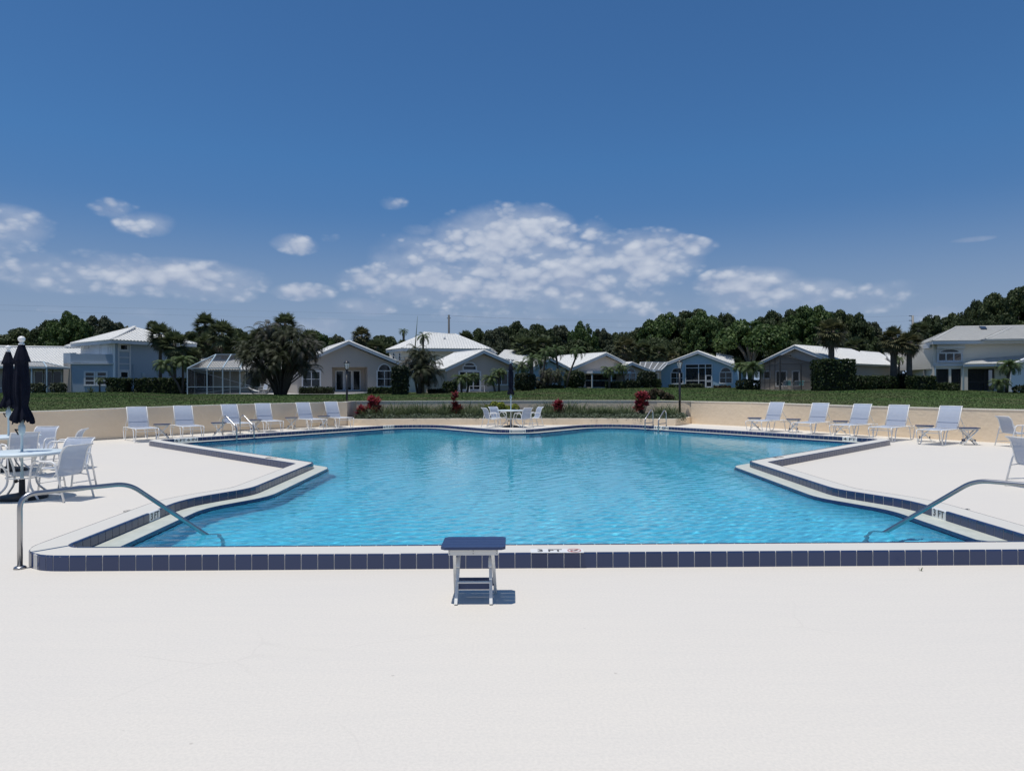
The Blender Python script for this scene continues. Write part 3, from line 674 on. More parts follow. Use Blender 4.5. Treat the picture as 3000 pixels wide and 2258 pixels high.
# dining chair: x = sideways, faces +y
def make_chair():
    r = empty('dining_chair', (0, 0, 0)); W2 = .27
    back = [(0, -.42, .90), (0, -.345, .855), (0, -.30, .78), (0, -.255, .60), (0, -.215, .47), (0, -.17, .405), (0, -.08, .385), (0, .10, .40), (0, .25, .415), (0, .295, .40)]
    L = [(-.245, y, z) for _, y, z in back]; R = [(.245, y, z) for _, y, z in back]
    m = MB(); sheet(m, L, R, .012); m.build('sling', M_sling, r)
    m = MB()
    for sx in (-1, 1): m.tube(arcpts([(sx * .255, y, z) for _, y, z in back], .03, 3), .014, 7)
    m.tube([(-.255, -.42, .90), (.255, -.42, .90)], .010, 6); m.tube([(-.255, .295, .40), (.255, .295, .40)], .011, 6); m.tube([(-.255, -.19, .40), (.255, -.19, .40)], .010, 6)
    m.build('seat_frame', M_white, r)
    for sx in (-1, 1):
        m = MB(); x = sx * .295
        m.tube(arcpts([(x, .33, .012), (x, .23, .60), (x, .17, .645), (x, -.17, .64), (x, -.22, .61), (x * 1.0, -.395, .012)], .05, 4), .0165, 7)
        m.build('arm_leg', M_white, r)
        m = MB(); m.tube([(x, .295, .15), (x, -.355, .13)], .010, 6); m.build('side_rail', M_white, r)
        for p_, q_ in (((x, .235, .415), (x * .87, .235, .41)), ((x, -.21, .6), (x * .87, -.25, .585)), ((x, -.28, .38), (x * .87, -.17, .40))): m = MB(); m.tube([p_, q_], .010, 5); m.build('bracket', M_white, r)
    return r
chair0 = make_chair()
def make_table():
    r = empty('round_table', (0, 0, 0)); R_ = .58
    m = MB(); m.lathe([(.03, .69), (R_ - .02, .69), (R_, .695), (R_, .722), (R_ - .01, .728), (.03, .728)], n=44); m.build('tabletop', material('pale table', (.66, .74, .77), .35, noise=(5, .4, (.58, .67, .70))), r)
    for k in range(4):
        a = math.pi / 4 + k * math.pi / 2; c, s = math.cos(a), math.sin(a)
        m = MB(); m.tube(arcpts([(c * .40, s * .40, .69), (c * .22, s * .22, .45), (c * .20, s * .20, .22), (c * .44, s * .44, .012)], .12, 5), .016, 7); m.build('leg', M_white, r)
    m = MB(); m.tube([(.21 * math.cos(a), .21 * math.sin(a), .33) for a in np.linspace(0, 2 * math.pi, 17)[:-1]], .010, 6, closed=True)
    m.tube([(.48 * math.cos(a), .48 * math.sin(a), .682) for a in np.linspace(0, 2 * math.pi, 25)[:-1]], .012, 6, closed=True); m.build('ring', M_white, r)
    return r
table0 = make_table()
def canopy_mesh(z0, z1, seed):
    """closed umbrella: pleated cloth bundled round the pole, with a vent cap on top"""
    rg = random.Random(seed); N = 64; prof = []
    H = z1 - z0
    for t, r in ((0, .055), (.03, .065), (.07, .085), (.14, .115), (.20, .145), (.222, .150), (.225, .112), (.27, .112), (.40, .125), (.55, .135), (.66, .130), (.74, .112), (.79, .098), (.83, .108), (.90, .150), (.96, .175), (1.0, .18)):
        prof.append((r * .76, z1 - t * H, t))
    ph = [rg.uniform(0, 6.28) for _ in range(4)]; vs = []
    for r, z, t in prof:
        for k in range(N):
            a = 2 * math.pi * k / N; am = .10 + .30 * max(0, (t - .22)) if t > .224 else .10
            f = 1 + am * (.55 * math.sin(8 * a + ph[0] + 1.2 * t) + .3 * math.sin(13 * a + ph[1] - 2 * t) + .25 * math.sin(5 * a + ph[2] + 3 * t))
            zz = z + (.03 * math.sin(8 * a + ph[0]) + .02 * math.sin(3 * a + ph[3]) if t > .95 else 0) + (.012 * math.sin(8 * a) if .19 < t < .224 else 0)
            vs.append((r * f * math.cos(a), r * f * math.sin(a), zz))
    fs = [(i * N + k, (i + 1) * N + k, (i + 1) * N + (k + 1) % N, i * N + (k + 1) % N) for i in range(len(prof) - 1) for k in range(N)]
    fs.append(tuple(range(N)))
    m = MB(); m.add(vs, fs, True); return m.mesh('canopy', M_canvas)
def make_umbrella(loc, ztop, zbot, seed, label, px_lean=0):
    r = empty('closed_umbrella', loc, 0, label, 'umbrella', 'closed navy umbrellas over the round tables')
    link('canopy', canopy_mesh(zbot, ztop, seed), r)
    m = MB(); m.tube([(0, 0, .05), (0, 0, ztop - .02)], .019, 10); m.tube([(0, 0, .05), (0, 0, .42)], .026, 10); m.build('pole', M_pole, r)
    m = MB(); m.lathe([(.012, ztop - .02), (.040, ztop - .015), (.045, ztop + .01), (.030, ztop + .022), (.022, ztop + .035), (.040, ztop + .055), (.052, ztop + .08), (.048, ztop + .105), (.03, ztop + .125), (.008, ztop + .132)], n=18); m.build('finial', M_white, r)
    m = MB(); m.lathe([(.025, zbot - .21), (.045, zbot - .19), (.05, zbot - .12), (.046, zbot - .07), (.03, zbot - .05), (.026, zbot + .03)], n=16); hub = m.build('crank_housing', M_pole, r)
    m = MB(); m.tube([(-.03, -.045, zbot - .13), (-.045, -.085, zbot - .12), (.015, -.10, zbot - .20)], .011, 6); m.build('crank_handle', M_black, hub)
    m = MB(); m.lathe([(.34, 0), (.35, .03), (.30, .055), (.10, .085), (.045, .10), (.04, .30), (.03, .31)], n=36); base = m.build('base', M_base, r)
    m = MB(); m.tube([(-.03, 0, .27), (-.085, 0, .27)], .012, 6); m.lathe([(.005, .24), (.025, .25), (.028, .27), (.025, .29), (.005, .30)], (-.095, 0, 0), n=10); m.build('knob', M_black, base)
    return r
CH = 'sling chairs around the dining tables'
def face(dx, dy): return math.atan2(-dx, dy)      # rotation so that local +y points along (dx, dy)
def place_chair(x, y, tx, ty, label, first=[True]):
    rz = face(tx - x, ty - y)
    if first[0]: o = chair0; o.location = (x, y, 0); o.rotation_euler = (0, 0, rz); first[0] = False
    else: o = copy_tree(chair0, None, (x, y, 0), rz)
    if 5 < y < 13: o.scale = (.94, .94, .94)
    return tag(o, label, 'chair', CH)
def place_table(x, y, rz, label, s=1.0, first=[True]):
    if first[0]: o = table0; o.location = (x, y, 0); o.rotation_euler = (0, 0, rz); first[0] = False
    else: o = copy_tree(table0, None, (x, y, 0), rz)
    return tag(o, label, 'table', 'round dining tables')
# near-left set
bpy.context.view_layer.update()
tA = at(70, 1444, 0); tA = Vector((-7.62, 11.05, 0))
place_table(tA.x, tA.y, .3, 'pale round table with white legs nearest the left handrail')
make_umbrella(tA, 2.39, 1.20, 3, 'closed navy umbrella through the left front round table, the larger of the left pair')
place_chair(-7.0, 10.98, -8.2, 11.26, 'white chair with grey back turned to the left handrail, pulled out from the front table')
place_chair(-7.55, 12.05, -7.6, 10.5, 'blue grey sling chair facing the camera behind the front left table')
place_chair(-8.45, 10.75, -7.3, 11.3, 'white sling chair on the left of the front table, cut by the edge')
tB = at(24, 1267, .72); tB = Vector((tB.x, tB.y, 0))
place_table(tB.x, tB.y, .9, 'pale round table with white legs at the far left, behind the front one')
make_umbrella(tB, 2.48, 1.32, 8, 'closed navy umbrella at the left picture edge, behind the larger one')
place_chair(tB.x + .62, tB.y - .55, tB.x, tB.y, 'sling chair seen from behind between the two left tables')
place_chair(tB.x + .98, tB.y + .30, tB.x, tB.y, 'tilted blue sling chair in front of the left wall, right of the rear table')
place_chair(tB.x - .05, tB.y + .98, tB.x, tB.y, 'sling chair on the wall side of the rear left table')
# set at the far end
tC = at(1496, 1250.5, 0)
place_table(tC.x, tC.y, .78, 'pale round table at the far end of the pool between four chairs')
make_umbrella(tC, 2.74, 1.40, 5, 'closed navy umbrella at the far end of the pool in front of the planter')
for px, dy, lb in ((1440, -.42, 'front left chair of the four at the far pool end, back towards the pool'), (1530, -.55, 'front right chair of the four at the far pool end, grey back towards the pool'),
                   (1459, .62, 'rear left chair of the four at the far pool end'), (1561, .42, 'rear right chair of the four at the far pool end, turned sideways')):
    y = tC.y + dy; x = ray(px, 1250).x * y; place_chair(x, y, tC.x, tC.y, lb)
# right-hand sets
for px, py, tx, ty, lb in ((2972, 1318, 1.2, .1, 'white chair beside the right wall facing out of the picture'), (3040, 1322, .2, 1.4, 'chair cut by the right picture edge beside the wall'), (3042, 1440, 1.1, .12, 'blue sling chair nearest the right handrail, cut by the picture edge')):
    p = at(px, py, 0); place_chair(p.x, p.y, p.x + tx, p.y + ty, lb)

# loungers: head at -y side, foot towards +y, x sideways; origin on the floor under the hinge
def make_lounger():
    r = empty('lounger', (0, 0, 0)); hw = .30
    hz = .435; a = math.radians(64); bl = .72
    B0 = (0, 0, hz + .015); top = (0, -bl * math.cos(a), hz + bl * math.sin(a))
    bk = [(-0.0, 0, hz + .012), (0, top[1] * .5, hz + bl * math.sin(a) * .5), (0, top[1], top[2]), (0, top[1] - .035, top[2] + .012)]
    L = [(-hw + .02, y, z) for _, y, z in bk]; R = [(hw - .02, y, z) for _, y, z in bk]
    m = MB(); sheet(m, L, R, 0); bs = m.build('back_sling', M_sling, r)
    m = MB(); zz = hz + bl * math.sin(a) * .28; yy = top[1] * .28 + .004; m.tube([(-hw + .02, yy + .004, zz), (hw - .02, yy + .004, zz)], .006, 5); m.build('seam', material('sling seam', (.24, .31, .45), .8), bs)
    m = MB(); sheet(m, [(-hw + .02, 0, hz + .01), (-hw + .02, .6, hz - .005), (-hw + .02, 1.16, hz + .01)], [(hw - .02, 0, hz + .01), (hw - .02, .6, hz - .005), (hw - .02, 1.16, hz + .01)], .015); m.build('seat_sling', M_sling, r)
    m = MB()
    for sx in (-1, 1): m.tube([(sx * hw, y, z) for _, y, z in bk], .013, 6)
    m.tube([(-hw, top[1] - .035, top[2] + .012), (hw, top[1] - .035, top[2] + .012)], .012, 6)
    m.build('back_frame', M_white, r)
    m = MB()
    for sx in (-1, 1):
        x = sx * (hw + .025)
        m.tube(arcpts([(x, -.58, .02), (x, -.66, hz - .06), (x, -.60, hz), (x, -.3, hz)], .07, 4) if False else [(x, -.62, hz - .02), (x, 0, hz), (x, 1.16, hz)], .0145, 7)
        m.tube([(x, 0, hz - .07), (x, -.58, hz - .07)], .009, 5)
    m.tube([(-hw - .025, 1.16, hz), (hw + .025, 1.16, hz)], .0145, 7); m.tube([(-hw - .02, 1.12, hz - .085), (hw + .02, 1.12, hz - .085)], .010, 6); m.tube([(-hw - .025, -.62, hz - .02), (hw + .025, -.62, hz - .02)], .0145, 7)
    m.build('seat_frame', M_white, r)
    for sx in (-1, 1):
        x = sx * (hw + .027)
        m = MB(); m.tube(arcpts([(x, -.62, hz), (x, -.70, hz - .10), (x, -.56, .015), (x, -.36, .015), (x, -.28, hz - .09), (x, -.22, hz - .02)], .06, 4), .0135, 7); m.build('leg', M_white, r)
        m = MB(); m.tube(arcpts([(x, 1.16, hz), (x, 1.22, hz - .06), (x, 1.10, .015), (x, .92, .015), (x, .82, hz - .09), (x, .74, hz - .02)], .06, 4), .0135, 7); m.build('leg', M_white, r)
        m = MB(); m.tube([(sx * (hw - .01), top[1] * .55, hz + bl * math.sin(a) * .55), (sx * (hw + .02), -.52, hz - .04)], .009, 5); m.build('prop', M_white, r)
    return r
lounger0 = make_lounger(); bpy.context.view_layer.update()
LG = 'blue grey sling loungers along the pool walls'
LL = [(406, 1241.6, 'first lounger from the left, beside the umbrella tables'), (541, 1236.5, 'second lounger from the left, in front of the wall'), (680, 1229.7, 'third lounger from the left, behind the pool ladder'),
      (776, 1224.2, 'fourth lounger from the left, between two cross legged side tables'), (896, 1220.3, 'fifth lounger from the left, left of the black lamp post'), (978, 1216.5, 'lounger closest to the left lamp post, foot towards the planter'),]
RL = [(2262, 1233.8, 'first lounger right of the planter, closest to the right lamp post'), (2392, 1240, 'second lounger right of the planter'), (2513, 1246.9, 'middle lounger of the five on the right'),
      (2622, 1253.8, 'fourth lounger on the right, without a side table of its own'), (2772, 1262, 'last lounger on the right, between two cross legged tables')]
first = True
for side, lst in ((-1, LL), (1, RL)):
    for i, (px, py, lb) in enumerate(lst):
        p = at(px, py, .455); j = random.uniform(-.10, .10)
        dx, dy = (.66, -.75) if side < 0 else (-.74, -.67)
        rz = face(dx, dy) + j
        if first: o = lounger0; o.location = (p.x, p.y, 0); o.rotation_euler = (0, 0, rz); first = False
        else: o = copy_tree(lounger0, None, (p.x, p.y, 0), rz)
        tag(o, lb, 'lounger', LG)
# cross-legged side tables (adirondack type)
def slat_top(parent, wd, dp, z, n, mat, gap=.006, th=.022):
    w1 = (dp - gap * (n - 1)) / n
    for k in range(n):
        y = -dp / 2 + w1 / 2 + k * (w1 + gap); sh = wd - (.03 if k in (0, n - 1) else 0)
        m = MB(); m.box((0, y, z), (wd, w1, th))
        if k in (0, n - 1): m = MB(); s_ = -1 if k == 0 else 1; c = .03; m.prism([(-wd / 2, y - s_ * w1 / 2, z - th / 2), (wd / 2, y - s_ * w1 / 2, z - th / 2), (wd / 2, y + s_ * (w1 / 2 - c), z - th / 2), (wd / 2 - c, y + s_ * w1 / 2, z - th / 2), (-wd / 2 + c, y + s_ * w1 / 2, z - th / 2), (-wd / 2, y + s_ * (w1 / 2 - c), z - th / 2)], (0, 0, th))
        me = m.mesh('slat', mat); fix_normals(me); link('slat', me, parent)
def make_side_table():
    r = empty('side_table', (0, 0, 0)); h = .485
    slat_top(r, .50, .40, h, 4, M_navy)
    for sy in (-1, 1):
        for sx in (-1, 1):
            m = MB(); y = sy * .13 + sx * .014; m.bar((sx * .20, y, .008), (-sx * .19, y, h - .05), .024, .062, up=(0, 1, 0)); m.build('leg', M_hdpe, r)
        m = MB(); m.box((0, sy * .13, h - .035), (.42, .026, .045)); m.build('apron', M_hdpe, r)
    m = MB(); m.box((0, 0, .19), (.03, .30, .05)); m.build('stretcher', M_hdpe, r)
    for sx in (-1, 1): m = MB(); m.box((sx * .135, 0, .13), (.02, .24, .06)); m.build('shelf_board', M_navy, r)
    return r
st0 = make_side_table(); bpy.context.view_layer.update(); first = True
ST = [(474, 1233, 'between the first and second lounger on the left'), (640, 1229.7, 'right of the second lounger on the left, beside the ladder'), (745, 1222, 'between the third and fourth lounger on the left'),
      (853, 1216.5, 'between the fourth and fifth lounger on the left'), (948, 1213.4, 'between the fifth lounger and the one by the lamp post'),
      (2210, 1227, 'left of the first lounger on the right'), (2324, 1231.5, 'between the first and second lounger on the right'), (2462, 1238, 'between the second and middle lounger on the right'),
      (2708, 1252.6, 'left of the last lounger on the right'), (2837, 1260, 'standing alone right of the last lounger')]
for i, (px, py, lb) in enumerate(ST):
    p = at(px, py, .51); rz = (.5 if px < 1500 else -.45) + random.uniform(-.2, .2); y = p.y; x = ray(px, py).x * y
    if first: o = st0; o.location = (x, y, 0); o.rotation_euler = (0, 0, rz); first = False
    else: o = copy_tree(st0, None, (x, y, 0), rz)
    tag(o, 'navy topped white folding table ' + lb, 'side table', 'cross legged side tables')

# the folding table by the near kerb
def near_table():
    n4 = (1600 - horizon(1386)) ; y0 = 1.7 * F / (1771 - horizon(1386)); h = .458
    xc = ray(1386, 1700).x * (y0 + .17)
    r = empty('folding_table', (xc, y0 + .17, 0), 0, 'small folding table with navy slatted top standing before the near pool kerb', 'table')
    slat_top(r, .505, .395, h - .011, 4, M_navy, .005)
    m = MB(); m.box((0, -.155, h - .046), (.39, .02, .048)); ap = m.build('apron', M_hdpe, r)
    m = MB()
    for x in (-.185, 0, .185):
        for z in (-.011, .011): m.lathe([(.004, 0), (.004, .003)], (x, 0, 0), n=8)
    s = MB()
    for x in (-.185, 0, .185):
        for z in (h - .036, h - .056): s.box((x, -.1665, z), (.006, .003, .006))
    s.build('screw', material('screw', (.25, .25, .25), .4, metal=.8), ap)
    m = MB(); m.box((0, .155, h - .046), (.39, .02, .048)); m.build('apron', M_hdpe, r)
    for sx in (-1, 1):
        m = MB(); m.bar((sx * .138, -.165, .0), (sx * .125, .12, h - .03), .024, .040, up=(0, -1, .3)); m.build('leg', M_hdpe, r)
        m = MB(); m.bar((sx * .165, .165, .0), (sx * .150, -.12, h - .03), .024, .040, up=(0, 1, .3)); m.build('leg', M_hdpe, r)
        m = MB(); m.bar((sx * .128, -.06, .27), (sx * .128, -.02, .335), .028, .016); m.build('stop', M_white, r)
    m = MB(); m.box((0, .085, .115), (.31, .02, .062)); m.build('stretcher', M_navy, r)
    m = MB(); m.box((0, -.075, .125), (.25, .018, .055)); m.build('stretcher', M_navy, r)
    m = MB(); m.box((0, -.09, .158), (.25, .04, .010)); m.build('ledge', M_hdpe, r)
    return r
near_table()

# handrails into the pool
def rail(name, pts, r, label, group, flange=None):
    e = empty(name, (0, 0, 0), 0, label, 'handrail', group)
    m = MB(); m.tube(arcpts(pts, .14, 8), r, 14); m.build('tube', M_steel, e)
    if flange:
        m = MB(); m.lathe([(.03, .001), (.055, .004), (.05, .018), (.035, .026), (.026, .028)], flange, n=20); m.build('flange', M_steel, e)
    return e
def vec2(v, z): return Vector((v.x, v.y, z))
for sgn, (bx, by), (mx, my), (ex, ey), lb in ((-1, (-4.67, 6.74), (-4.097, 7.587), (-3.58, 8.35), 'long steel handrail sloping into the pool at the near left corner'), (1, (5.56, 6.80), (4.94, 7.60), (4.36, 8.36), 'long steel handrail sloping into the pool at the near right corner')):
    b = Vector((bx, by)); mdl = Vector((mx, my)); e = Vector((ex, ey)); d = (e - mdl).normalized()
    rail('handrail', [vec2(b, 0.0), vec2(b, .70), vec2(mdl, .69), vec2(e, -.03), vec2(e + d * .14, -.10), vec2(e + d * .20, -.55), vec2(e + d * .20, -1.05)], .0235, lb, 'long handrails at the near corners', (bx, by, 0))
LR = [((687, 1270), (.86, -.52), 'left ladder'), ((738, 1267), (.86, -.52), 'left ladder'), ((1892, 1251), (-.6, -.8), 'right ladder'), ((1931, 1253.5), (-.6, -.8), 'right ladder')]
for k, ((px, py), (dx, dy), nm) in enumerate(LR):
    q = at(px, py, .15); q = Vector((q.x, q.y)); d = Vector((dx, dy)).normalized(); inn = q + d * .09; out_ = q - d * .62
    lb = {'left ladder': 'pool grab rail in front of the left loungers, ', 'right ladder': 'pool grab rail below the red plant, '}[nm] + ('left one' if k % 2 == 0 else 'right one') + ' of the pair'
    e = rail('grab_rail', [vec2(inn, -1.3), vec2(inn, .42), vec2(out_ + d * .16, .80), vec2(out_, .70), vec2(out_, 0.0)], .022, lb, 'pairs of curved grab rails over the pool kerb', (out_.x, out_.y, 0))
    m = MB(); m.tube([vec2(inn, .27), vec2(out_, .27)], .018, 8); m.build('crossbar', M_steel, e)

# lamp posts
def lamp_post(loc, ztop, label):
    r = empty('lamp_post', loc, 0, label, 'lamp post', 'black lamp posts behind the pool'); z0 = 0; H = ztop - loc[2]
    m = MB(); m.tube([(0, 0, 0), (0, 0, H - .48)], .052, 12); m.lathe([(.05, H - .50), (.065, H - .48), (.05, H - .46), (.03, H - .44)], n=12); m.build('post', M_black, r)
    lan = MB(); lan.lathe([(.03, H - .44), (.07, H - .43), (.075, H - .41)], n=8); lan.lathe([(.145, H - .135), (.15, H - .12), (.10, H - .06), (.045, H - .035), (.03, H - .02), (.012, H)], n=8)
    for k in range(6): a = k * math.pi / 3; lan.tube([(.075 * math.cos(a), .075 * math.sin(a), H - .42), (.14 * math.cos(a), .14 * math.sin(a), H - .13)], .007, 5)
    lo = lan.build('lantern_frame', M_black, r)
    m = MB(); m.lathe([(.068, H - .41), (.130, H - .135)], n=6, smooth=False); m.build('glass', material('lantern glass', (.62, .64, .62), .25, alpha=.75), lo)
    return r
p = atY(1016, 1216, 32.95); lamp_post((p.x, p.y, .29), 2.98, 'black lamp post at the left end of the planter, before the grey house')
p = atY(1991, 1216, 32.65); lamp_post((p.x, p.y, .31), 2.95, 'black lamp post at the right end of the planter, before the blue house')
m = MB(); m.box((p.x + .14, p.y, .42), (.11, .08, .2)); m.box((p.x + .14, p.y - .045, .44), (.07, .012, .1)); tag(m.build('outlet_box', material('grey plastic', (.35, .34, .31), .6)), 'small grey outlet box beside the right lamp post', 'outlet box')
# ---------------------------------------------------------------- houses
M_roof = material('white roof tile', (.70, .70, .68), .65, spec=.3, noise=(1.5, .4, (.62, .62, .60)), noise2=(.25, .3, (.72, .71, .68)), coords='Object')
M_roofg = material('grey white roof tile', (0.540, 0.540, 0.520), .75, noise=(2, .5, (0.459, 0.452, 0.432)))
M_trim = material('white trim', (.60, .62, .64), .5, noise=(4, .3, (.54, .56, .58)))
M_glass = material('dark window glass', (.012, .016, .020), .06, spec=.6)
M_screen = material('dark screen', (.02, .022, .025), .7, alpha=.52)
M_screenl = material('pale screen', (.22, .23, .24), .8, alpha=.45)
M_blue = material('blue grey stucco', (0.342, 0.414, 0.492), .85, spec=.15, noise=(.8, .3, (0.312, 0.378, 0.456)), bump=(10, .3, .01))
M_white_w = material('white stucco', (0.744, 0.768, 0.792), .85, spec=.15, noise=(1, .3, (0.672, 0.696, 0.720)))
M_grey = material('grey stucco', (0.413, 0.388, 0.362), .85, spec=.15, noise=(.6, .35, (0.362, 0.338, 0.319)), bump=(10, .3, .01))
M_beige = material('beige house stucco', (0.625, 0.537, 0.431), .85, spec=.15, noise=(.6, .35, (0.562, 0.481, 0.388)), bump=(10, .3, .01))
M_taupe = material('taupe stucco', (0.450, 0.406, 0.362), .85, spec=.15, noise=(.6, .35, (0.400, 0.356, 0.319)), bump=(10, .3, .01))
M_pink = material('pinkish stucco', (0.621, 0.527, 0.446), .85, spec=.15, noise=(.6, .35, (0.567, 0.472, 0.405)))
M_cream = material('cream stucco', (0.756, 0.702, 0.608), .85, spec=.15, noise=(.6, .35, (0.675, 0.621, 0.527)), bump=(10, .3, .01))
M_sky = material('light blue stucco', (0.322, 0.460, 0.564), .85, spec=.15, noise=(.6, .35, (0.287, 0.420, 0.517)), bump=(10, .3, .01))
M_slab = material('patio slab', (.52, .50, .47), .7, noise=(2, .4, (.45, .43, .41)))
M_bronze = material('bronze frame', (.045, .042, .040), .5)
M_alu = material('pale blue aluminium', (.36, .46, .52), .45)
M_teal = material('teal cushion', (.10, .32, .34), .7)

def roof_poly(root, pts, mat, wave=True, name='roof', tile=.33, course=.36, th=.14):
    """tiled slope: convex planar polygon, pts[0]->pts[1] is the eave"""
    pts = [Vector(p) for p in pts]; o = pts[0]; u = (pts[1] - o).normalized(); n = (pts[1] - o).cross(pts[2] - o).normalized()
    if n.z < 0: n = -n
    v = n.cross(u)
    if v.z < 0: v = -v
    P2 = [((p - o).dot(u), (p - o).dot(v)) for p in pts]; vmax = max(p[1] for p in P2)
    def span(t):
        xs = []
        for i in range(len(P2)):
            (x0, y0), (x1, y1) = P2[i], P2[(i + 1) % len(P2)]
            if abs(y1 - y0) < 1e-9:
                if abs(y0 - t) < 1e-6: xs += [x0, x1]
            elif min(y0, y1) - 1e-6 <= t <= max(y0, y1) + 1e-6: xs.append(x0 + (x1 - x0) * (t - y0) / (y1 - y0))
        return (min(xs), max(xs)) if xs else None
    m = MB(); rows = max(1, round(vmax / course)); k4 = 6 if wave else 1
    for r in range(rows):
        t0 = vmax * r / rows; t1 = vmax * (r + 1) / rows - 1e-4; s0 = span(max(t0, 1e-4)); s1 = span(t1)
        if not s0 or not s1: continue
        lo = min(s0[0], s1[0]); hi = max(s0[1], s1[1]); nn = max(1, math.ceil((hi - lo) / (tile / k4))) if wave else 1
        a = []; b = []
        for i in range(nn + 1):
            x = lo + (hi - lo) * i / nn
            x0 = min(max(x, s0[0]), s0[1]); x1 = min(max(x, s1[0]), s1[1])
            h = .055 * abs(math.sin(math.pi * x / tile)) ** 1.2 if wave else .01
            a.append(o + u * x0 + v * (t0 - .03) + n * (th + .045 + h)); b.append(o + u * x1 + v * (t1 + .03) + n * (th + h))
        base = [o + u * min(max(lo + (hi - lo) * i / nn, s0[0]), s0[1]) + v * t0 + n * (th - .03) for i in range(nn + 1)]
        k = nn + 1; vs = a + b + base
        fs = [(i, i + 1, i + 1 + k, i + k) for i in range(nn)] + [(i + 2 * k, i + 1 + 2 * k, i + 1, i) for i in range(nn)]
        m.add(vs, fs)
    ob = m.build(name, mat, root)
    m = MB(); m.prism([o + u * x_ + v * y_ + n * .005 for x_, y_ in P2], n * (th - .035)); me = m.mesh('roof_deck', M_trim); fix_normals(me); link('roof_deck', me, ob)
    return ob
class Face:
    """vertical plane through two ground points given as (px, Y) at the left and right"""
    def __init__(s, root, pl, Yl, pr, Yr):
        s.root = root; a = ray(pl, 1135); b = ray(pr, 1135); s.A = Vector((a.x * Yl, Yl)); s.B = Vector((b.x * Yr, Yr))
        s.d = (s.B - s.A).normalized(); s.n = Vector((s.d.y, -s.d.x))     # outward, towards the camera
        s.L = (s.B - s.A).length
    def hit(s, px, py):
        r = ray(px, py); den = r.x * s.n.x + r.y * s.n.y; t = (s.A.dot(s.n)) / den; p = Vector((r.x * t, t))
        return (p - s.A).dot(s.d), EYE + r.z * t
    def W(s, u, z, out=0.0): p = s.A + s.d * u + s.n * out; return Vector((p.x, p.y, z))
    def box(s, name, u0, z0, u1, z1, out0, out1, mat, parent=None):
        m = MB(); m.prism([s.W(u0, z0, out0), s.W(u1, z0, out0), s.W(u1, z1, out0), s.W(u0, z1, out0)], s.W(0, 0, out1) - s.W(0, 0, out0))
        me = m.mesh(name, mat); fix_normals(me); return link(name, me, parent or s.root)
    def wall(s, pts, depth, mat, name='wall', out=0.0, zbase=None):
        """pts: (px,py) outline"""
        P = [s.hit(*p) for p in pts]; m = MB(); m.prism([s.W(u, z, out) for u, z in P], -(s.W(0, 0, depth) - s.W(0, 0, 0)))
        me = m.mesh(name, mat); fix_normals(me); return link(name, me, s.root)
    def window(s, p0, p1, nx=2, ny=2, arch=0.0, fr=.07, trim=.10, name='window', glass=None, mat=None, trimmat=None, sill=True, out=0.0):
        """p0 top-left, p1 bottom-right pixels of the glazed frame"""
        mat = mat or M_trim; trimmat = trimmat or mat
        u0, z1 = s.hit(*p0); u1, z0 = s.hit(*p1)
        z1b = s.hit(p1[0], p0[1])[1]; z1 = (z1 + z1b) / 2; z0 = (z0 + s.hit(p0[0], p1[1])[1]) / 2
        m = MB(); nrm = s.W(0, 0, 1) - s.W(0, 0, 0)
        def bx(a, b, c, d, o0, o1): m.prism([s.W(a, b, o0), s.W(c, b, o0), s.W(c, d, o0), s.W(a, d, o0)], nrm * (o1 - o0))
        t = trim
        if arch <= 0: bx(u0 - t, z1, u1 + t, z1 + t, .004 + out, .05 + out)
        bx(u0 - t, z0 - t, u1 + t, z0, .004 + out, .07 + out); bx(u0 - t, z0, u0, z1, .004 + out, .05 + out); bx(u1, z0, u1 + t, z1, .004 + out, .05 + out)
        me = m.mesh('surround', trimmat); fix_normals(me); w_ = link(name, me, s.root); w_.name = name
        m = MB()
        fw = fr / 2
        for i in range(1, nx): x = u0 + (u1 - u0) * i / nx; bx(x - fw, z0, x + fw, z1, .01 + out, .045 + out)
        for i in range(1, ny): z = z0 + (z1 - z0) * i / ny; bx(u0, z - fw * .8, u1, z + fw * .8, .0105 + out, .040 + out)
        bx(u0, z1 - fw, u1, z1, .011 + out, .046 + out); bx(u0, z0, u1, z0 + fw, .011 + out, .046 + out); bx(u0, z0 + fw, u0 + fw, z1 - fw, .0112 + out, .047 + out); bx(u1 - fw, z0 + fw, u1, z1 - fw, .0112 + out, .047 + out)
        me = m.mesh('frame', mat); fix_normals(me); link('frame', me, w_)
        s.box('pane', u0 + .01, z0 + .01, u1 - .01, z1 - .01, .006 + out, .016 + out, glass or M_glass, w_)
        if arch > 0:
            uc = (u0 + u1) / 2; hw = (u1 - u0) / 2 * .80; N = 12
            A = [(uc + hw * math.cos(a), z1 + t * .4 + arch * math.sin(a)) for a in np.linspace(0, math.pi, N)]
            m = MB(); m.prism([s.W(u, z, .006 + out) for u, z in A], nrm * .012); me = m.mesh('arch_pane', glass or M_glass); fix_normals(me); link('arch_pane', me, w_)
            m = MB(); o2 = [(uc + (hw + t * 1.1) * math.cos(a), z1 + t * .4 + (arch + t * 1.1) * math.sin(a)) for a in np.linspace(0, math.pi, N)]
            for i in range(N - 1): m.prism([s.W(*A[i], .005 + out), s.W(*o2[i], .005 + out), s.W(*o2[i + 1], .005 + out), s.W(*A[i + 1], .005 + out)], nrm * .05)
            m.prism([s.W(u0 - t, z1, .005 + out), s.W(u1 + t, z1, .005 + out), s.W(u1 + t, z1 + t * .6, .005 + out), s.W(u0 - t, z1 + t * .6, .005 + out)], nrm * .05)
            me = m.mesh('arch_trim', trimmat); fix_normals(me); link('arch_trim', me, w_)
        return w_
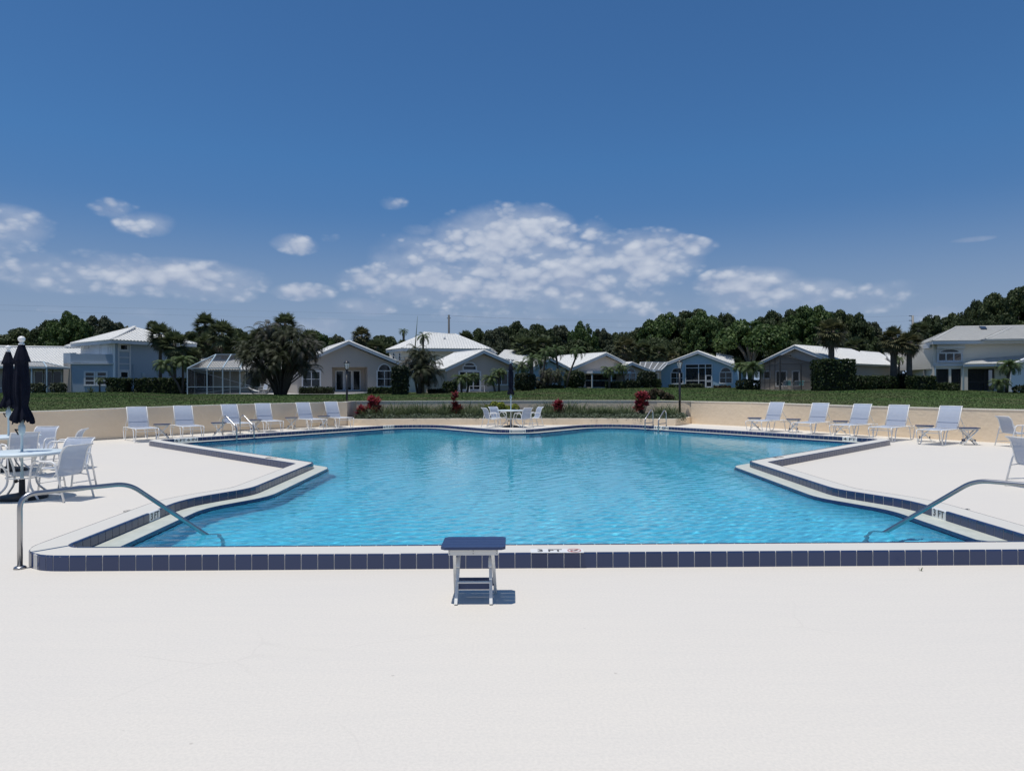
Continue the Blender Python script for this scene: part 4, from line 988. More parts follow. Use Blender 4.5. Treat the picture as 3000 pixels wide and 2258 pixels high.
    def gable(s, eL, apex, eR, depth, mat, over=.45, side=.35, wave=True, fascia=None, back=0):
        """pixels of the left eave tip, ridge tip and right eave tip on the facade; ridge runs straight back"""
        (ul, zl), (ua, za), (ur, zr) = s.hit(*eL), s.hit(*apex), s.hit(*eR)
        F_ = [s.W(ul, zl, over), s.W(ua, za, over), s.W(ur, zr, over)]; bv = -(s.W(0, 0, depth + over) - s.W(0, 0, 0)); th = .15
        L0, A0, R0 = F_; L1, A1, R1 = (p + bv for p in F_)
        roof_poly(s.root, [L1, L0, A0, A1], mat, wave, th=.12); roof_poly(s.root, [R0, R1, A1, A0], mat, wave, th=.12)
        for p, q in ((L0, A0), (A0, R0)):
            m = MB(); m.prism([p + Vector((0, 0, .10)), q + Vector((0, 0, .10)), q - Vector((0, 0, .16)), p - Vector((0, 0, .16))], -bv.normalized() * .05); me = m.mesh('fascia', fascia or M_trim); fix_normals(me); link('fascia', me, s.root)
        m = MB(); N = int(bv.length / .33)
        m.tube([A0 + Vector((0, 0, .17)), A1 + Vector((0, 0, .17))], .09, 7); m.build('ridge_cap', mat, s.root)
        for p, q in ((L0, A0), (A0, R0)):
            m = MB(); m.tube([p + Vector((0, 0, .16)), q + Vector((0, 0, .16))], .08, 7); m.build('rake_tiles', mat, s.root)
def house(label, cat='house'): return empty('house', (0, 0, 0), 0, label, cat, 'houses beyond the lawn')
def P3(z, Y): return atY(*z, Y)
def plain_hip(root, eaves, apexes, mat, wave=True):
    """eaves: 4 corners (front-left, front-right, back-right, back-left); apexes: ridge left, ridge right"""
    a, b, c, d = eaves; l, r = apexes
    roof_poly(root, [a, b, r, l], mat, wave); roof_poly(root, [b, c, r], mat, wave); roof_poly(root, [c, d, l, r], mat, wave); roof_poly(root, [d, a, l], mat, wave)
    m = MB(); up = Vector((0, 0, .18))
    for p, q in ((a, l), (b, r), (l, r), (c, r), (d, l)): m = MB(); m.tube([p + up, q + up], .09, 6); m.build('hip_cap', mat, root)
    for p, q in ((a, b), (b, c), (c, d), (d, a)): m = MB(); m.bar(p - Vector((0, 0, .06)), q - Vector((0, 0, .06)), .06, .26); m.build('fascia', M_trim, root)

# --- far left: long white roof, balcony wing and two-storey wing
h1 = house('blue grey two storey house with balcony and long white tiled roof at the far left')
f = Face(h1, -160, 74, 207, 74)
f.wall([(-160, ZA(0, 655)[1]), (207, ZA(0, 650)[1]), (207, 1146), (-160, 1146)], 11, M_grey)
f.window(ZA(302, 672), ZA(375, 842), 1, 1, fr=.10); f.window(ZA(385, 672), ZA(455, 806), 1, 1, fr=.10); f.window(ZA(462, 672), ZA(532, 806), 1, 1, fr=.10); f.window(ZA(568, 680), ZA(602, 795), 2, 3, fr=.08)
e0 = P3(ZA(-700, 628), 73.0); e1 = P3(ZA(588, 645), 73.0); r1 = P3(ZA(785, 483), 80.5); r0 = P3(ZA(-700, 452), 80.5)
roof_poly(h1, [e0, e1, r1, r0], M_roof); m = MB(); m.bar(e0, e1, .05, .22); m.build('fascia', M_trim, h1)
b1 = r1 + Vector((1.5, 6, -2.4)); roof_poly(h1, [b1, r0 + Vector((0, 6, -2.4)), r0, r1], M_roof)
m = MB(); m.tube([r0 + Vector((0, 0, .18)), r1 + Vector((0, 0, .18))], .09, 6); m.build('ridge_cap', M_roof, h1)
# balcony wing
f = Face(h1, 207, 70, 339, 70.6)
f.wall([ZA(612, 600), ZA(998, 606), ZA(998, 868), ZA(612, 868)], 5, M_blue)
f.wall([ZA(655, 523), ZA(998, 530), ZA(998, 602), ZA(612, 596), ZA(612, 515), ZA(655, 513)], .18, M_blue, 'parapet', out=.02)
f.box('ledge', f.hit(*ZA(600, 600))[0], f.hit(*ZA(800, 614))[1], f.hit(*ZA(1000, 600))[0], f.hit(*ZA(800, 603))[1], .0, .16, M_trim)
f.window(ZA(736, 682), ZA(818, 793), 1, 3, fr=.12); f.window(ZA(840, 682), ZA(922, 793), 1, 3, fr=.12)
g2 = Face(h1, 186, 73.0, 207, 70); g2.wall([ZA(549, 517), ZA(612, 515), ZA(612, 598), ZA(549, 606)], .15, M_blue, 'parapet')
g2.wall([ZA(549, 606), ZA(612, 598), ZA(612, 860), ZA(549, 860)], .3, M_grey)
# two-storey wing: front face turned to the right, white side wall on the left
C0 = P3(ZA(998, 840), 70.3); C0 = Vector((C0.x, C0.y)); dF = Vector((.62, .785)).normalized(); dS = Vector((-.80, .60)).normalized()
def pxy(p): return 1500 + F * p.x / p.y
CR = C0 + dF * 7.2; CL = C0 + dS * 7.8
ff = Face(h1, pxy(C0), C0.y, pxy(CR), CR.y); fs_ = Face(h1, pxy(CL), CL.y, pxy(C0), C0.y)
zt = P3(ZA(985, 425), 70.3).z
m = MB(); cb = [C0, CR, CR + dS * 7.8, CL]; m.prism([Vector((p.x, p.y, 1.0)) for p in cb], (0, 0, zt - 1.0)); me = m.mesh('wing_wall', M_blue); fix_normals(me); link('wing_wall', me, h1)
fs_.box('side_wall', 0, 1.2, fs_.L - .02, zt - .01, .006, .03, M_white_w)
ff.window(ZA(1042, 448), ZA(1104, 492), 1, 1, fr=.08); ff.window(ZA(1042, 682), ZA(1106, 733), 1, 1, fr=.08)
u0 = ff.hit(*ZA(1030, 440))[0]; u1 = ff.hit(*ZA(1118, 440))[0]; zc = ff.hit(*ZA(1070, 437))[1]
for uu in (u0 - .12, u1): ff.box('pilaster', uu, 1.4, uu + .14, zc, .004, .07, M_trim)
for yy in (503, 557, 612, 668): z_ = ff.hit(*ZA(1070, yy))[1]; ff.box('band', u0, z_ - .05, u1, z_ + .05, .004, .06, M_trim)
ff.box('utility_box', ff.hit(*ZA(1225, 720))[0], ff.hit(*ZA(1225, 720))[1], ff.hit(*ZA(1252, 720))[0], ff.hit(*ZA(1252, 690))[1], .004, .12, M_alu)
ff.box('downpipe', ff.hit(*ZA(1150, 720))[0], 1.4, ff.hit(*ZA(1158, 720))[0], ff.hit(*ZA(1158, 615))[1], .004, .1, M_blue)
fs_.window(ZA(866, 452), ZA(877, 520), 1, 3, fr=.05, glass=M_glass); fs_.window(ZA(940, 455), ZA(978, 527), 2, 1, fr=.06); fs_.window(ZA(735, 462), ZA(770, 476), 1, 1, fr=.05)
ex = .7; q = lambda s_, t_: C0 + dF * s_ + dS * t_
E = [q(-ex, -ex), q(7.2 + ex, -ex), q(7.2 + ex, 7.8 + ex), q(-ex, 7.8 + ex)]; zh = P3(ZA(1215, 293), 75).z - .15
ea = [Vector((p.x, p.y, zt + .02)) for p in E]; c1 = q(3.6, 3.6); c2 = q(3.6, 4.3)
plain_hip(h1, ea, [Vector((c1.x, c1.y, zh)), Vector((c2.x, c2.y, zh))], M_roof)
# rear link roof
roof_poly(h1, [P3(ZA(560, 466), 80), P3(ZA(745, 480), 80), P3(ZA(745, 436), 84), P3(ZA(690, 436), 84)], M_roof, name='rear_roof')
# screen porch in front of the long roof
pr = empty('screen_porch', (0, 0, 0), 0, 'grey screened porch with a low hipped screen roof left of the balcony house', 'screen porch')
f = Face(pr, -60, 67.5, 207, 70)
A_ = [P3(ZA(-150, 610), 67.5), P3(ZA(405, 642), 68.5), P3(ZA(608, 650), 70.2)]
m = MB(); m.prism([P3(ZA(-150, 632), 67.5), P3(ZA(405, 640), 68.0), P3(ZA(375, 592), 72.5), P3(ZA(-150, 580), 72.5)], (0, 0, .03)); m.build('roof_screen', M_screenl, pr)
m = MB(); m.prism([P3(ZA(405, 640), 68.0), P3(ZA(606, 650), 70.4), P3(ZA(375, 592), 72.5)], (0, 0, .03)); m.build('roof_screen', M_screenl, pr)
for a_, b_, ww in ((P3(ZA(405, 640), 68.0), P3(ZA(375, 592), 72.5), .12), (P3(ZA(-150, 632), 67.5), P3(ZA(405, 640), 68.0), .13), (P3(ZA(405, 640), 68.0), P3(ZA(606, 650), 70.4), .13), (P3(ZA(375, 592), 72.5), P3(ZA(608, 648), 70.4), .10), (P3(ZA(-150, 580), 72.5), P3(ZA(375, 592), 72.5), .10)):
    m = MB(); m.bar(a_, b_, ww, ww); m.build('beam', M_alu, pr)
for x, Y in ((405, 68.0), (100, 67.8), (275, 67.9)):
    t_ = P3(ZA(x, 640), Y); m = MB(); m.bar((t_.x, t_.y, 1.3), t_, .10, .10); m.build('post', M_alu, pr)
m = MB(); a_ = P3(ZA(-150, 815), 67.6); b_ = P3(ZA(405, 812), 68.0); m.bar(a_, b_, .05, .06); m.build('rail', M_alu, pr)

# --- screen cage (pool enclosure) beside the big palm clump
cg = empty('pool_cage', (0, 0, 0), 0, 'pale blue framed screen enclosure with sloping screen roof, left of the big palm clump', 'screen enclosure')
Yc = 62.0; xs_c = [1620, 1790, 1926, 2074]; tops = [P3(ZA(x, 656), Yc) for x in xs_c]; zg = P3(ZA(1800, 885), Yc).z
bk = [P3(ZA(x, 700), 72) for x in (1700, 1862, 1938, 2005)]; zb_ = tops[0].z
pk = [P3(ZA(x, 538), 69) for x in (1868, 2000, 2130)]
def cb(a, b, w_=.075, nm='frame_bar'): m = MB(); m.bar(a, b, w_, w_); return m.build(nm, M_alu, cg)
for t_ in tops: cb((t_.x, t_.y, zg - .1), t_, nm='post')
cb(tops[0], tops[-1]); dz = tops[0].z - zg
cb(Vector((tops[0].x, Yc, zg + dz * .30)), Vector((tops[-1].x, Yc, zg + dz * .30)), .05)
for a_, b_ in ((tops[0], pk[0]), (tops[1], pk[0]), (tops[2], pk[1]), (tops[3], pk[2])): cb(a_, b_, .09)
cb(pk[0], pk[2], .09)
B_ = [Vector((p.x, 71.5, 0)) for p in bk]
for p in B_: cb((p.x, p.y, zg), (p.x, p.y, zb_), .06, 'post')
cb((tops[0].x, Yc, zb_), (B_[0].x, 71.5, zb_), .05)
for (x0, z0, x1, z1, y0, y1) in ((tops[0].x, zb_, tops[0].x + 3.6, zg + dz * .3, Yc + .05, Yc + 6), (tops[0].x, zg, tops[0].x + 3.3, zg + dz * .3, Yc + .05, Yc + 6), (tops[3].x, zb_ - .1, tops[3].x - 1.6, zg + dz * .3, Yc + .05, Yc + 4)): cb((x0, y0, z0), (x1, y1, z1), .04)
m = MB(); m.add([(tops[0].x, Yc + .02, zg), (tops[3].x, Yc + .02, zg), (tops[3].x, Yc + .02, zb_), (tops[0].x, Yc + .02, zb_)], [(0, 1, 2, 3)]); m.build('wall_screen', M_screen, cg)
m = MB(); m.add([tops[0], tops[3], pk[2], pk[0]], [(0, 1, 2, 3)]); m.add([tops[0], pk[0], (B_[0].x, 71.5, zb_)], [(0, 1, 2)]); m.build('roof_screen', M_screen, cg)
m = MB(); m.add([(tops[0].x + .02, Yc, zg), (B_[0].x, 71.5, zg), (B_[0].x, 71.5, zb_), (tops[0].x + .02, Yc, zb_)], [(0, 1, 2, 3)]); m.build('wall_screen', M_screen, cg)
m = MB(); m.prism([(tops[0].x - .3, Yc - .15, zg - .25), (tops[3].x + 9.5, Yc - .15, zg - .25), (tops[3].x + 9.5, 74, zg - .25), (tops[0].x - .3, 74, zg - .25)], (0, 0, .29)); me = m.mesh('patio_slab', M_slab); fix_normals(me); tag(link('patio_slab', me), kind='structure')
# second lower cage part behind the clump and the house it belongs to
h2 = house('low taupe house behind the screen enclosure, mostly hidden by the big palm clump')
f = Face(h2, 520, 78, 925, 74)
f.wall([(520, 1078), (925, 1078), (925, 1152), (520, 1152)], 9, M_taupe); f.window(ZB(60, 680), ZB(185, 820), 2, 1, fr=.06); f.window(ZA(1700, 700), ZA(1840, 830), 2, 1, fr=.06)
roof_poly(h2, [P3((505, 1082), 77), P3((940, 1082), 73), P3((900, 1038), 82), P3((600, 1042), 84)], M_roof)
hm = empty('hammock', (0, 0, 0), 0, 'white rope hammock on a dark metal stand on the patio slab', 'hammock')
a_ = P3(ZB(80, 820), 64); b_ = P3(ZB(280, 825), 64); c_ = P3(ZB(180, 845), 64); gz = zg + .05
m = MB(); vs = [];
for i in range(11):
    t = i / 10; p = a_.lerp(b_, t); sag = -4 * t * (1 - t) * (a_.z - c_.z + .1); w_ = .05 + .45 * math.sin(math.pi * t)
    vs += [p + Vector((0, -w_, sag)), p + Vector((0, w_, sag))]
m.add(vs, [(2 * i, 2 * i + 2, 2 * i + 3, 2 * i + 1) for i in range(10)], True); m.build('bed', material('white rope cloth', (.6, .6, .58), .8), hm)
m = MB(); m.tube(arcpts([a_, (a_.x + .3, 64, gz), (b_.x - .3, 64, gz), b_], .3, 4), .035, 6); m.tube([(a_.x + .6, 63.4, gz), (a_.x + .6, 64.6, gz)], .03, 6); m.tube([(b_.x - .6, 63.4, gz), (b_.x - .6, 64.6, gz)], .03, 6); m.build('stand', M_black, hm)
def far_chair(x, y, z, rz, label, mat=None, s=1.0, group='patio chairs by the houses'):
    o = copy_tree(chair0, None, (x, y, z), rz, label, s); o['group'] = group
    if mat:
        for ch in o.children:
            if 'sling' in ch.name: ch.data = ch.data.copy(); ch.data.materials[0] = mat
    return o
far_chair(P3(ZB(210, 820), 65.5).x, 65.5, gz, 2.6, 'white patio chair behind the hammock, left of the palm clump', group='patio chairs by the hammock')

# --- grey gable house
h3 = house('grey gabled house with white sliding doors behind the left lamp post')
f = Face(h3, ZB(430, 0)[0], 67.2, ZB(1425, 0)[0], 71.8)
rec0, rec1, rect = ZB(806, 655), ZB(1112, 655), 0
apx = ZB(945, 462); eL = ZB(505, 632); eR = ZB(1425, 668)
f.wall([apx, eL, ZB(505, 900), rec0[:1] + (ZB(0, 890)[1],), rec0, rec1, (rec1[0], ZB(0, 890)[1]), ZB(1425, 890), eR], .25, M_grey)
u0, zz0 = f.hit(*rec0); u1, _ = f.hit(*rec1); zgr = 1.1
bwall = f.box('recess_wall', u0 - .3, zgr, u1 + .3, zz0 + .6, -1.5, -1.45, M_taupe); f.box('recess_side', u0 - .28, zgr, u0 - .02, zz0 + .6, -1.45, -.25, M_grey); f.box('recess_side', u1 + .02, zgr, u1 + .28, zz0 + .6, -1.45, -.25, M_grey); f.box('recess_ceiling', u0 - .02, zz0 + .02, u1 + .02, zz0 + .3, -1.45, -.25, M_grey)
f.box('body_left', f.hit(*eL)[0], zgr, u0 - .3, f.hit(*eL)[1] - .1, -12, -.26, M_grey); f.box('body_right', u1 + .3, zgr, f.hit(*eR)[0], f.hit(*eR)[1] - .1, -12, -.26, M_grey)
f2 = Face(h3, ZB(430, 0)[0], 67.2, ZB(1425, 0)[0], 71.8); f2.A = f.A - f.n * 1.45
for a_, b_ in ((835, 905), (912, 975), (982, 1050)): f2.window(ZB(a_ + 3, 686), ZB(b_ - 3, 855), 1, 1, fr=.10, trim=.05, name='sliding_door')
f.window(ZB(551, 690), ZB(700, 822), 2, 2); f.window(ZB(1196, 690), ZB(1318, 824), 2, 2, arch=.60)
f.gable(ZB(480, 645), ZB(945, 445), ZB(1442, 656), 12, M_roof)
m = MB(); m.prism([f.W(u0 - .8, zgr + .05, .0), f.W(u1 + .8, zgr + .05, 0), f.W(u1 + .8, zgr + .05, 1.6), f.W(u0 - .8, zgr + .05, 1.6)], (0, 0, .15)); me = m.mesh('doorstep', M_slab); fix_normals(me); link('doorstep', me, h3)

# --- two-storey beige house behind
h4 = house('cream two storey house with white hipped roof standing behind the centre gable')
f = Face(h4, ZB(1405, 0)[0], 84, ZB(2125, 0)[0], 86)
f.wall([ZB(1405, 495), ZB(2125, 505), ZB(2125, 880), ZB(1405, 880)], 9, M_cream)
f3 = Face(h4, ZB(1302, 0)[0], 86.5, ZB(1405, 0)[0], 84); f3.wall([ZB(1302, 500), ZB(1405, 495), ZB(1405, 880), ZB(1302, 880)], 4, M_cream)
f3.window(ZB(1332, 562), ZB(1348, 605), 1, 1, arch=.3, trim=.08); f3.window(ZB(1386, 560), ZB(1400, 608), 1, 1, arch=.3, trim=.08)
f.window(ZB(1432, 575), ZB(1446, 628), 1, 1, trim=.08)
e_fl = P3(ZB(1410, 505), 83.2); e_fr = P3(ZB(2178, 508), 85.4); e_l = P3(ZB(1274, 502), 87.5); e_br = e_fr + Vector((.5, 11, 0)); e_bl = e_l + Vector((1.5, 8, 0)); zr_ = P3(ZB(1600, 388), 89).z
rl = P3(ZB(1600, 388), 89); rr_ = P3(ZB(1870, 388), 89); rr_.z = rl.z
for p in (e_fl, e_fr, e_l, e_br, e_bl): p.z = e_fl.z
roof_poly(h4, [e_fl, e_fr, rr_, rl], M_roof); roof_poly(h4, [e_l, e_fl, rl], M_roof); roof_poly(h4, [e_fr, e_br, rr_], M_roof); roof_poly(h4, [e_br, e_bl, rl, rr_], M_roof); roof_poly(h4, [e_bl, e_l, rl], M_roof)
for p, q in ((e_fl, rl), (rl, rr_), (e_fr, rr_), (e_l, rl)): m = MB(); m.tube([p + Vector((0, 0, .18)), q + Vector((0, 0, .18))], .09, 6); m.build('hip_cap', M_roof, h4)
for p, q in ((e_l, e_fl), (e_fl, e_fr), (e_fr, e_br)): m = MB(); m.bar(p - Vector((0, 0, .05)), q - Vector((0, 0, .05)), .06, .28); m.build('fascia', M_trim, h4)
ds = P3(ZB(1757, 470), 86); m = MB(); m.tube([ds + Vector((0, .2, -1.2)), ds + Vector((0, 0, -.1))], .03, 6); dish = m.build('dish_mast', M_trim, h4)
m = MB(); m.lathe([(.02, 0), (.22, .03), (.36, .11), (.37, .13), (.2, .06)], n=14); d_ = m.build('satellite_dish', M_trim, h4); d_.location = ds; d_.rotation_euler = (1.1, .5, 0)
for x in (1778,): p = P3(ZB(x, 428), 87); m = MB(); m.lathe([(.06, -.3), (.06, .25), (.16, .25), (.16, .36), (.02, .4)], p, n=10); m.build('roof_vent', M_trim, h4)

# --- centre taupe gable house
h5 = house('taupe gabled house with arched glass door in the centre, two small palms before it')
f = Face(h5, ZB(1798, 0)[0], 68.4, ZC(622, 0)[0], 72.2)
f.wall([ZB(2100, 545), ZB(1798, 678), ZB(1798, 890), ZC(622, 888), ZC(622, 668)], 6.5, M_taupe)
f.gable(ZB(1768, 688), ZB(2100, 532), ZC(640, 672), 6.6, M_roof)
f.window(ZB(1905, 700), ZB(2082, 858), 3, 1, fr=.12, arch=.01, name='sliding_door', trim=.12)
f.window(ZB(1940, 655), ZB(2046, 684), 1, 1, arch=.28, trim=.12, fr=.04)
f.window(ZC(443, 700), ZC(605, 815), 3, 1, fr=.09)
fe = Face(h5, ZB(1620, 0)[0], 72.5, ZB(1800, 0)[0], 71.0); fe.wall([ZB(1620, 668), ZB(1800, 672), ZB(1800, 885), ZB(1620, 885)], 5, M_pink); fe.window(ZB(1660, 700), ZB(1700, 850), 1, 1, name='door', fr=.1)
roof_poly(h5, [P3(ZB(1600, 668), 71.9), P3(ZB(1800, 672), 70.4), P3(ZB(1800, 640), 74.5), P3(ZB(1640, 640), 75.5)], M_roof, name='entry_roof')
m = MB(); q0 = f.hit(*ZB(1850, 878)); q1 = f.hit(*ZC(440, 880)); m.prism([f.W(q0[0], 1.12, 0), f.W(q1[0], 1.12, 0), f.W(q1[0], 1.12, 2.2), f.W(q0[0], 1.12, 2.2)], (0, 0, .17)); me = m.mesh('patio', M_slab); fix_normals(me); link('patio', me, h5)
rl_ = empty('patio_railing', (0, 0, 0), 0, 'white low railing on the patio of the centre house', 'railing')
a_ = P3(ZC(222, 826), 68.6); b_ = P3(ZC(352, 826), 69.4)
m = MB(); m.bar(a_, b_, .05, .06); m.build('rail', M_trim, rl_)
for p in (a_, b_, a_.lerp(b_, .7)): m = MB(); m.bar((p.x, p.y, 1.25), p, .05, .05); m.build('post', M_trim, rl_)

# --- white roof sliver and small blue house behind the palms
h6 = house('light blue house with arched window behind the leaning palms, centre right')
f = Face(h6, ZC(775, 0)[0], 80, ZC(1055, 0)[0], 82)
f.wall([ZC(905, 612), ZC(775, 672), ZC(775, 850), ZC(1055, 850), ZC(1055, 690)], 8, M_sky)
f.gable(ZC(755, 680), ZC(905, 598), ZC(1078, 693), 8, M_roof)
f.window(ZC(862, 730), ZC(935, 806), 2, 1, arch=.45); f.window(ZC(955, 728), ZC(1003, 808), 1, 1)
h7 = house('white tiled roof half hidden behind palms, between the centre house and the small blue house')
roof_poly(h7, [P3(ZC(455, 592), 92), P3(ZC(760, 640), 90), P3(ZC(730, 538), 98), P3(ZC(525, 545), 98)], M_roof)
f = Face(h7, ZC(470, 0)[0], 93, ZC(760, 0)[0], 91.2); f.wall([ZC(470, 600), ZC(760, 645), ZC(760, 830), ZC(470, 830)], 5, M_blue)

# --- house with the flat white awning
h8 = house('pinkish beige gabled house with a flat white awning over its porch, right of centre')
f = Face(h8, ZC(1118, 0)[0], 82, ZC(1542, 0)[0], 86)
f.wall([ZC(1385, 572), ZC(1170, 668), ZC(1118, 668), ZC(1118, 850), ZC(1225, 850), ZC(1225, 735), ZC(1542, 735), ZC(1542, 640)], .25, M_pink)
f.gable(ZC(1090, 686), ZC(1385, 560), ZC(1550, 640), 9, M_roof)
ua, za_ = f.hit(*ZC(1212, 725)); ub, zb2 = f.hit(*ZC(1542, 725)); _, ztp = f.hit(*ZC(1300, 703))
f.box('awning', ua, za_, ub, za_ + .28, .05, 1.6, M_trim); f.box('porch_back', ua, 1.2, ub, za_, -2.2, -2.1, M_taupe); f.box('body', ua, 1.2, ub, za_ + .3, -9, -2.3, M_pink)
f.box('body_left', f.hit(*ZC(1118, 700))[0], 1.2, ua - .05, f.hit(*ZC(1118, 690))[1], -9, -.26, M_pink)
f.box('porch_floor', ua, 1.2, ub, 1.68, -2.1, 1.2, M_slab)
f.box('screen', ua, 1.6, ub, za_ - .02, -.3, -.28, M_screen)
f2 = Face(h8, ZC(1118, 0)[0], 82, ZC(1542, 0)[0], 86); f2.A = f.A - f.n * 2.1
for a_, b_ in ((1240, 1270), (1320, 1365), (1430, 1470)): f2.window(ZC(a_, 745), ZC(b_, 798), 1, 1, fr=.07)
for x in (1215, 1380, 1535): u_ = f.hit(*ZC(x, 800))[0]; f.box('post', u_, 1.3, u_ + .12, za_, 1.3, 1.42, M_trim)
f.box('rail', ua, 2.45, ub, 2.52, -.27, -.2, M_alu)
fg = Face(h8, ZC(1560, 0)[0], 85, ZC(1745, 0)[0], 88); fg.wall([ZC(1600, 648), ZC(1560, 665), ZC(1560, 850), ZC(1745, 850), ZC(1745, 705)], 6, M_taupe)
fg.gable(ZC(1535, 672), ZC(1602, 643), ZC(1752, 705), 6, M_roof); fg.window(ZC(1575, 722), ZC(1655, 800), 2, 2, arch=.5)
# flat screen roof between the houses
sc = empty('screen_roof', (0, 0, 0), 0, 'grey screened patio with white ribs between the awning house and the blue gabled house', 'screen enclosure')
A0, A1, A2, A3 = P3(ZC(1690, 700), 90), P3(ZC(1880, 700), 90), P3(ZC(1950, 632), 97), P3(ZC(1700, 632), 97)
m = MB(); m.prism([A0, A1, A2, A3], (0, 0, .03)); m.build('screen', M_screenl, sc)
for t in (0, .2, .42, .64, .86, 1): m = MB(); m.bar(A0.lerp(A1, t), A3.lerp(A2, t), .10, .12); m.build('rib', M_trim, sc)
for a_, b_ in ((A0, A1), (A3, A2)): m = MB(); m.bar(a_, b_, .10, .16); m.build('beam', M_trim, sc)
fz = Face(sc, ZC(1690, 0)[0], 92, ZC(1880, 0)[0], 92); fz.wall([ZC(1690, 712), ZC(1880, 712), ZC(1880, 850), ZC(1690, 850)], 1, M_taupe); fz.window(ZC(1818, 728), ZC(1850, 778), 1, 1, fr=.06)

# --- blue gabled house
h9 = house('light blue gabled house with central screened porch between two arched windows')
f = Face(h9, ZD(-55, 0)[0], 96, ZD(868, 0)[0], 92)
pl, prr = ZD(236, 886), ZD(553, 886)
f.wall([ZD(390, 765), ZD(-55, 925), ZD(-55, 1160), (pl[0], ZD(0, 1166)[1]), pl, prr, (prr[0], ZD(0, 1170)[1]), ZD(868, 1165), ZD(868, 935)], .25, M_sky)
f.gable(ZD(-100, 930), ZD(390, 748), ZD(826, 922), 10, M_roof)
f.window(ZD(66, 985), ZD(203, 1112), 2, 2, arch=.55); f.window(ZD(640, 985), ZD(782, 1112), 2, 2, arch=.55)
u0, z1 = f.hit(*pl); u1, _ = f.hit(*prr); z0 = f.hit(*ZD(400, 1168))[1]
f.box('porch_back', u0 - .2, z0 - .3, u1 + .2, z1 + .3, -2.7, -2.6, M_taupe); f.box('porch_side', u0 - .3, z0 - .3, u0 - .02, z1 + .3, -2.6, -.26, M_sky); f.box('porch_side', u1 + .02, z0 - .3, u1 + .3, z1 + .3, -2.6, -.26, M_sky); f.box('porch_ceiling', u0, z1 + .02, u1, z1 + .3, -2.6, -.26, M_white_w)
f.box('porch_floor', u0, z0 - .3, u1, z0 + .05, -2.6, -.0, M_slab); f.box('body_left', f.hit(*ZD(-50, 950))[0], z0 - .3, u0 - .32, f.hit(*ZD(-50, 945))[1], -10, -.27, M_sky); f.box('body_right', u1 + .32, z0 - .3, f.hit(*ZD(866, 950))[0], f.hit(*ZD(866, 950))[1], -10, -.27, M_sky)
f.box('porch_screen', u0, z0, u1, z1, .0, .015, M_screen)
for x in (236, 390, 470, 548): u_ = f.hit(*ZD(x, 1000))[0]; f.box('screen_post', u_ - .04, z0, u_ + .06, z1, .016, .08, M_trim)
for y in (888, 930, 1080): z_ = f.hit(*ZD(400, y))[1]; f.box('screen_rail', u0, z_ - .04, u1, z_ + .04, .017, .075, M_trim)
ud0 = f.hit(*ZD(474, 1100))[0]; ud1 = f.hit(*ZD(548, 1100))[0]; zd1 = f.hit(*ZD(500, 1017))[1]
dr = f.box('screen_door', ud0, z0, ud1, z0 + .22, .02, .09, M_trim)
for a_ in ((ud0, z0 + .2, ud0 + .1, zd1), (ud1 - .1, z0 + .2, ud1, zd1), (ud0, zd1 - .08, ud1, zd1), (ud0, (z0 + zd1) / 2 - .05, ud1, (z0 + zd1) / 2 + .05)): f.box('stile', *a_, .082, .11, M_trim, dr)
f2 = Face(h9, ZD(-55, 0)[0], 96, ZD(868, 0)[0], 92); f2.A = f.A - f.n * 2.6
for a_, b_ in ((310, 365), (405, 440), (445, 500)): f2.window(ZD(a_, 985), ZD(b_, 1135), 1, 1, fr=.08, name='sliding_door')
roof_poly(h9, [P3(ZD(590, 830), 96.5), P3(ZD(812, 900), 94), P3(ZD(800, 812), 100), P3(ZD(592, 812), 101)], M_roof, name='side_roof')

# --- tan house with bronze cage
h10 = house('taupe gabled house with dark bronze screen cage and long white roof, right of centre')
Ap = Vector((29.7, 74.0)); dd = Vector((.65, -.76)).normalized(); L_ = Ap - dd * 4.27; R_ = Ap + dd * 4.27
f = Face(h10, pxy(L_), L_.y, pxy(R_), R_.y); f.n = Vector((dd.y, -dd.x)); f.d = dd
za = P3(ZD(1550, 695), 74).z; zl = P3(ZD(1103, 905), 77.4).z; gz10 = 1.0
m = MB(); bkv = Vector((-f.n.x, -f.n.y)) * 14
m.prism([Vector((L_.x, L_.y, gz10)), Vector((L_.x, L_.y, zl)), Vector((Ap.x, Ap.y, za)), Vector((R_.x, R_.y, zl)), Vector((R_.x, R_.y, gz10))], (bkv.x, bkv.y, 0)); me = m.mesh('wall', M_taupe); fix_normals(me); link('wall', me, h10)
ov = Vector((f.n.x, f.n.y, 0)) * .5; b3 = Vector((bkv.x, bkv.y, 0)) * .93; e_ = Vector((dd.x, dd.y, 0)) * .45; sl = (za - zl) / 4.27 * .45
L0 = Vector((L_.x, L_.y, zl - sl)) - e_ + ov; R0 = Vector((R_.x, R_.y, zl - sl)) + e_ + ov; A0 = Vector((Ap.x, Ap.y, za)) + ov
roof_poly(h10, [L0 + b3, L0, A0, A0 + b3], M_roof); roof_poly(h10, [R0, R0 + b3, A0 + b3, A0], M_roof)
for p, q in ((L0, A0), (A0, R0)):
    m = MB(); m.bar(p + Vector((0, 0, -.03)), q + Vector((0, 0, -.03)), .05, .28); m.build('fascia', M_trim, h10)
    m = MB(); m.tube([p + Vector((0, 0, .17)), q + Vector((0, 0, .17))], .08, 6); m.build('rake_tiles', M_roof, h10)
m = MB(); m.tube([A0 + Vector((0, 0, .17)), A0 + b3 + Vector((0, 0, .17))], .09, 6); m.build('ridge_cap', M_roof, h10)
for a_, b_ in ((1160, 1230), (1305, 1345), (1352, 1425), (1500, 1575)): f.window(ZD(a_, 978), ZD(b_, 1150 if a_ > 1200 else 1060), 1, 1, fr=.09, name='sliding_door' if a_ > 1200 else 'window')
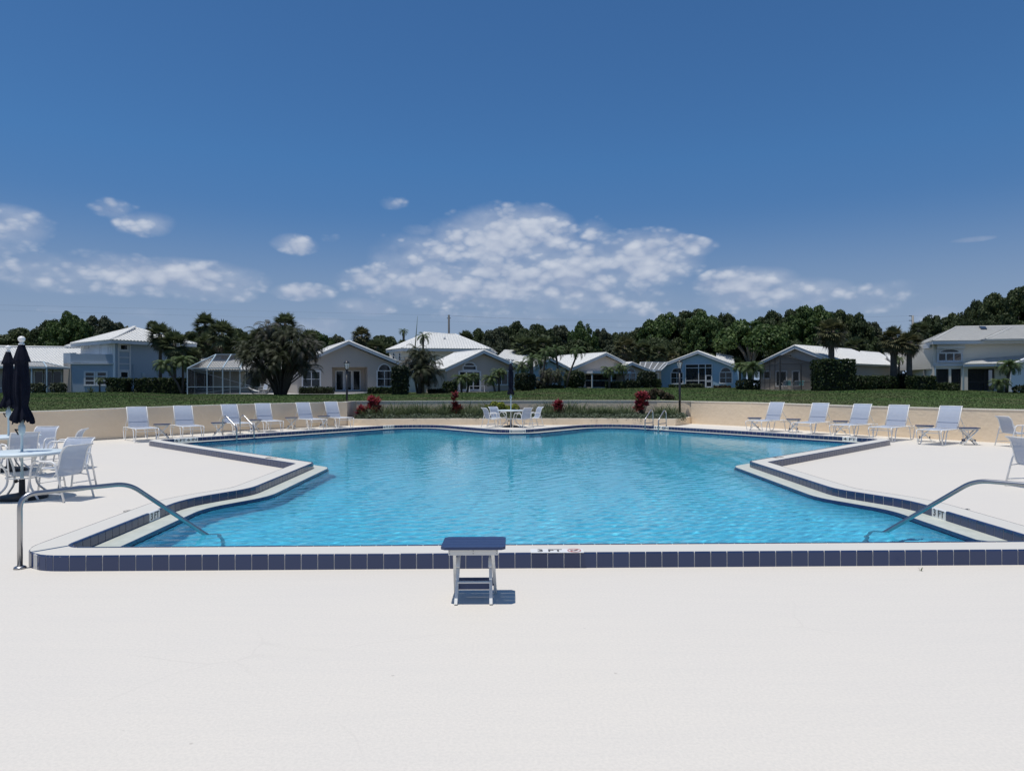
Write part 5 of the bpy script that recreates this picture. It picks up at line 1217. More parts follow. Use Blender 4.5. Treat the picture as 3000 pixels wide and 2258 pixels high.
# lower right part of the roof with solar panels and a little gable
eA = R0 + b3 * .55; zlow = eA.z
q0 = P3(ZE(345, 852), 77); q1 = P3(ZE(905, 862), 82); q2 = P3(ZE(640, 706), 88); q3 = P3(ZE(440, 706), 86.5); q1.z = q0.z; q2.z = q3.z
roof_poly(h10, [q0, q1, q2, q3], M_roof, name='wing_roof')
fw = Face(h10, ZE(350, 0)[0], 78, ZE(900, 0)[0], 83); fw.wall([ZE(350, 868), ZE(900, 868), ZE(900, 1100), ZE(350, 1100)], 5, M_taupe); m = MB(); m.bar(q0, q1, .05, .22); m.build('fascia', M_trim, h10)
def on_plane(px, py, a, b, c):
    n_ = (b - a).cross(c - a); o = Vector((0, 0, EYE)); r = ray(px, py); t = (a - o).dot(n_) / r.dot(n_); return o + r * t, n_.normalized()
for quad in ([(352, 745), (470, 742), (530, 780), (445, 788)], [(360, 785), (395, 783), (425, 806), (385, 808)], [(480, 743), (510, 743), (560, 782), (535, 783)]):
    pp = [on_plane(*ZE(*c), q0, q1, q2) for c in quad]; n_ = pp[0][1]; n_ = n_ if n_.z > 0 else -n_
    m = MB(); m.prism([p + n_ * .22 for p, _ in pp], n_ * .06); me = m.mesh('solar_panel', material('solar panel', (.02, .022, .03), .3)); fix_normals(me); link('solar_panel', me, h10)
gg = Face(h10, ZE(725, 0)[0], 84, ZE(825, 0)[0], 82); gg.wall([ZE(735, 712), ZE(725, 720), ZE(725, 850), ZE(828, 850)], .4, M_taupe, 'small_gable')
m = MB(); m.bar(P3(ZE(728, 705), 84), P3(ZE(828, 835), 81.8), .5, .14); m.build('rake_tiles', M_roof, h10)
# bronze cage
bc = empty('bronze_cage', (0, 0, 0), 0, 'dark bronze screen cage with gabled front attached to the taupe house', 'screen enclosure')
def bb(a, b, w_=.09): m = MB(); m.bar(a, b, w_, w_); return m.build('frame_bar', M_bronze, bc)
c0 = P3(ZD(1113, 905), 75.8); c1 = P3(ZD(1352, 790), 71.5); c1l = Vector((c1.x, c1.y, c0.z)); c2 = P3(ZD(1752, 895), 70.8); zg2 = P3(ZD(1350, 1195), 71.5).z; c2.z = c0.z
gz0 = P3(ZD(1113, 1190), 75.8).z
bb((c0.x, c0.y, gz0), c0); bb((c1.x, c1.y, zg2), c1, .12); bb((c2.x, c2.y, zg2), c2); md = c1l.lerp(c2, .62); bb((md.x, md.y, zg2), (md.x, md.y, c0.z))
pkk = P3(ZD(1545, 800), 76.5); bb(c0, c1); bb(c1, pkk); bb(c1, c2); bb(pkk, P3(ZD(1760, 893), 74)); bb(c2, P3(ZD(1760, 893), 74)); bb(c0, Vector((c1.x, c1.y, c0.z)), .07); bb(Vector((c1.x, c1.y, c0.z)), c2, .07)
m = MB(); m.add([(c0.x, c0.y, gz0), (c1.x, c1.y, zg2), c1, c0], [(0, 1, 2, 3)]); m.add([(c1.x, c1.y, zg2), (c2.x, c2.y, zg2), c2, c1], [(0, 1, 2, 3)]); m.build('wall_screen', M_screen, bc)
m = MB(); m.add([c1, c2, P3(ZD(1760, 893), 74), pkk], [(0, 1, 2, 3)]); m.build('roof_screen', M_screen, bc)
for k in range(1, 4): p = Vector((c0.x, c0.y, gz0)).lerp(Vector((c1.x, c1.y, zg2)), k / 4); q = c0.lerp(c1, k / 4); bb(p, q, .05)
bb(Vector((c0.x, c0.y, gz0 + .75)), Vector((c1.x, c1.y, zg2 + .75)), .05); bb(Vector((c1.x, c1.y, zg2 + .75)), Vector((c2.x, c2.y, zg2 + .75)), .05)
pz = (gz0 + zg2) / 2 + .02
m = MB(); m.prism([(c0.x, c0.y, pz - .3), (c1.x, c1.y, pz - .3), (c2.x + .2, c2.y, pz - .3), (R_.x, R_.y, pz - .3), (L_.x, L_.y, pz - .3)], (0, 0, .3)); me = m.mesh('cage_floor', M_slab); fix_normals(me); link('cage_floor', me, bc)
for x, Y, rz, lb, mt in ((1385, 73.0, .4, 'teal and white patio chair, leftmost inside the bronze cage', None), (1450, 72.6, 2.9, 'teal patio chair with its back to the lawn inside the bronze cage', M_teal), (1530, 73.5, .1, 'white patio chair between the teal ones inside the bronze cage', None), (1585, 72.8, 2.2, 'teal patio chair, rightmost inside the bronze cage', M_teal)):
    far_chair(P3(ZD(x, 1180), Y).x, Y, pz, rz, lb, mt, group='patio chairs in the bronze cage')
tp = copy_tree(table0, None, (P3(ZD(1495, 1180), 73.3).x, 73.3, pz), 0, 'pale patio table among the chairs inside the bronze cage', 1.0); tp['group'] = 'round dining tables'

# --- right two-storey house
h11 = house('cream two storey house with grey white tiled roof and dark screened porches at the right')
f = Face(h11, ZE(1235, 0)[0], 72.5, ZE(2500, 0)[0], 71)
f.wall([ZE(1235, 600), ZE(2500, 590), ZE(2500, 880), ZE(1880, 880), ZE(1235, 880)], 9, M_cream, 'upper_wall')
f3 = Face(h11, ZE(1000, 0)[0], 79.5, ZE(1235, 0)[0], 72.5); f3.wall([ZE(1000, 612), ZE(1235, 600), ZE(1235, 1100), ZE(1000, 1088)], .4, M_cream, 'side_wall')
f3.window(ZE(1052, 705), ZE(1082, 880), 1, 1, fr=.10, trim=.14); f3.window(ZE(1187, 710), ZE(1215, 870), 1, 1, fr=.1, trim=.14)
for a_, b_ in ((1035, 1090), (1160, 1228)): uu0, zz_ = f3.hit(*ZE(a_, 665)); uu1, _ = f3.hit(*ZE(b_, 665)); f3.box('shutter_box', uu0, zz_, uu1, zz_ + .4, .02, .3, M_trim)
f.window(ZE(1285, 712), ZE(1534, 797), 3, 1, fr=.12, trim=.14, arch=.30, out=.06); uu0, zt_ = f.hit(*ZE(1268, 668)); uu1, _ = f.hit(*ZE(1562, 668)); f.box('shutter_box', uu0, zt_, uu1, zt_ + .42, .06, .35, M_trim)
f.box('window_panel', uu0, f.hit(*ZE(1400, 698))[1], uu1, zt_ - .01, .02, .06, M_trim)
# lower storey with openings
z0 = P3(ZE(1500, 1122), 71.8).z; z1 = f.hit(*ZE(1400, 850))[1]; zo = f.hit(*ZE(1400, 884))[1]
U = lambda x: f.hit(*ZE(x, 1000))[0]
f.box('header', U(1235), zo, U(1880), z1, .02, .5, M_cream); 
for a_, b_ in ((1222, 1240), (1376, 1402), (1510, 1580), (1868, 1960)): f.box('pier', U(a_), z0 - .3, U(b_), zo if a_ > 1300 else z1, .02, .5, M_cream)
f.box('belt_course', U(1225), z1 - .05, U(1560), z1 + .1, .03, .62, M_trim); 
for a_, b_ in ((1240, 1376), (1402, 1510), (1580, 1868)): f.box('screen', U(a_), z0, U(b_), zo, .30, .32, M_screen); f.box('screen_rail', U(a_), z0 + .9, U(b_), z0 + .97, .33, .37, M_bronze)
f.box('porch_back', U(1235), z0 - .3, U(1960), zo, -2.4, -2.3, M_grey); f.box('porch_floor', U(1235), z0 - .3, U(1960), z0 + .03, -2.3, .5, M_slab)
f.box('door_frame', U(1765), z0, U(1773), zo - .3, .33, .38, M_bronze)
for a_ in (1222, 1520): f.box('downpipe', U(a_), z0, U(a_ + 9), z1, .5, .6, M_alu)
zE = f.hit(*ZE(1200, 596))[1]
e_fl = P3(ZE(1225, 596), 71.7); e_fr = P3(ZE(2600, 585), 70.0); e_l = P3(ZE(1010, 600), 80.3); rl = P3(ZE(1482, 448), 78); rr_ = P3(ZE(1960, 448), 77)
zz = e_fl.z
for p in (e_fr, e_l): p.z = zz
rr_.z = rl.z; e_bl = e_l + Vector((4, 6, 0)); e_br = e_fr + Vector((0, 16, 0))
roof_poly(h11, [e_fl, e_fr, rl + (e_fr - e_fl).normalized() * 20, rl], M_roofg, False, course=.33); roof_poly(h11, [e_l, e_fl, rl], M_roofg, False, course=.33)
roof_poly(h11, [e_bl, e_l, rl], M_roofg, False, course=.33)
m = MB(); m.tube([e_fl + Vector((0, 0, .18)), rl + Vector((0, 0, .18))], .09, 6); m.build('hip_cap', M_roofg, h11); m = MB(); m.tube([rl + Vector((0, 0, .18)), rl + (e_fr - e_fl).normalized() * 20 + Vector((0, 0, .18))], .09, 6); m.build('ridge_cap', M_roofg, h11)
for p, q in ((e_l, e_fl), (e_fl, e_fr)): m = MB(); m.bar(p - Vector((0, 0, .05)), q - Vector((0, 0, .05)), .06, .28); m.build('fascia', M_trim, h11)
# projecting hip on the right part
g0 = P3(ZE(1800, 588), 70.4); g1 = P3(ZE(2420, 585), 69.4); gt = P3(ZE(2085, 457), 75); g0.z = g1.z = zz + .06
roof_poly(h11, [g0, g1, gt + (g1 - g0).normalized() * 3, gt], M_roofg, False, course=.33); roof_poly(h11, [g0 + Vector((0, 9, 0)), g0, gt], M_roofg, False, course=.33)
m = MB(); m.tube([g0 + Vector((0, 0, .18)), gt + Vector((0, 0, .18))], .09, 6); m.build('hip_cap', M_roofg, h11)
pp = [on_plane(*ZE(*c), e_fl, e_fr, rl) for c in ((1728, 452), (1800, 455), (1818, 482), (1752, 480))]; m = MB(); m.prism([p + Vector((0, 0, .2)) for p, _ in pp], (0, 0, .1)); me = m.mesh('skylight', material('solar panel')); fix_normals(me); link('skylight', me, h11)
# lower right roof
l0 = P3(ZE(1560, 848), 70.9); l1 = P3(ZE(2500, 850), 68.5); l2 = P3(ZE(2500, 650), 73.5); l3 = P3(ZE(2095, 655), 74.5); l1.z = l0.z; l2.z = l3.z
roof_poly(h11, [l0, l1, l2, l3], M_roofg, False, course=.33, name='lower_roof'); m = MB(); m.bar(l0, l1, .06, .24); m.build('fascia', M_trim, h11)
m = MB(); a_ = f.W(U(1880), z0 - .3, .02); f.box('lower_wall', U(1955), z0 - .3, U(2500), l0.z - .05, .0, .4, M_cream)
h12 = house('pale blue house corner with white rake at the right picture edge')
f = Face(h12, ZE(2075, 0)[0], 64.5, ZE(2700, 0)[0], 62.5); f.wall([ZE(2078, 845), ZE(2240, 770), ZE(2700, 620), ZE(2700, 1150), ZE(2078, 1145)], 3, M_white_w)
m = MB(); m.bar(P3(ZE(2062, 856), 64.3), P3(ZE(2700, 605), 62.3), .5, .2); m.build('rake', M_trim, h12)

# --- utility poles and wires
up_ = empty('utility_pole', (0, 0, 0), 0, 'tall dark steel utility pole behind the cream two storey house', 'utility pole')
t_ = P3(ZB(1818, 210), 130); m = MB(); m.tube([(t_.x, t_.y, 1), t_], [.22, .17], 10); m.build('shaft', material('weathered steel', (.06, .065, .07), .7), up_)
m = MB(); m.bar((t_.x - .35, t_.y, t_.z - .6), (t_.x + .35, t_.y, t_.z - .6), .15, .1); m.build('bracket', M_black, up_)
up2 = empty('utility_pole', (0, 0, 0), 0, 'grey concrete utility pole above the palms at the right', 'utility pole')
t2 = P3(ZE(1015, 305), 120); m = MB(); m.tube([(t2.x, t2.y, 1), t2], [.22, .18], 10); m.build('shaft', material('pale concrete', (.26, .26, .25), .8), up2)
for y in (358, 308): p = P3(ZE(975, y), 120); m = MB(); m.bar(p, (t2.x, t2.y, p.z), .12, .1); m.build('arm', M_black, up2)
wires = [[(-100, 880), ZB(1818, 215)], [(-100, 895), ZB(1818, 275)], [ZB(1818, 215), ZC(1000, 268), ZC(1600, 285), (2400, 960)], [ZB(1818, 265), ZC(600, 295), ZC(1500, 330), (2300, 975)], [ZB(1818, 215), ZC(350, 235), ZC(1800, 277), (2350, 955)],
         [ZE(300, 322), ZE(975, 308)], [ZE(1020, 308), ZE(1500, 330), (3100, 945)], [ZE(600, 385), ZE(975, 362)]]
WL = ['upper wire left of the tall dark pole', 'lower wire left of the tall dark pole', 'top wire right of the tall dark pole', 'lowest wire right of the tall dark pole', 'middle wire right of the tall dark pole', 'upper wire left of the concrete pole', 'wire right of the concrete pole', 'lower wire left of the concrete pole']
for wv, wl_ in zip(wires, WL):
    pts = [P3(p, 128) for p in wv]; m = MB(); m.tube(arcpts(pts, 30, 6) if len(pts) > 2 else pts, .008, 4); o = m.build('power_line', M_black)
    tag(o, 'thin power line, ' + wl_, 'power line', 'power lines between the utility poles')
# ---------------------------------------------------------------- vegetation
def leafmat(name, c, c2, trans=.25, isl=.35, rough=.55): return material(name, c, rough, spec=.25, noise=(.5, .7, c2), trans=trans, island=isl)
L_oak = leafmat('dark oak leaves', (.046, .066, .027), (.080, .108, .040))
L_fig = leafmat('fresh green leaves', (.058, .100, .028), (.090, .140, .044))
L_sea = leafmat('grey green leaves', (.055, .070, .038), (.082, .098, .056))
L_palm = leafmat('sabal palm leaves', (.075, .100, .045), (.13, .15, .08), .2)
L_palmy = leafmat('yellowing palm leaves', (.085, .095, .042), (.15, .14, .07), .2)
L_dead = leafmat('dead palm leaves', (.12, .095, .065), (.17, .14, .10), .1)
L_fea = leafmat('feather palm leaves', (.065, .105, .035), (.11, .15, .055), .25)
L_greyf = leafmat('greyish dry fronds', (.075, .075, .060), (.13, .125, .10), .15)
L_areca = leafmat('dark areca leaves', (.040, .052, .024), (.075, .080, .045), .2)  # darker leaf colour for the clumping palms
L_hedge = leafmat('hedge leaves', (.026, .045, .014), (.050, .070, .024))
L_hedged = leafmat('dark hedge leaves', (.020, .032, .014), (.036, .050, .020))
L_strap = leafmat('strappy leaves', (.085, .12, .055), (.15, .18, .095), .25)
L_cover = leafmat('silvery ground cover', (.09, .12, .075), (.15, .18, .12), .2)
L_red = leafmat('crimson leaves', (.26, .035, .045), (.40, .10, .10), .3)
L_yel = leafmat('yellow green leaves', (.20, .24, .03), (.32, .34, .06), .3)
L_brz = leafmat('bronze leaves', (.06, .05, .028), (.10, .075, .04), .2)
B_bark = material('grey bark', (.10, .085, .07), .9, noise=(6, .6, (.16, .14, .12)), bump=(12, .8, .03))
B_palm = material('palm bark', (.085, .070, .058), .9, noise=(5, .6, (.14, .12, .10)), bump=(14, .8, .04))
def unit(v): return v / np.linalg.norm(v, axis=-1, keepdims=True)
def leaf_quads(C, N, size, rg, aspect=1.6):
    """quads centred at C facing roughly N"""
    n = len(C); a = unit(np.cross(N, rg.normal(size=(n, 3)))); b = np.cross(N, a); s = (size * rg.uniform(.6, 1.3, n))[:, None]
    a = a * s * .5 * aspect; b = b * s * .5
    return np.stack([C - a, C - b * .9, C + a, C + b * .9], 1)
def cloud(lobes, n, size, rg, jitter=.6):
    """lobes: (k,4) x,y,z,r ; leaves sit on and in the lobes"""
    L_ = np.array(lobes); w_ = L_[:, 3] ** 2; k = rg.choice(len(L_), n, p=w_ / w_.sum()); d = unit(rg.normal(size=(n, 3)))
    d[:, 2] = np.where(rg.random(n) < .35, np.abs(d[:, 2]), d[:, 2]); r = L_[k, 3] * (.55 + .5 * rg.random(n) ** .5)
    C = L_[k, :3] + d * r[:, None] * np.array([1, 1, .85]); N = unit(d + rg.normal(size=(n, 3)) * jitter); return leaf_quads(C, N, size, rg)
def crown_lobes(R, H, z0, k, rg, flat=.6):
    """lobes spread over a lumpy dome of radius R and height H standing on z0"""
    out = []
    ph = rg.uniform(0, 6.28, 3)
    for i in range(k):
        a = rg.uniform(0, 2 * np.pi); e = rg.uniform(-.25, 1) * (1 + .14 * math.sin(2 * a + ph[0]) + .10 * math.sin(5 * a + ph[1])); rr = R * (1 + .16 * math.sin(3 * a + ph[2])) * (max(.10, 1 - min(max(e, 0), 1) ** 2.6) ** .5) * rg.uniform(.25, .97) ** .8; z = z0 + H * .35 + min(e, 1.06) * H * .52
        out.append((rr * math.cos(a), rr * math.sin(a), z, rg.uniform(.09, .19) * R))
    return out
def tree_mesh(R, H, z0, mat, rg, n=20000, k=150, size=.25): return quads_mesh('crown', cloud(crown_lobes(R, H, z0, k, rg), n, size, rg), mat)
def trunk_mesh(R, z0, H, rg, mat=None, r0=.35, limbs=6, spread=.55):
    m = MB(); top = z0 + H * .35
    m.tube([(0, 0, -.4), (rg.uniform(-.2, .2), rg.uniform(-.2, .2), z0 * .5), (0, 0, z0)], [r0, r0 * .8, r0 * .7], 8)
    for i in range(limbs):
        a = 2 * math.pi * i / limbs + rg.uniform(-.4, .4); q = R * spread; m.tube([(0, 0, z0 - .2), (math.cos(a) * q * .4, math.sin(a) * q * .4, z0 + (top - z0) * .6), (math.cos(a) * q, math.sin(a) * q, top + H * .25)], [r0 * .45, r0 * .3, r0 * .12], 6)
    return m.mesh('trunk', mat or B_bark)
def tree(px, ytop, wpx, Y, kind, label, group, proto={}):
    """broadleaf tree: crown top at ytop, width wpx pixels, at depth Y"""
    rg = np.random.default_rng(int(px * 7 + ytop)); mats = {'oak': L_oak, 'fig': L_fig, 'sea': L_sea}
    R = wpx / F * Y / 2; zt = EYE + (horizon(px) - ytop) / F * Y; g0 = ground_z(ray(px, 1135).x * Y, Y); H = zt - g0
    key = (kind, int(px) % 3)
    if key not in proto:
        z0 = .30; kr = np.random.default_rng(hash(key[0]) % 100 * 0 + len(proto) + 11)
        proto[key] = (tree_mesh(5, 7.2, 2.4, mats[kind], kr), trunk_mesh(5, 2.6, 7, kr))
    c, t = proto[key]; o = empty('tree', (ray(px, 1135).x * Y, Y, g0), rg.uniform(0, 6.28), label, 'tree', group)
    o.scale = (R / 5.2, R / 5.2, H / 9.0); link('crown', c, o); link('trunk', t, o); return o
back = [  # px, top, width, depth, kind
    (-40, 975, 230, 118, 'oak'), (70, 962, 190, 122, 'oak'), (150, 940, 150, 116, 'oak'), (205, 917, 150, 108, 'fig'), (290, 930, 160, 118, 'sea'), (350, 948, 120, 124, 'sea'), (430, 985, 160, 128, 'oak'), (560, 975, 190, 130, 'oak'), (700, 968, 200, 130, 'oak'),
    (930, 978, 130, 120, 'fig'), (985, 985, 110, 125, 'sea'), (1130, 990, 150, 126, 'oak'), (1210, 1005, 130, 128, 'oak'), (1290, 1000, 120, 130, 'oak'), (1405, 972, 110, 125, 'oak'), (1450, 968, 120, 122, 'sea'), (1510, 954, 150, 126, 'oak'), (1580, 962, 130, 124, 'oak'), (1640, 965, 130, 128, 'sea'), (1708, 956, 110, 116, 'fig'), (1760, 975, 100, 122, 'sea'), (1810, 985, 120, 126, 'oak'),
    (1870, 972, 120, 124, 'oak'), (1950, 935, 170, 120, 'fig'), (2030, 925, 190, 118, 'oak'), (2060, 930, 150, 112, 'fig'), (2125, 935, 120, 124, 'oak'), (2260, 930, 150, 126, 'oak'), (2330, 925, 150, 124, 'oak'), (2375, 917, 190, 118, 'fig'), (2450, 930, 150, 122, 'oak'), (2505, 938, 130, 120, 'oak'), (2555, 962, 110, 124, 'sea'), (2610, 1000, 120, 126, 'oak'),
    (2730, 945, 130, 118, 'oak'), (2800, 938, 140, 122, 'oak'), (2860, 905, 110, 112, 'oak'), (2920, 885, 160, 108, 'oak'), (2990, 872, 200, 105, 'oak'), (3090, 860, 220, 110, 'oak'),
    (1330, 1010, 130, 112, 'oak'), (1560, 1000, 160, 112, 'oak'), (1690, 1005, 150, 112, 'oak'), (1800, 1020, 140, 110, 'sea'), (1930, 1000, 170, 112, 'oak'), (2060, 1000, 170, 112, 'oak'), (2320, 1010, 170, 105, 'oak'), (2480, 1005, 160, 108, 'oak'), (2660, 1015, 150, 112, 'oak'), (840, 1010, 170, 110, 'oak'), (640, 1010, 170, 100, 'oak'), (1060, 1020, 140, 115, 'oak'), (1170, 1030, 130, 112, 'sea'),
    (2780, 985, 130, 112, 'sea'), (2890, 960, 130, 104, 'oak'), (420, 1030, 120, 108, 'sea'), (2170, 1015, 150, 104, 'oak'), (1450, 1020, 130, 106, 'sea')]
WORD = {'oak': 'dark green oak', 'fig': 'round fresh green tree', 'sea': 'grey green tree'}
SPOT = [(370, 'above the long white roof at the far left'), (760, 'behind the screen enclosure at the left'), (1080, 'behind the grey gabled house'), (1350, 'behind the cream two storey house'), (1660, 'behind the centre palms'), (1840, 'behind the awning house'), (2130, 'behind the blue gabled house'), (2450, 'behind the taupe caged house'), (2700, 'beside the right utility pole'), (9999, 'behind the two storey house at the right')]
cnt = {}
TG = 'trees behind the houses'
for px, yt, wpx, Y, kd in back:
    spot = next(s for x, s in SPOT if px < x); key = (kd, spot); cnt[key] = cnt.get(key, 0) + 1
    size = 'tall' if yt < 945 else ('middle sized' if yt < 985 else 'low')
    k2 = (kd, spot, size); cnt[k2] = cnt.get(k2, 0) + 1
    lb = f"{size} {WORD[kd]} {spot}" + ('' if cnt[k2] == 1 else {2: ', second one', 3: ', third one', 4: ', fourth one'}.get(cnt[k2], ', fifth one'))
    tree(px, yt, wpx, Y, kd, lb, TG)
# the umbrella-shaped tree with bare limbs showing
def umbrella_tree():
    px, Y = 2200, 99; x = ray(px, 1135).x * Y; g0 = ground_z(x, Y); rg = np.random.default_rng(4)
    s = Y / F; R = 98 * s; zt = EYE + (1137 - 938) * s - g0; zb = EYE + (1137 - 1005) * s - g0
    o = empty('tree', (x, Y, g0), 0, 'broad umbrella shaped tree with pale bare limbs behind the taupe caged house', 'tree', TG)
    lob = []
    for i in range(64):
        a = rg.uniform(0, 6.28); q = R * math.sqrt(rg.uniform(0, 1)) * .92; z = zb + (zt - zb) * (1 - (q / R) ** 2) * .86 + rg.uniform(-1, .2) * .8; lob.append((q * math.cos(a), q * math.sin(a), z - .6, rg.uniform(.8, 1.35)))
    link('crown', quads_mesh('crown', cloud(lob, 9500, .34, rg), L_fig), o)
    m = MB()
    for i in range(7):
        a = i * .9 + .3; q = R * rg.uniform(.35, .7); m.tube([(0, 0, 0), (rg.uniform(-.3, .3), 0, zb * .35), (math.cos(a) * q * .35, math.sin(a) * q * .35, zb * .75), (math.cos(a) * q, math.sin(a) * q, zb + 1)], [.28, .22, .17, .06], 6)
    m.build('trunk', material('pale bark', (.24, .22, .19), .9), o)
umbrella_tree()

# palms -------------------------------------------------------------------------
def fan_crown(rg, n=36, R=1.0, blades=15, lo=-1.15, hi=1.5, mat=None, droop=.32, name='crown'):
    """unit crown of fan leaves: tips reach about radius R"""
    Q = []
    for i in range(n):
        sl = math.sin(lo); e = math.asin(sl + (.985 - sl) * (i + .5) / n) if lo > -1.3 and hi > 1 else lo + (hi - lo) * (i + .5) / n; a = i * 2.399 + rg.uniform(-.3, .3); e += rg.uniform(-.12, .12)
        D = np.array([math.cos(e) * math.cos(a), math.cos(e) * math.sin(a), math.sin(e)]); side = np.array([-math.sin(a), math.cos(a), 0.]); upv = np.cross(D, side) * -1
        pet = D * R * rg.uniform(.28, .46); pet[2] -= .03 * R
        tw = rg.uniform(-.5, .5); side2 = side * math.cos(tw) + upv * math.sin(tw)
        w0 = .009 * R; pt = np.array([[0, 0, 0], [0, 0, 0]], float)
        Q.append([pt[0] - side * w0, pet - side * w0, pet + side * w0, pt[0] + side * w0])
        for b in range(blades):
            t = (b / (blades - 1) - .5) * 2; ang = t * 1.45; bl = R * (.62 - .18 * abs(t)) * rg.uniform(.85, 1.1)
            d = D * math.cos(ang) + side2 * math.sin(ang); d = d + upv * .0; mid = pet + d * bl * .55 - np.array([0, 0, droop * bl * .10]); tip = pet + d * bl * .95 - np.array([0, 0, droop * bl * (.35 + .2 * rg.random())])
            wv = np.cross(d, upv); wv = wv / (np.linalg.norm(wv) + 1e-9) * R * .036
            Q.append([pet, pet, mid + wv, mid - wv]); Q.append([mid - wv, mid + wv, tip, tip])
    return quads_mesh(name, np.array(Q), mat)
def feather_crown(rg, n=22, R=1.0, leaflets=20, lo=-.35, hi=1.35, mat=None, arch=.9, wid=.26, name='crown'):
    Q = []
    for i in range(n):
        e = lo + (hi - lo) * ((i + .5) / n) ** .9 + rg.uniform(-.1, .1); a = i * 2.399 + rg.uniform(-.3, .3); h = np.array([math.cos(a), math.sin(a), 0.]); side = np.array([-math.sin(a), math.cos(a), 0.])
        P_ = []; p = np.zeros(3); ee = e; st = R * rg.uniform(.9, 1.1) / 10
        for k in range(11): P_.append(p.copy()); p = p + (h * math.cos(ee) + np.array([0, 0, math.sin(ee)])) * st; ee -= arch * .18 * (1 + .08 * k)
        P_ = np.array(P_)
        for k in range(10):
            w0 = .010 * R * (1 - k / 12); Q.append([P_[k] - side * w0, P_[k + 1] - side * w0, P_[k + 1] + side * w0, P_[k] + side * w0])
        for j in range(leaflets):
            t = .12 + .88 * (j + .5) / leaflets; f_ = t * 10; k = min(int(f_), 9); q = P_[k] + (P_[k + 1] - P_[k]) * (f_ - k); tg = unit(P_[k + 1] - P_[k]); L0 = wid * R * math.sin(math.pi * min(t * .9 + .12, 1)) ** .6 * rg.uniform(.85, 1.1)
            for sg in (-1, 1):
                d = side * sg * .8 + tg * .55 - np.array([0, 0, .35 + .2 * rg.random()]); tip = q + d * L0; mid = q + (side * sg * .8 + tg * .45 - np.array([0, 0, .05])) * L0 * .5; wv = tg * R * .014
                Q.append([q - wv, q + wv, mid + wv, mid - wv]); Q.append([mid - wv, mid + wv, tip, tip])
    return quads_mesh(name, np.array(Q), mat)
rgp = np.random.default_rng(21)
FAN = [fan_crown(rgp, 62, 1.0, 15, mat=L_palm) for _ in range(3)]; FANY = fan_crown(rgp, 58, 1.0, 15, mat=L_palmy, droop=.55); FAND = [fan_crown(rgp, 16, .92, 11, -1.35, -.75, L_dead, 1.0, 'dead_fronds') for _ in range(2)]
FEA = [feather_crown(rgp, 30, 1.0, 24, mat=L_fea) for _ in range(3)]; FEAQ = feather_crown(rgp, 18, 1.0, 22, -.6, 1.3, L_fea, 1.0, .20)
def palm(px, yc, rpx, Y, kind, label, group, ybase=None, lean=0.0, rtr=.16, dead=True):
    """crown centre at yc with radius rpx pixels"""
    x = ray(px, 1135).x * Y; R = rpx / F * Y; zc = EYE + (horizon(px) - yc) / F * Y; bx = x + lean; g0 = ground_z(bx, Y); rg = random.Random(int(px * 3 + yc))
    o = empty('palm_tree', (bx, Y, g0), 0, label, 'palm tree', group); H = zc - g0
    me = {'fan': FAN[int(px) % 3], 'fany': FANY, 'fea': FEA[int(px) % 3], 'queen': FEAQ}[kind]
    c = link('crown', me, o, (-lean, 0, H)); c.scale = (R, R, R * (1.0 if kind[:3] == 'fan' else .9)); c.rotation_euler = (0, 0, rg.uniform(0, 6.28))
    if kind[:3] == 'fan' and dead: d_ = link('dead_fronds', FAND[int(px) % 2], o, (-lean, 0, H - .05)); d_.scale = (R * .9, R * .9, R * .95); d_.rotation_euler = (0, 0, rg.uniform(0, 6))
    m = MB(); m.tube([(0, 0, -.3), (-lean * .35, 0, H * .4), (-lean * .85, 0, H * .8), (-lean, 0, H + .1)], [rtr * 1.25, rtr, rtr * .95, rtr * 1.1], 9); m.build('trunk', B_palm, o)
    return o
SG = 'cabbage palms among the houses'; FG = 'feather palms near the houses'
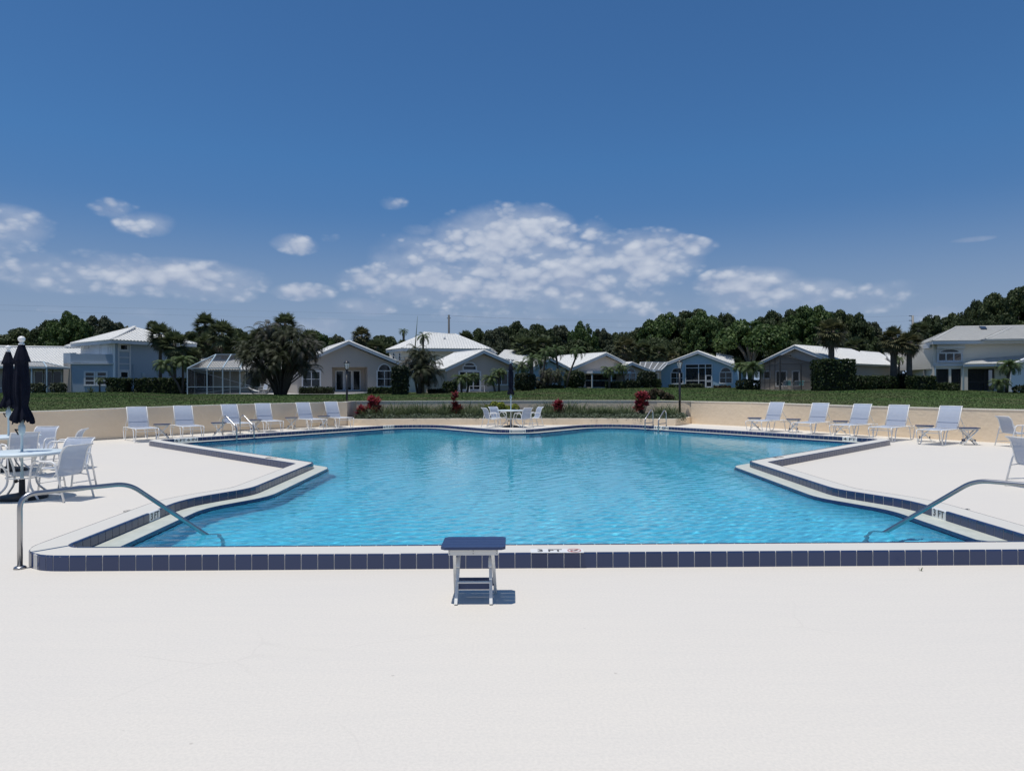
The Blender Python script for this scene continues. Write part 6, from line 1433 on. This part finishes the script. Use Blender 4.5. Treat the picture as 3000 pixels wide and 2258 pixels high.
for a_ in [
    (470, 975, 50, 69, 'fan', 'fan palm right of the far left two storey house', SG), (512, 1002, 56, 68, 'fan', 'fan palm with grey green head above the small feather palms', SG), (448, 952, 30, 100, 'fan', 'small fan palm peeking over the far left hip roof', SG),
    (602, 945, 46, 86, 'fan', 'tallest fan palm left of the screen enclosure', SG), (652, 972, 58, 82, 'fan', 'wide fan palm right above the screen enclosure', SG), (612, 1000, 50, 84, 'fan', 'low fan palm above the screen enclosure corner', SG), (562, 1040, 42, 76, 'fan', 'short fan palm behind the screen enclosure', SG), (682, 1010, 44, 82, 'fan', 'fan palm between the enclosure and the big clump', SG),
    (836, 945, 47, 84, 'fan', 'tall fan palm rising above the big palm clump', SG), (758, 990, 46, 86, 'fan', 'left fan palm behind the big palm clump', SG), (800, 975, 40, 88, 'fan', 'fan palm half hidden behind the big palm clump', SG), (905, 990, 42, 86, 'fan', 'right fan palm behind the big palm clump', SG), (725, 1000, 40, 85, 'fan', 'dull fan palm left of the big palm clump', SG),
    (1060, 982, 40, 95, 'fany', 'yellowish fan palm above the right slope of the grey gable', SG), (1100, 1015, 36, 92, 'fan', 'fan palm right of the yellowish one over the grey gable', SG), (1135, 1025, 32, 94, 'fan', 'low fan palm left of the cream two storey house', SG), (1180, 1010, 26, 96, 'fan', 'small fan palm at the left eave of the cream house', SG),
    (1366, 990, 34, 112, 'fan', 'fan palm behind the right end of the cream hipped roof', SG), (1538, 1015, 52, 96, 'fan', 'broad dull fan palm behind the navy umbrella', SG), (1592, 1010, 40, 98, 'fan', 'fan palm between the broad one and the round green crown', SG),
    (1832, 1018, 44, 98, 'fany', 'fan palm with orange brown leaves right of the awning roof', SG), (1884, 1025, 38, 100, 'fan', 'middle fan palm above the grey screen roof', SG), (1930, 1035, 38, 98, 'fan', 'fan palm above the rib screen roof', SG), (1972, 1050, 28, 99, 'fany', 'light fan palm at the left eave of the blue gabled house', SG),
    (2508, 1022, 40, 96, 'fan', 'round light green palm behind the white wing roof', SG),
    (2158, 1078, 40, 98, 'fan', 'fan palm between the blue and the taupe gable', SG)]: palm(*a_)
palm(2436, 978, 56, 71, 'fany', 'tall fan palm with bare trunk before the long white roof', SG, rtr=.30)
palm(2618, 1000, 52, 70, 'fany', 'big fan palm with hanging leaves left of the twin palm', SG, rtr=.30); palm(2664, 1012, 46, 69, 'fany', 'fan palm standing close to the cream house corner', SG, rtr=.26); palm(2692, 975, 36, 84, 'fan', 'fan palm behind the pair beside the cream house', SG)
palm(485, 1062, 46, 64, 'fea', 'small leaning feather palm left of the screen enclosure', FG, lean=1.6, rtr=.09); palm(536, 1052, 48, 65, 'fea', 'upright feather palm touching the screen enclosure', FG, rtr=.10)
palm(1352, 1110, 40, 66, 'fea', 'left pygmy date palm before the centre arched door', FG, rtr=.10); palm(1382, 1104, 34, 66.5, 'fea', 'second stem of the pygmy date palm before the arched door', FG, lean=-.5, rtr=.09)
palm(1437, 1110, 34, 66, 'fea', 'right pygmy date palm before the centre window, left stem', FG, lean=.5, rtr=.09); palm(1462, 1092, 34, 66.5, 'fea', 'right pygmy date palm before the centre window, upright stem', FG, rtr=.09)
palm(1785, 1088, 34, 78, 'fea', 'left feather palm in front of the awning', FG, rtr=.12); palm(1822, 1080, 32, 79, 'fea', 'right feather palm in front of the awning', FG, lean=.4, rtr=.12)
palm(2205, 1083, 50, 72, 'fea', 'bright feather palm between the blue and taupe houses', FG, rtr=.18, lean=-.6); palm(2168, 1078, 34, 76, 'fea', 'smaller feather palm right of the blue house', FG, rtr=.12)
palm(2958, 1082, 46, 58, 'fea', 'thin feather palm at the right before the lower tiled roof', FG, rtr=.12, lean=-.3); palm(2930, 1132, 38, 57.5, 'fea', 'stocky cycad like palm beside the thin one at the right', FG, rtr=.22)
palm(1240, 985, 36, 66, 'queen', 'slender feather palm with an upright spear above the areca clump', FG, rtr=.10); palm(1183, 968, 22, 96, 'queen', 'distant feather palm with arched fronds left of the tall spear', FG)
m = MB(); p = P3(ZB(1525, 490), 66); q = P3(ZB(1548, 218), 66); m.tube([p, q], [.06, .012], 5); tag(m.build('palm_spear', L_fea), 'tall unopened palm spear pointing up before the cream house', 'palm spear')
palm(1557, 1052, 46, 67, 'queen', 'dark palm right of the navy umbrella with thick grey trunk', FG, rtr=.20); palm(1530, 1072, 38, 70, 'fea', 'bushy palm directly behind the navy umbrella', FG, rtr=.10)
palm(1600, 1030, 40, 74, 'queen', 'left twin palm before the small blue house', FG, rtr=.12, lean=-.5); palm(1628, 1028, 44, 74.5, 'queen', 'right twin palm before the small blue house', FG, rtr=.12, lean=.5); palm(1585, 1055, 34, 76, 'fea', 'low palm left of the twin palms', FG, rtr=.10)
palm(1692, 1028, 40, 76, 'queen', 'leaning thin palm between the small blue house and the awning house', FG, rtr=.10, lean=-1.3); palm(2634, 1060, 30, 76, 'queen', 'ragged palm against the white wing roof', FG, rtr=.10)
palm(292, 1104, 22, 64, 'queen', 'small dull palm before the windows of the balcony wing', FG, rtr=.07)
# clumping palms: many leaning stems from one base
def clump(px, Y, ybase, hts, spread, nst, R, mat, label, seed, name='palm_clump'):
    rg = np.random.default_rng(seed); x = ray(px, 1135).x * Y; g0 = ground_z(x, Y); o = empty(name, (x, Y, g0), 0, label, 'palm clump'); st = MB(); me = [feather_crown(rg, 14, 1.0, 18, -.5, 1.25, mat, .95, .24) for _ in range(3)]
    dead = feather_crown(rg, 8, 1.0, 16, -1.3, -.4, L_dead, .6, .2)
    me.append(feather_crown(rg, 14, 1.0, 18, -.8, 1.2, L_greyf, .95, .24))
    for i in range(nst):
        a = rg.uniform(0, 6.28); q = spread * math.sqrt(rg.uniform(.02, 1)); tx, ty = q * math.cos(a), q * math.sin(a) * .7; f_ = q / spread
        h = (hts[1] * (1 - .30 * f_ ** 2)) * (rg.uniform(.80, 1.03) if i % 3 else rg.uniform(.35, .8)) * (1 + .10 * math.sin(a * 2.3 + 1)); h = max(h, hts[0] * .5)
        m = MB(); m.tube([(tx * .12, ty * .12, -.2), (tx * .35, ty * .35, h * .45), (tx, ty, h)], [.08, .06, .045], 6); m.build('stem', B_palm, o)
        c = link('crown', me[i % 4], o, (tx, ty, h)); s_ = R * rg.uniform(.7, 1.25); c.scale = (s_, s_, s_); c.rotation_euler = (rg.uniform(-.25, .25), rg.uniform(-.25, .25), rg.uniform(0, 6.28))
        if i % 2 == 0: d_ = link('dead_fronds', dead, o, (tx, ty, h - .1)); d_.scale = (R * .8,) * 3; d_.rotation_euler = (0, 0, rg.uniform(0, 6))
    return o
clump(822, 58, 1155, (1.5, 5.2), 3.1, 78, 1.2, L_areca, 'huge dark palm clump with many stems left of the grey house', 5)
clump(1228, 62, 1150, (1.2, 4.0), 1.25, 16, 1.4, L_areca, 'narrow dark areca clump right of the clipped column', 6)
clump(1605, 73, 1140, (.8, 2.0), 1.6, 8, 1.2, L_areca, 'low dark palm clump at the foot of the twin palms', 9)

# hedges and shrubs ---------------------------------------------------------------
def box_hedge(x0, x1, ytop, ybot, Y, depth, mat, label, name='hedge', cat='hedge', rnd=.0, leaf=.13, Yb=None):
    rg = np.random.default_rng(int(x0 + ytop)); a = P3((x0, ytop), Y); b = P3((x1, ytop), Yb or Y); g0 = ground_z((a.x + b.x) / 2, (a.y + b.y) / 2) - .1
    L_ = (b - a).to_2d().length; H = a.z - g0; o = empty(name, ((a.x + b.x) / 2, (a.y + b.y) / 2, g0), math.atan2(b.y - a.y, b.x - a.x), label, cat, 'clipped hedges and shrubs by the houses')
    area = L_ * H * 2 + depth * H * 2 + L_ * depth; n = int(min(26000, area / (leaf ** 2) * 1.9)); f_ = rg.choice(5, n, p=np.array([L_ * H, L_ * H * .35, depth * H, depth * H, L_ * depth]) / (L_ * H * 1.35 + 2 * depth * H + L_ * depth))
    U = rg.random((n, 2)); C = np.zeros((n, 3)); N = np.zeros((n, 3))
    for k, (nx_, ny_, nz_) in enumerate(((0, -1, 0), (0, 1, 0), (-1, 0, 0), (1, 0, 0), (0, 0, 1))):
        s_ = f_ == k
        if k < 2: C[s_] = np.stack([(U[s_, 0] - .5) * L_, np.full(s_.sum(), ny_ * depth / 2), U[s_, 1] * H], 1)
        elif k < 4: C[s_] = np.stack([np.full(s_.sum(), nx_ * L_ / 2), (U[s_, 0] - .5) * depth, U[s_, 1] * H], 1)
        else: C[s_] = np.stack([(U[s_, 0] - .5) * L_, (U[s_, 1] - .5) * depth, np.full(s_.sum(), H)], 1)
        N[s_] = (nx_, ny_, nz_)
    if rnd > 0:   # squash towards an ellipsoid
        hw = np.array([L_ / 2, depth / 2, H / 2]); c0_ = np.array([0, 0, H / 2]); q = (C - c0_) / hw; r_ = np.linalg.norm(q, axis=1, keepdims=True); q2 = q / r_; C = c0_ + (q * (1 - rnd) + q2 * rnd) * hw; N = unit(N * (1 - rnd) + q2 * rnd)
    lump = .5 * np.sin(C[:, 0] * 3.1 + 1) * np.sin(C[:, 2] * 3.7) + .5 * np.sin(C[:, 0] * 7.3 + C[:, 1] * 5) ; C += N * (lump[:, None] * .07 + rg.normal(size=(n, 1)) * .05 - .05)
    link('foliage', quads_mesh('foliage', leaf_quads(C, unit(N + rg.normal(size=(n, 3)) * .7), leaf, rg), mat), o)
    m = MB()
    if rnd > .4: m.lathe([(.05, 0), (min(L_, depth) * .30, H * .2), (min(L_, depth) * .34, H * .5), (min(L_, depth) * .2, H * .82), (.02, H * .86)], n=10)
    else: m.box((0, 0, H * .46), (L_ - .25, depth - .25, H * .92 - .1))
    m.build('twigs', material('hedge core', (.018, .022, .012), .95), o); return o
bh = box_hedge
bh(322, 379, 1100, 1140, 65, 1.4, L_hedge, 'square clipped hedge below the two storey wing at the left'); bh(403, 540, 1101, 1141, 66, 1.3, L_hedge, 'long clipped hedge left of the screen enclosure')
bh(880, 976, 1131, 1153, 63.5, 1.2, L_hedged, 'low dark hedge under the left window of the grey house'); bh(1080, 1150, 1133, 1153, 64, 1.0, L_hedge, 'low clipped hedge under the arched window of the grey house')
bh(1149, 1196, 1070, 1163, 58, 1.35, L_hedged, 'tall clipped dark green column at the right end of the grey house', 'topiary_column', 'clipped shrub', .25)
bh(1255, 1316, 1139, 1160, 63, 1.2, L_hedged, 'low dark hedge right of the areca clump'); bh(1296, 1340, 1115, 1150, 66, 1.0, L_hedge, 'loose shrub with pink tinge at the recessed entry', 'shrub', 'shrub', .6)
bh(1507, 1570, 1093, 1152, 67.5, 2.0, L_hedged, 'large round shrub right of the navy umbrella', 'shrub', 'shrub', .55); bh(1570, 1600, 1122, 1140, 74, 1, L_hedge, 'small round shrub left of the twin palms', 'shrub', 'shrub', .6); bh(1582, 1652, 1131, 1146, 73, 1.2, L_hedged, 'flat low hedge at the foot of the twin palms')
bh(1652, 1714, 1087, 1140, 78, 2.2, L_hedge, 'round leafy shrub between the small blue house and the awning', 'shrub', 'shrub', .6); bh(1776, 1834, 1121, 1142, 79, 1.4, L_hedge, 'low hedge in front of the awning porch'); bh(1832, 1872, 1118, 1138, 82, 1.2, L_hedged, 'dark low hedge below the arched window beside the awning')
bh(1868, 1922, 1089, 1138, 84, 2, L_hedged, 'rounded dark shrub at the left corner of the blue gabled house', 'shrub', 'shrub', .55); bh(1915, 1936, 1112, 1138, 86, 1.2, L_hedge, 'small shrub touching the blue gabled house', 'shrub', 'shrub', .6)
bh(1960, 2060, 1131, 1140, 91, .6, L_hedge, 'thin flower edging under the left window of the blue house'); bh(2090, 2140, 1134, 1141, 89, .6, L_brz, 'reddish low edging under the right window of the blue house')
bh(2157, 2226, 1117, 1148, 72, 1.6, L_hedged, 'dark low shrub between the blue house and the bronze cage', 'shrub', 'shrub', .5)
bh(2391, 2491, 1060, 1153, 64, 2.6, L_hedge, 'big square clipped hedge hiding the right side of the taupe house', rnd=.08, leaf=.15)
bh(2487, 2562, 1108, 1150, 68, 2, L_hedge, 'leafy dark shrub right of the big square hedge', 'shrub', 'shrub', .5); bh(2540, 2628, 1108, 1148, 70, 2, L_hedge, 'glossy dark shrub left of the big fan palm trunk', 'shrub', 'shrub', .45)
bh(2632, 2664, 1104, 1148, 71, 1.4, L_hedged, 'dark hedge between the two palm trunks'); bh(2664, 2732, 1110, 1148, 68, 1.6, L_hedge, 'hedge at the left corner of the cream two storey house', rnd=.15)
bh(2742, 2800, 1131, 1154, 68, 1.6, L_hedge, 'low spreading shrub before the screened porch of the cream house', 'shrub', 'shrub', .45); bh(2974, 3050, 1140, 1162, 57, 1.5, L_hedged, 'dark shrub at the right picture edge', 'shrub', 'shrub', .5)
bh(92, 130, 1112, 1140, 66, 1, L_sea, 'potted shrub left of the screened porch post', 'shrub', 'shrub', .5); bh(152, 192, 1112, 1142, 66, 1, L_sea, 'potted shrub right of the screened porch post', 'shrub', 'shrub', .5); bh(2000, 2060, 1128, 1139, 90, .7, L_sea, 'small shrubs before the porch screen of the blue house', 'shrub', 'shrub', .3)
for px_, r_, lb in ((266, .55, 'grey green agave left of the small dull palm'), (318, .65, 'grey green agave right of the small dull palm')):
    Y = 64; x = ray(px_, 1135).x * Y; rg = np.random.default_rng(int(px_)); Q = []
    for i in range(26):
        a = rg.uniform(0, 6.28); e = rg.uniform(.2, 1.4); d = np.array([math.cos(e) * math.cos(a), math.cos(e) * math.sin(a), math.sin(e)]); s_ = np.array([-math.sin(a), math.cos(a), 0]) * .045; Q.append([-s_, s_, d * r_ * .5 + s_ * 1.3, d * r_ * .5 - s_ * 1.3]); Q.append([d * r_ * .5 - s_ * 1.3, d * r_ * .5 + s_ * 1.3, d * r_, d * r_])
    o = empty('agave', (x, Y, ground_z(x, Y)), 0, lb, 'agave', 'agaves under the balcony wing windows'); link('leaves', quads_mesh('leaves', np.array(Q), L_cover), o)

# planting bed --------------------------------------------------------------------
def blades(n, h, spread, mat, seed, wd=.022, flop=.5, name='leaves', base=.08):
    rg = np.random.default_rng(seed); Q = []
    for i in range(n):
        a = rg.uniform(0, 6.28); q = base * rg.random(); e = rg.uniform(.75, 1.5); L_ = h * rg.uniform(.6, 1.1); p0_ = np.array([q * math.cos(a), q * math.sin(a), 0]); hd = np.array([math.cos(a), math.sin(a), 0]); s_ = np.array([-math.sin(a), math.cos(a), 0]) * wd / 2
        p1_ = p0_ + (hd * math.cos(e) + np.array([0, 0, math.sin(e)])) * L_ * .55; p2_ = p1_ + (hd * math.cos(e - flop) + np.array([0, 0, math.sin(e - flop)])) * L_ * .45
        Q.append([p0_ - s_, p0_ + s_, p1_ + s_ * .9, p1_ - s_ * .9]); Q.append([p1_ - s_ * .9, p1_ + s_ * .9, p2_, p2_])
    return quads_mesh(name, np.array(Q), mat)
STR = [blades(110, .80, .3, L_strap, 30 + i, base=.28) for i in range(4)]
def bed_pt(px, t):
    """t=0 planter front, t=1 garden wall"""
    u = ray(px, 1200).x
    def cross(P_):
        for a, b in zip(P_, P_[1:]):
            dx = b[0] - a[0]; dy = b[1] - a[1]; den = dx - u * dy
            if abs(den) < 1e-9: continue
            k = (u * a[1] - a[0]) / den
            if -1e-6 <= k <= 1 + 1e-6: return a[1] + dy * k
        return None
    y0 = cross(Pw); y1 = cross(Bw)
    if y0 is None or y1 is None: return None
    y = y0 + .3 + (y1 - y0 - .45) * t; return Vector((u * y, y, .25))
ORD = ['first', 'second', 'third', 'fourth', 'fifth', 'sixth', 'seventh', 'eighth', 'ninth', 'tenth', 'eleventh', 'twelfth']; seen_ = []
first = True; rg = random.Random(3); pxs = [1085, 1120, 1160, 1175, 1190, 1215, 1240, 1262, 1285, 1310, 1330, 1352, 1378, 1400, 1420, 1440, 1585, 1604, 1622, 1672, 1700, 1725, 1745, 1770, 1790, 1812, 1835, 1930, 1948, 1965]
k = 0
for px in pxs:
    for t in (.8, .5, .2):
        p = bed_pt(px + rg.uniform(-9, 9), t + rg.uniform(-.08, .08))
        if p is None: continue
        s_ = rg.uniform(.62, 1.2) * (1.1 if t > .5 else .85)
        near_ = 'after the left crimson plant' if px < 1280 else 'from the thin red plant on' if px < 1440 else 'right of the far table' if px < 1700 else 'right of the middle crimson plant' if px < 1860 else 'beside the right lamp post'
        o = empty('strappy_plant', p, rg.uniform(0, 6), f"strappy lily clump {'by the wall' if t > .6 else 'in the middle' if t > .4 else 'at the front edge'}, {ORD[sum(1 for q_ in seen_ if q_ == (near_, int(t * 2.6)))]} {near_}", 'lily plant', 'strappy lily clumps in the planting bed')
        l_ = link('leaves', STR[k % 4], o); l_.scale = (s_, s_, s_ * (1.0)); k += 1; seen_.append((near_, int(t * 2.6)))
# low silvery ground cover, one mass
rgn = np.random.default_rng(8); C = []
for px in np.linspace(1050, 2000, 420):
    for t in (.02, .25, .5):
        p = bed_pt(px + rgn.uniform(-3, 3), t + rgn.uniform(-.1, .1))
        if p is not None: C.append((p.x, p.y, .32, rgn.uniform(.12, .26)))
tag(link('ground_cover', quads_mesh('ground_cover', cloud(C, 52000, .05, rgn), L_cover)), kind='stuff')
def ti_plant(px, t, h, sp, heads, label, seed, dz=0, mat=None, leaf=.34):
    p = bed_pt(px, t); rg = np.random.default_rng(seed); o = empty('red_leaved_plant', p, 0, label, 'red plant', 'red leaved plants in the planting bed'); m = MB()
    Q = []
    for i in range(heads):
        f_ = i / max(heads - 1, 1); a = rg.uniform(0, 6.28); q = sp * math.sqrt(rg.random()) * (1 - .45 * f_); hz = h * (.28 + .72 * f_ * rg.uniform(.85, 1)); tp = np.array([q * math.cos(a), q * math.sin(a) * .6, hz])
        m.tube([(tp[0] * .2, tp[1] * .2, 0), tuple(tp)], [.012, .009], 5)
        for j in range(16):
            b = rg.uniform(0, 6.28); e = rg.uniform(.25, 1.35); d = np.array([math.cos(e) * math.cos(b), math.cos(e) * math.sin(b), math.sin(e)]); s_ = np.array([-math.sin(b), math.cos(b), 0]) * .052; L_ = leaf * 1.15 * rg.uniform(.7, 1.1)
            mid = tp + d * L_ * .55; tip = tp + d * L_ + np.array([0, 0, -.05 * L_ / .3]); Q.append([tp - s_ * .3, tp + s_ * .3, mid + s_, mid - s_]); Q.append([mid - s_, mid + s_, tip, tip])
    link('leaves', quads_mesh('leaves', np.array(Q), mat or L_red), o); m.build('stem', B_bark, o); return o
ti_plant(1093, .45, .92, .42, 22, 'big crimson leaved plant right of the left lamp post', 1); ti_plant(1062, .35, .45, .25, 8, 'low crimson plant at the left end of the planting bed', 2)
L_redd = leafmat('dark crimson leaves', (.14, .025, .03), (.24, .05, .055), .25)
ti_plant(1332, .4, 1.15, .10, 6, 'thin dark red plant with a single tall tuft, below the centre house', 3, mat=L_redd); ti_plant(1338, .35, .50, .25, 9, 'short dark red plant at the foot of the thin tall one', 4, mat=L_redd)
ti_plant(1634, .4, .75, .28, 16, 'crimson leaved plant right of the far table', 6, leaf=.30); ti_plant(1880, .45, 1.15, .40, 34, 'tallest crimson plant, beside the right grab rails', 7, leaf=.27)
# yellow shrub behind the far table, bronze shrub beyond the wall, weed at the kerb
p = bed_pt(1462, .6); o = empty('yellow_shrub', p, 0, 'yellow green shrub behind the far table', 'shrub'); link('leaves', quads_mesh('leaves', cloud([(x, 0, z, .2) for x, z in ((-.55, .45), (-.25, .62), (.1, .58), (.4, .42), (.65, .30), (-.1, .3), (.3, .2), (.75, .5))], 1500, .075, rgn), L_yel), o)
p = at(1920, 1177, 1.0); p = Vector((ray(1918, 1177).x * 36.2, 36.2, ground_z(ray(1918, 1177).x * 36.2, 36.2))); o = empty('bronze_shrub', p, 0, 'sprawling bronze leaved shrub on the lawn just beyond the garden wall', 'shrub')
link('leaves', quads_mesh('leaves', cloud([(x, 0, z, .2) for x, z in ((-.7, .15), (-.4, .3), (0, .42), (.3, .34), (.6, .2), (-.1, .15), (.45, .1), (.8, .1), (-.2, .3))], 2200, .075, rgn), L_brz), o)
p = at(2693, 1680, 0); o = empty('weed', (p.x, p.y, 0), 0, 'tiny green weed sprouting at the foot of the near kerb', 'weed'); w_ = link('leaves', blades(5, .06, .02, L_strap, 5, .010, name='leaves', base=.008), o)
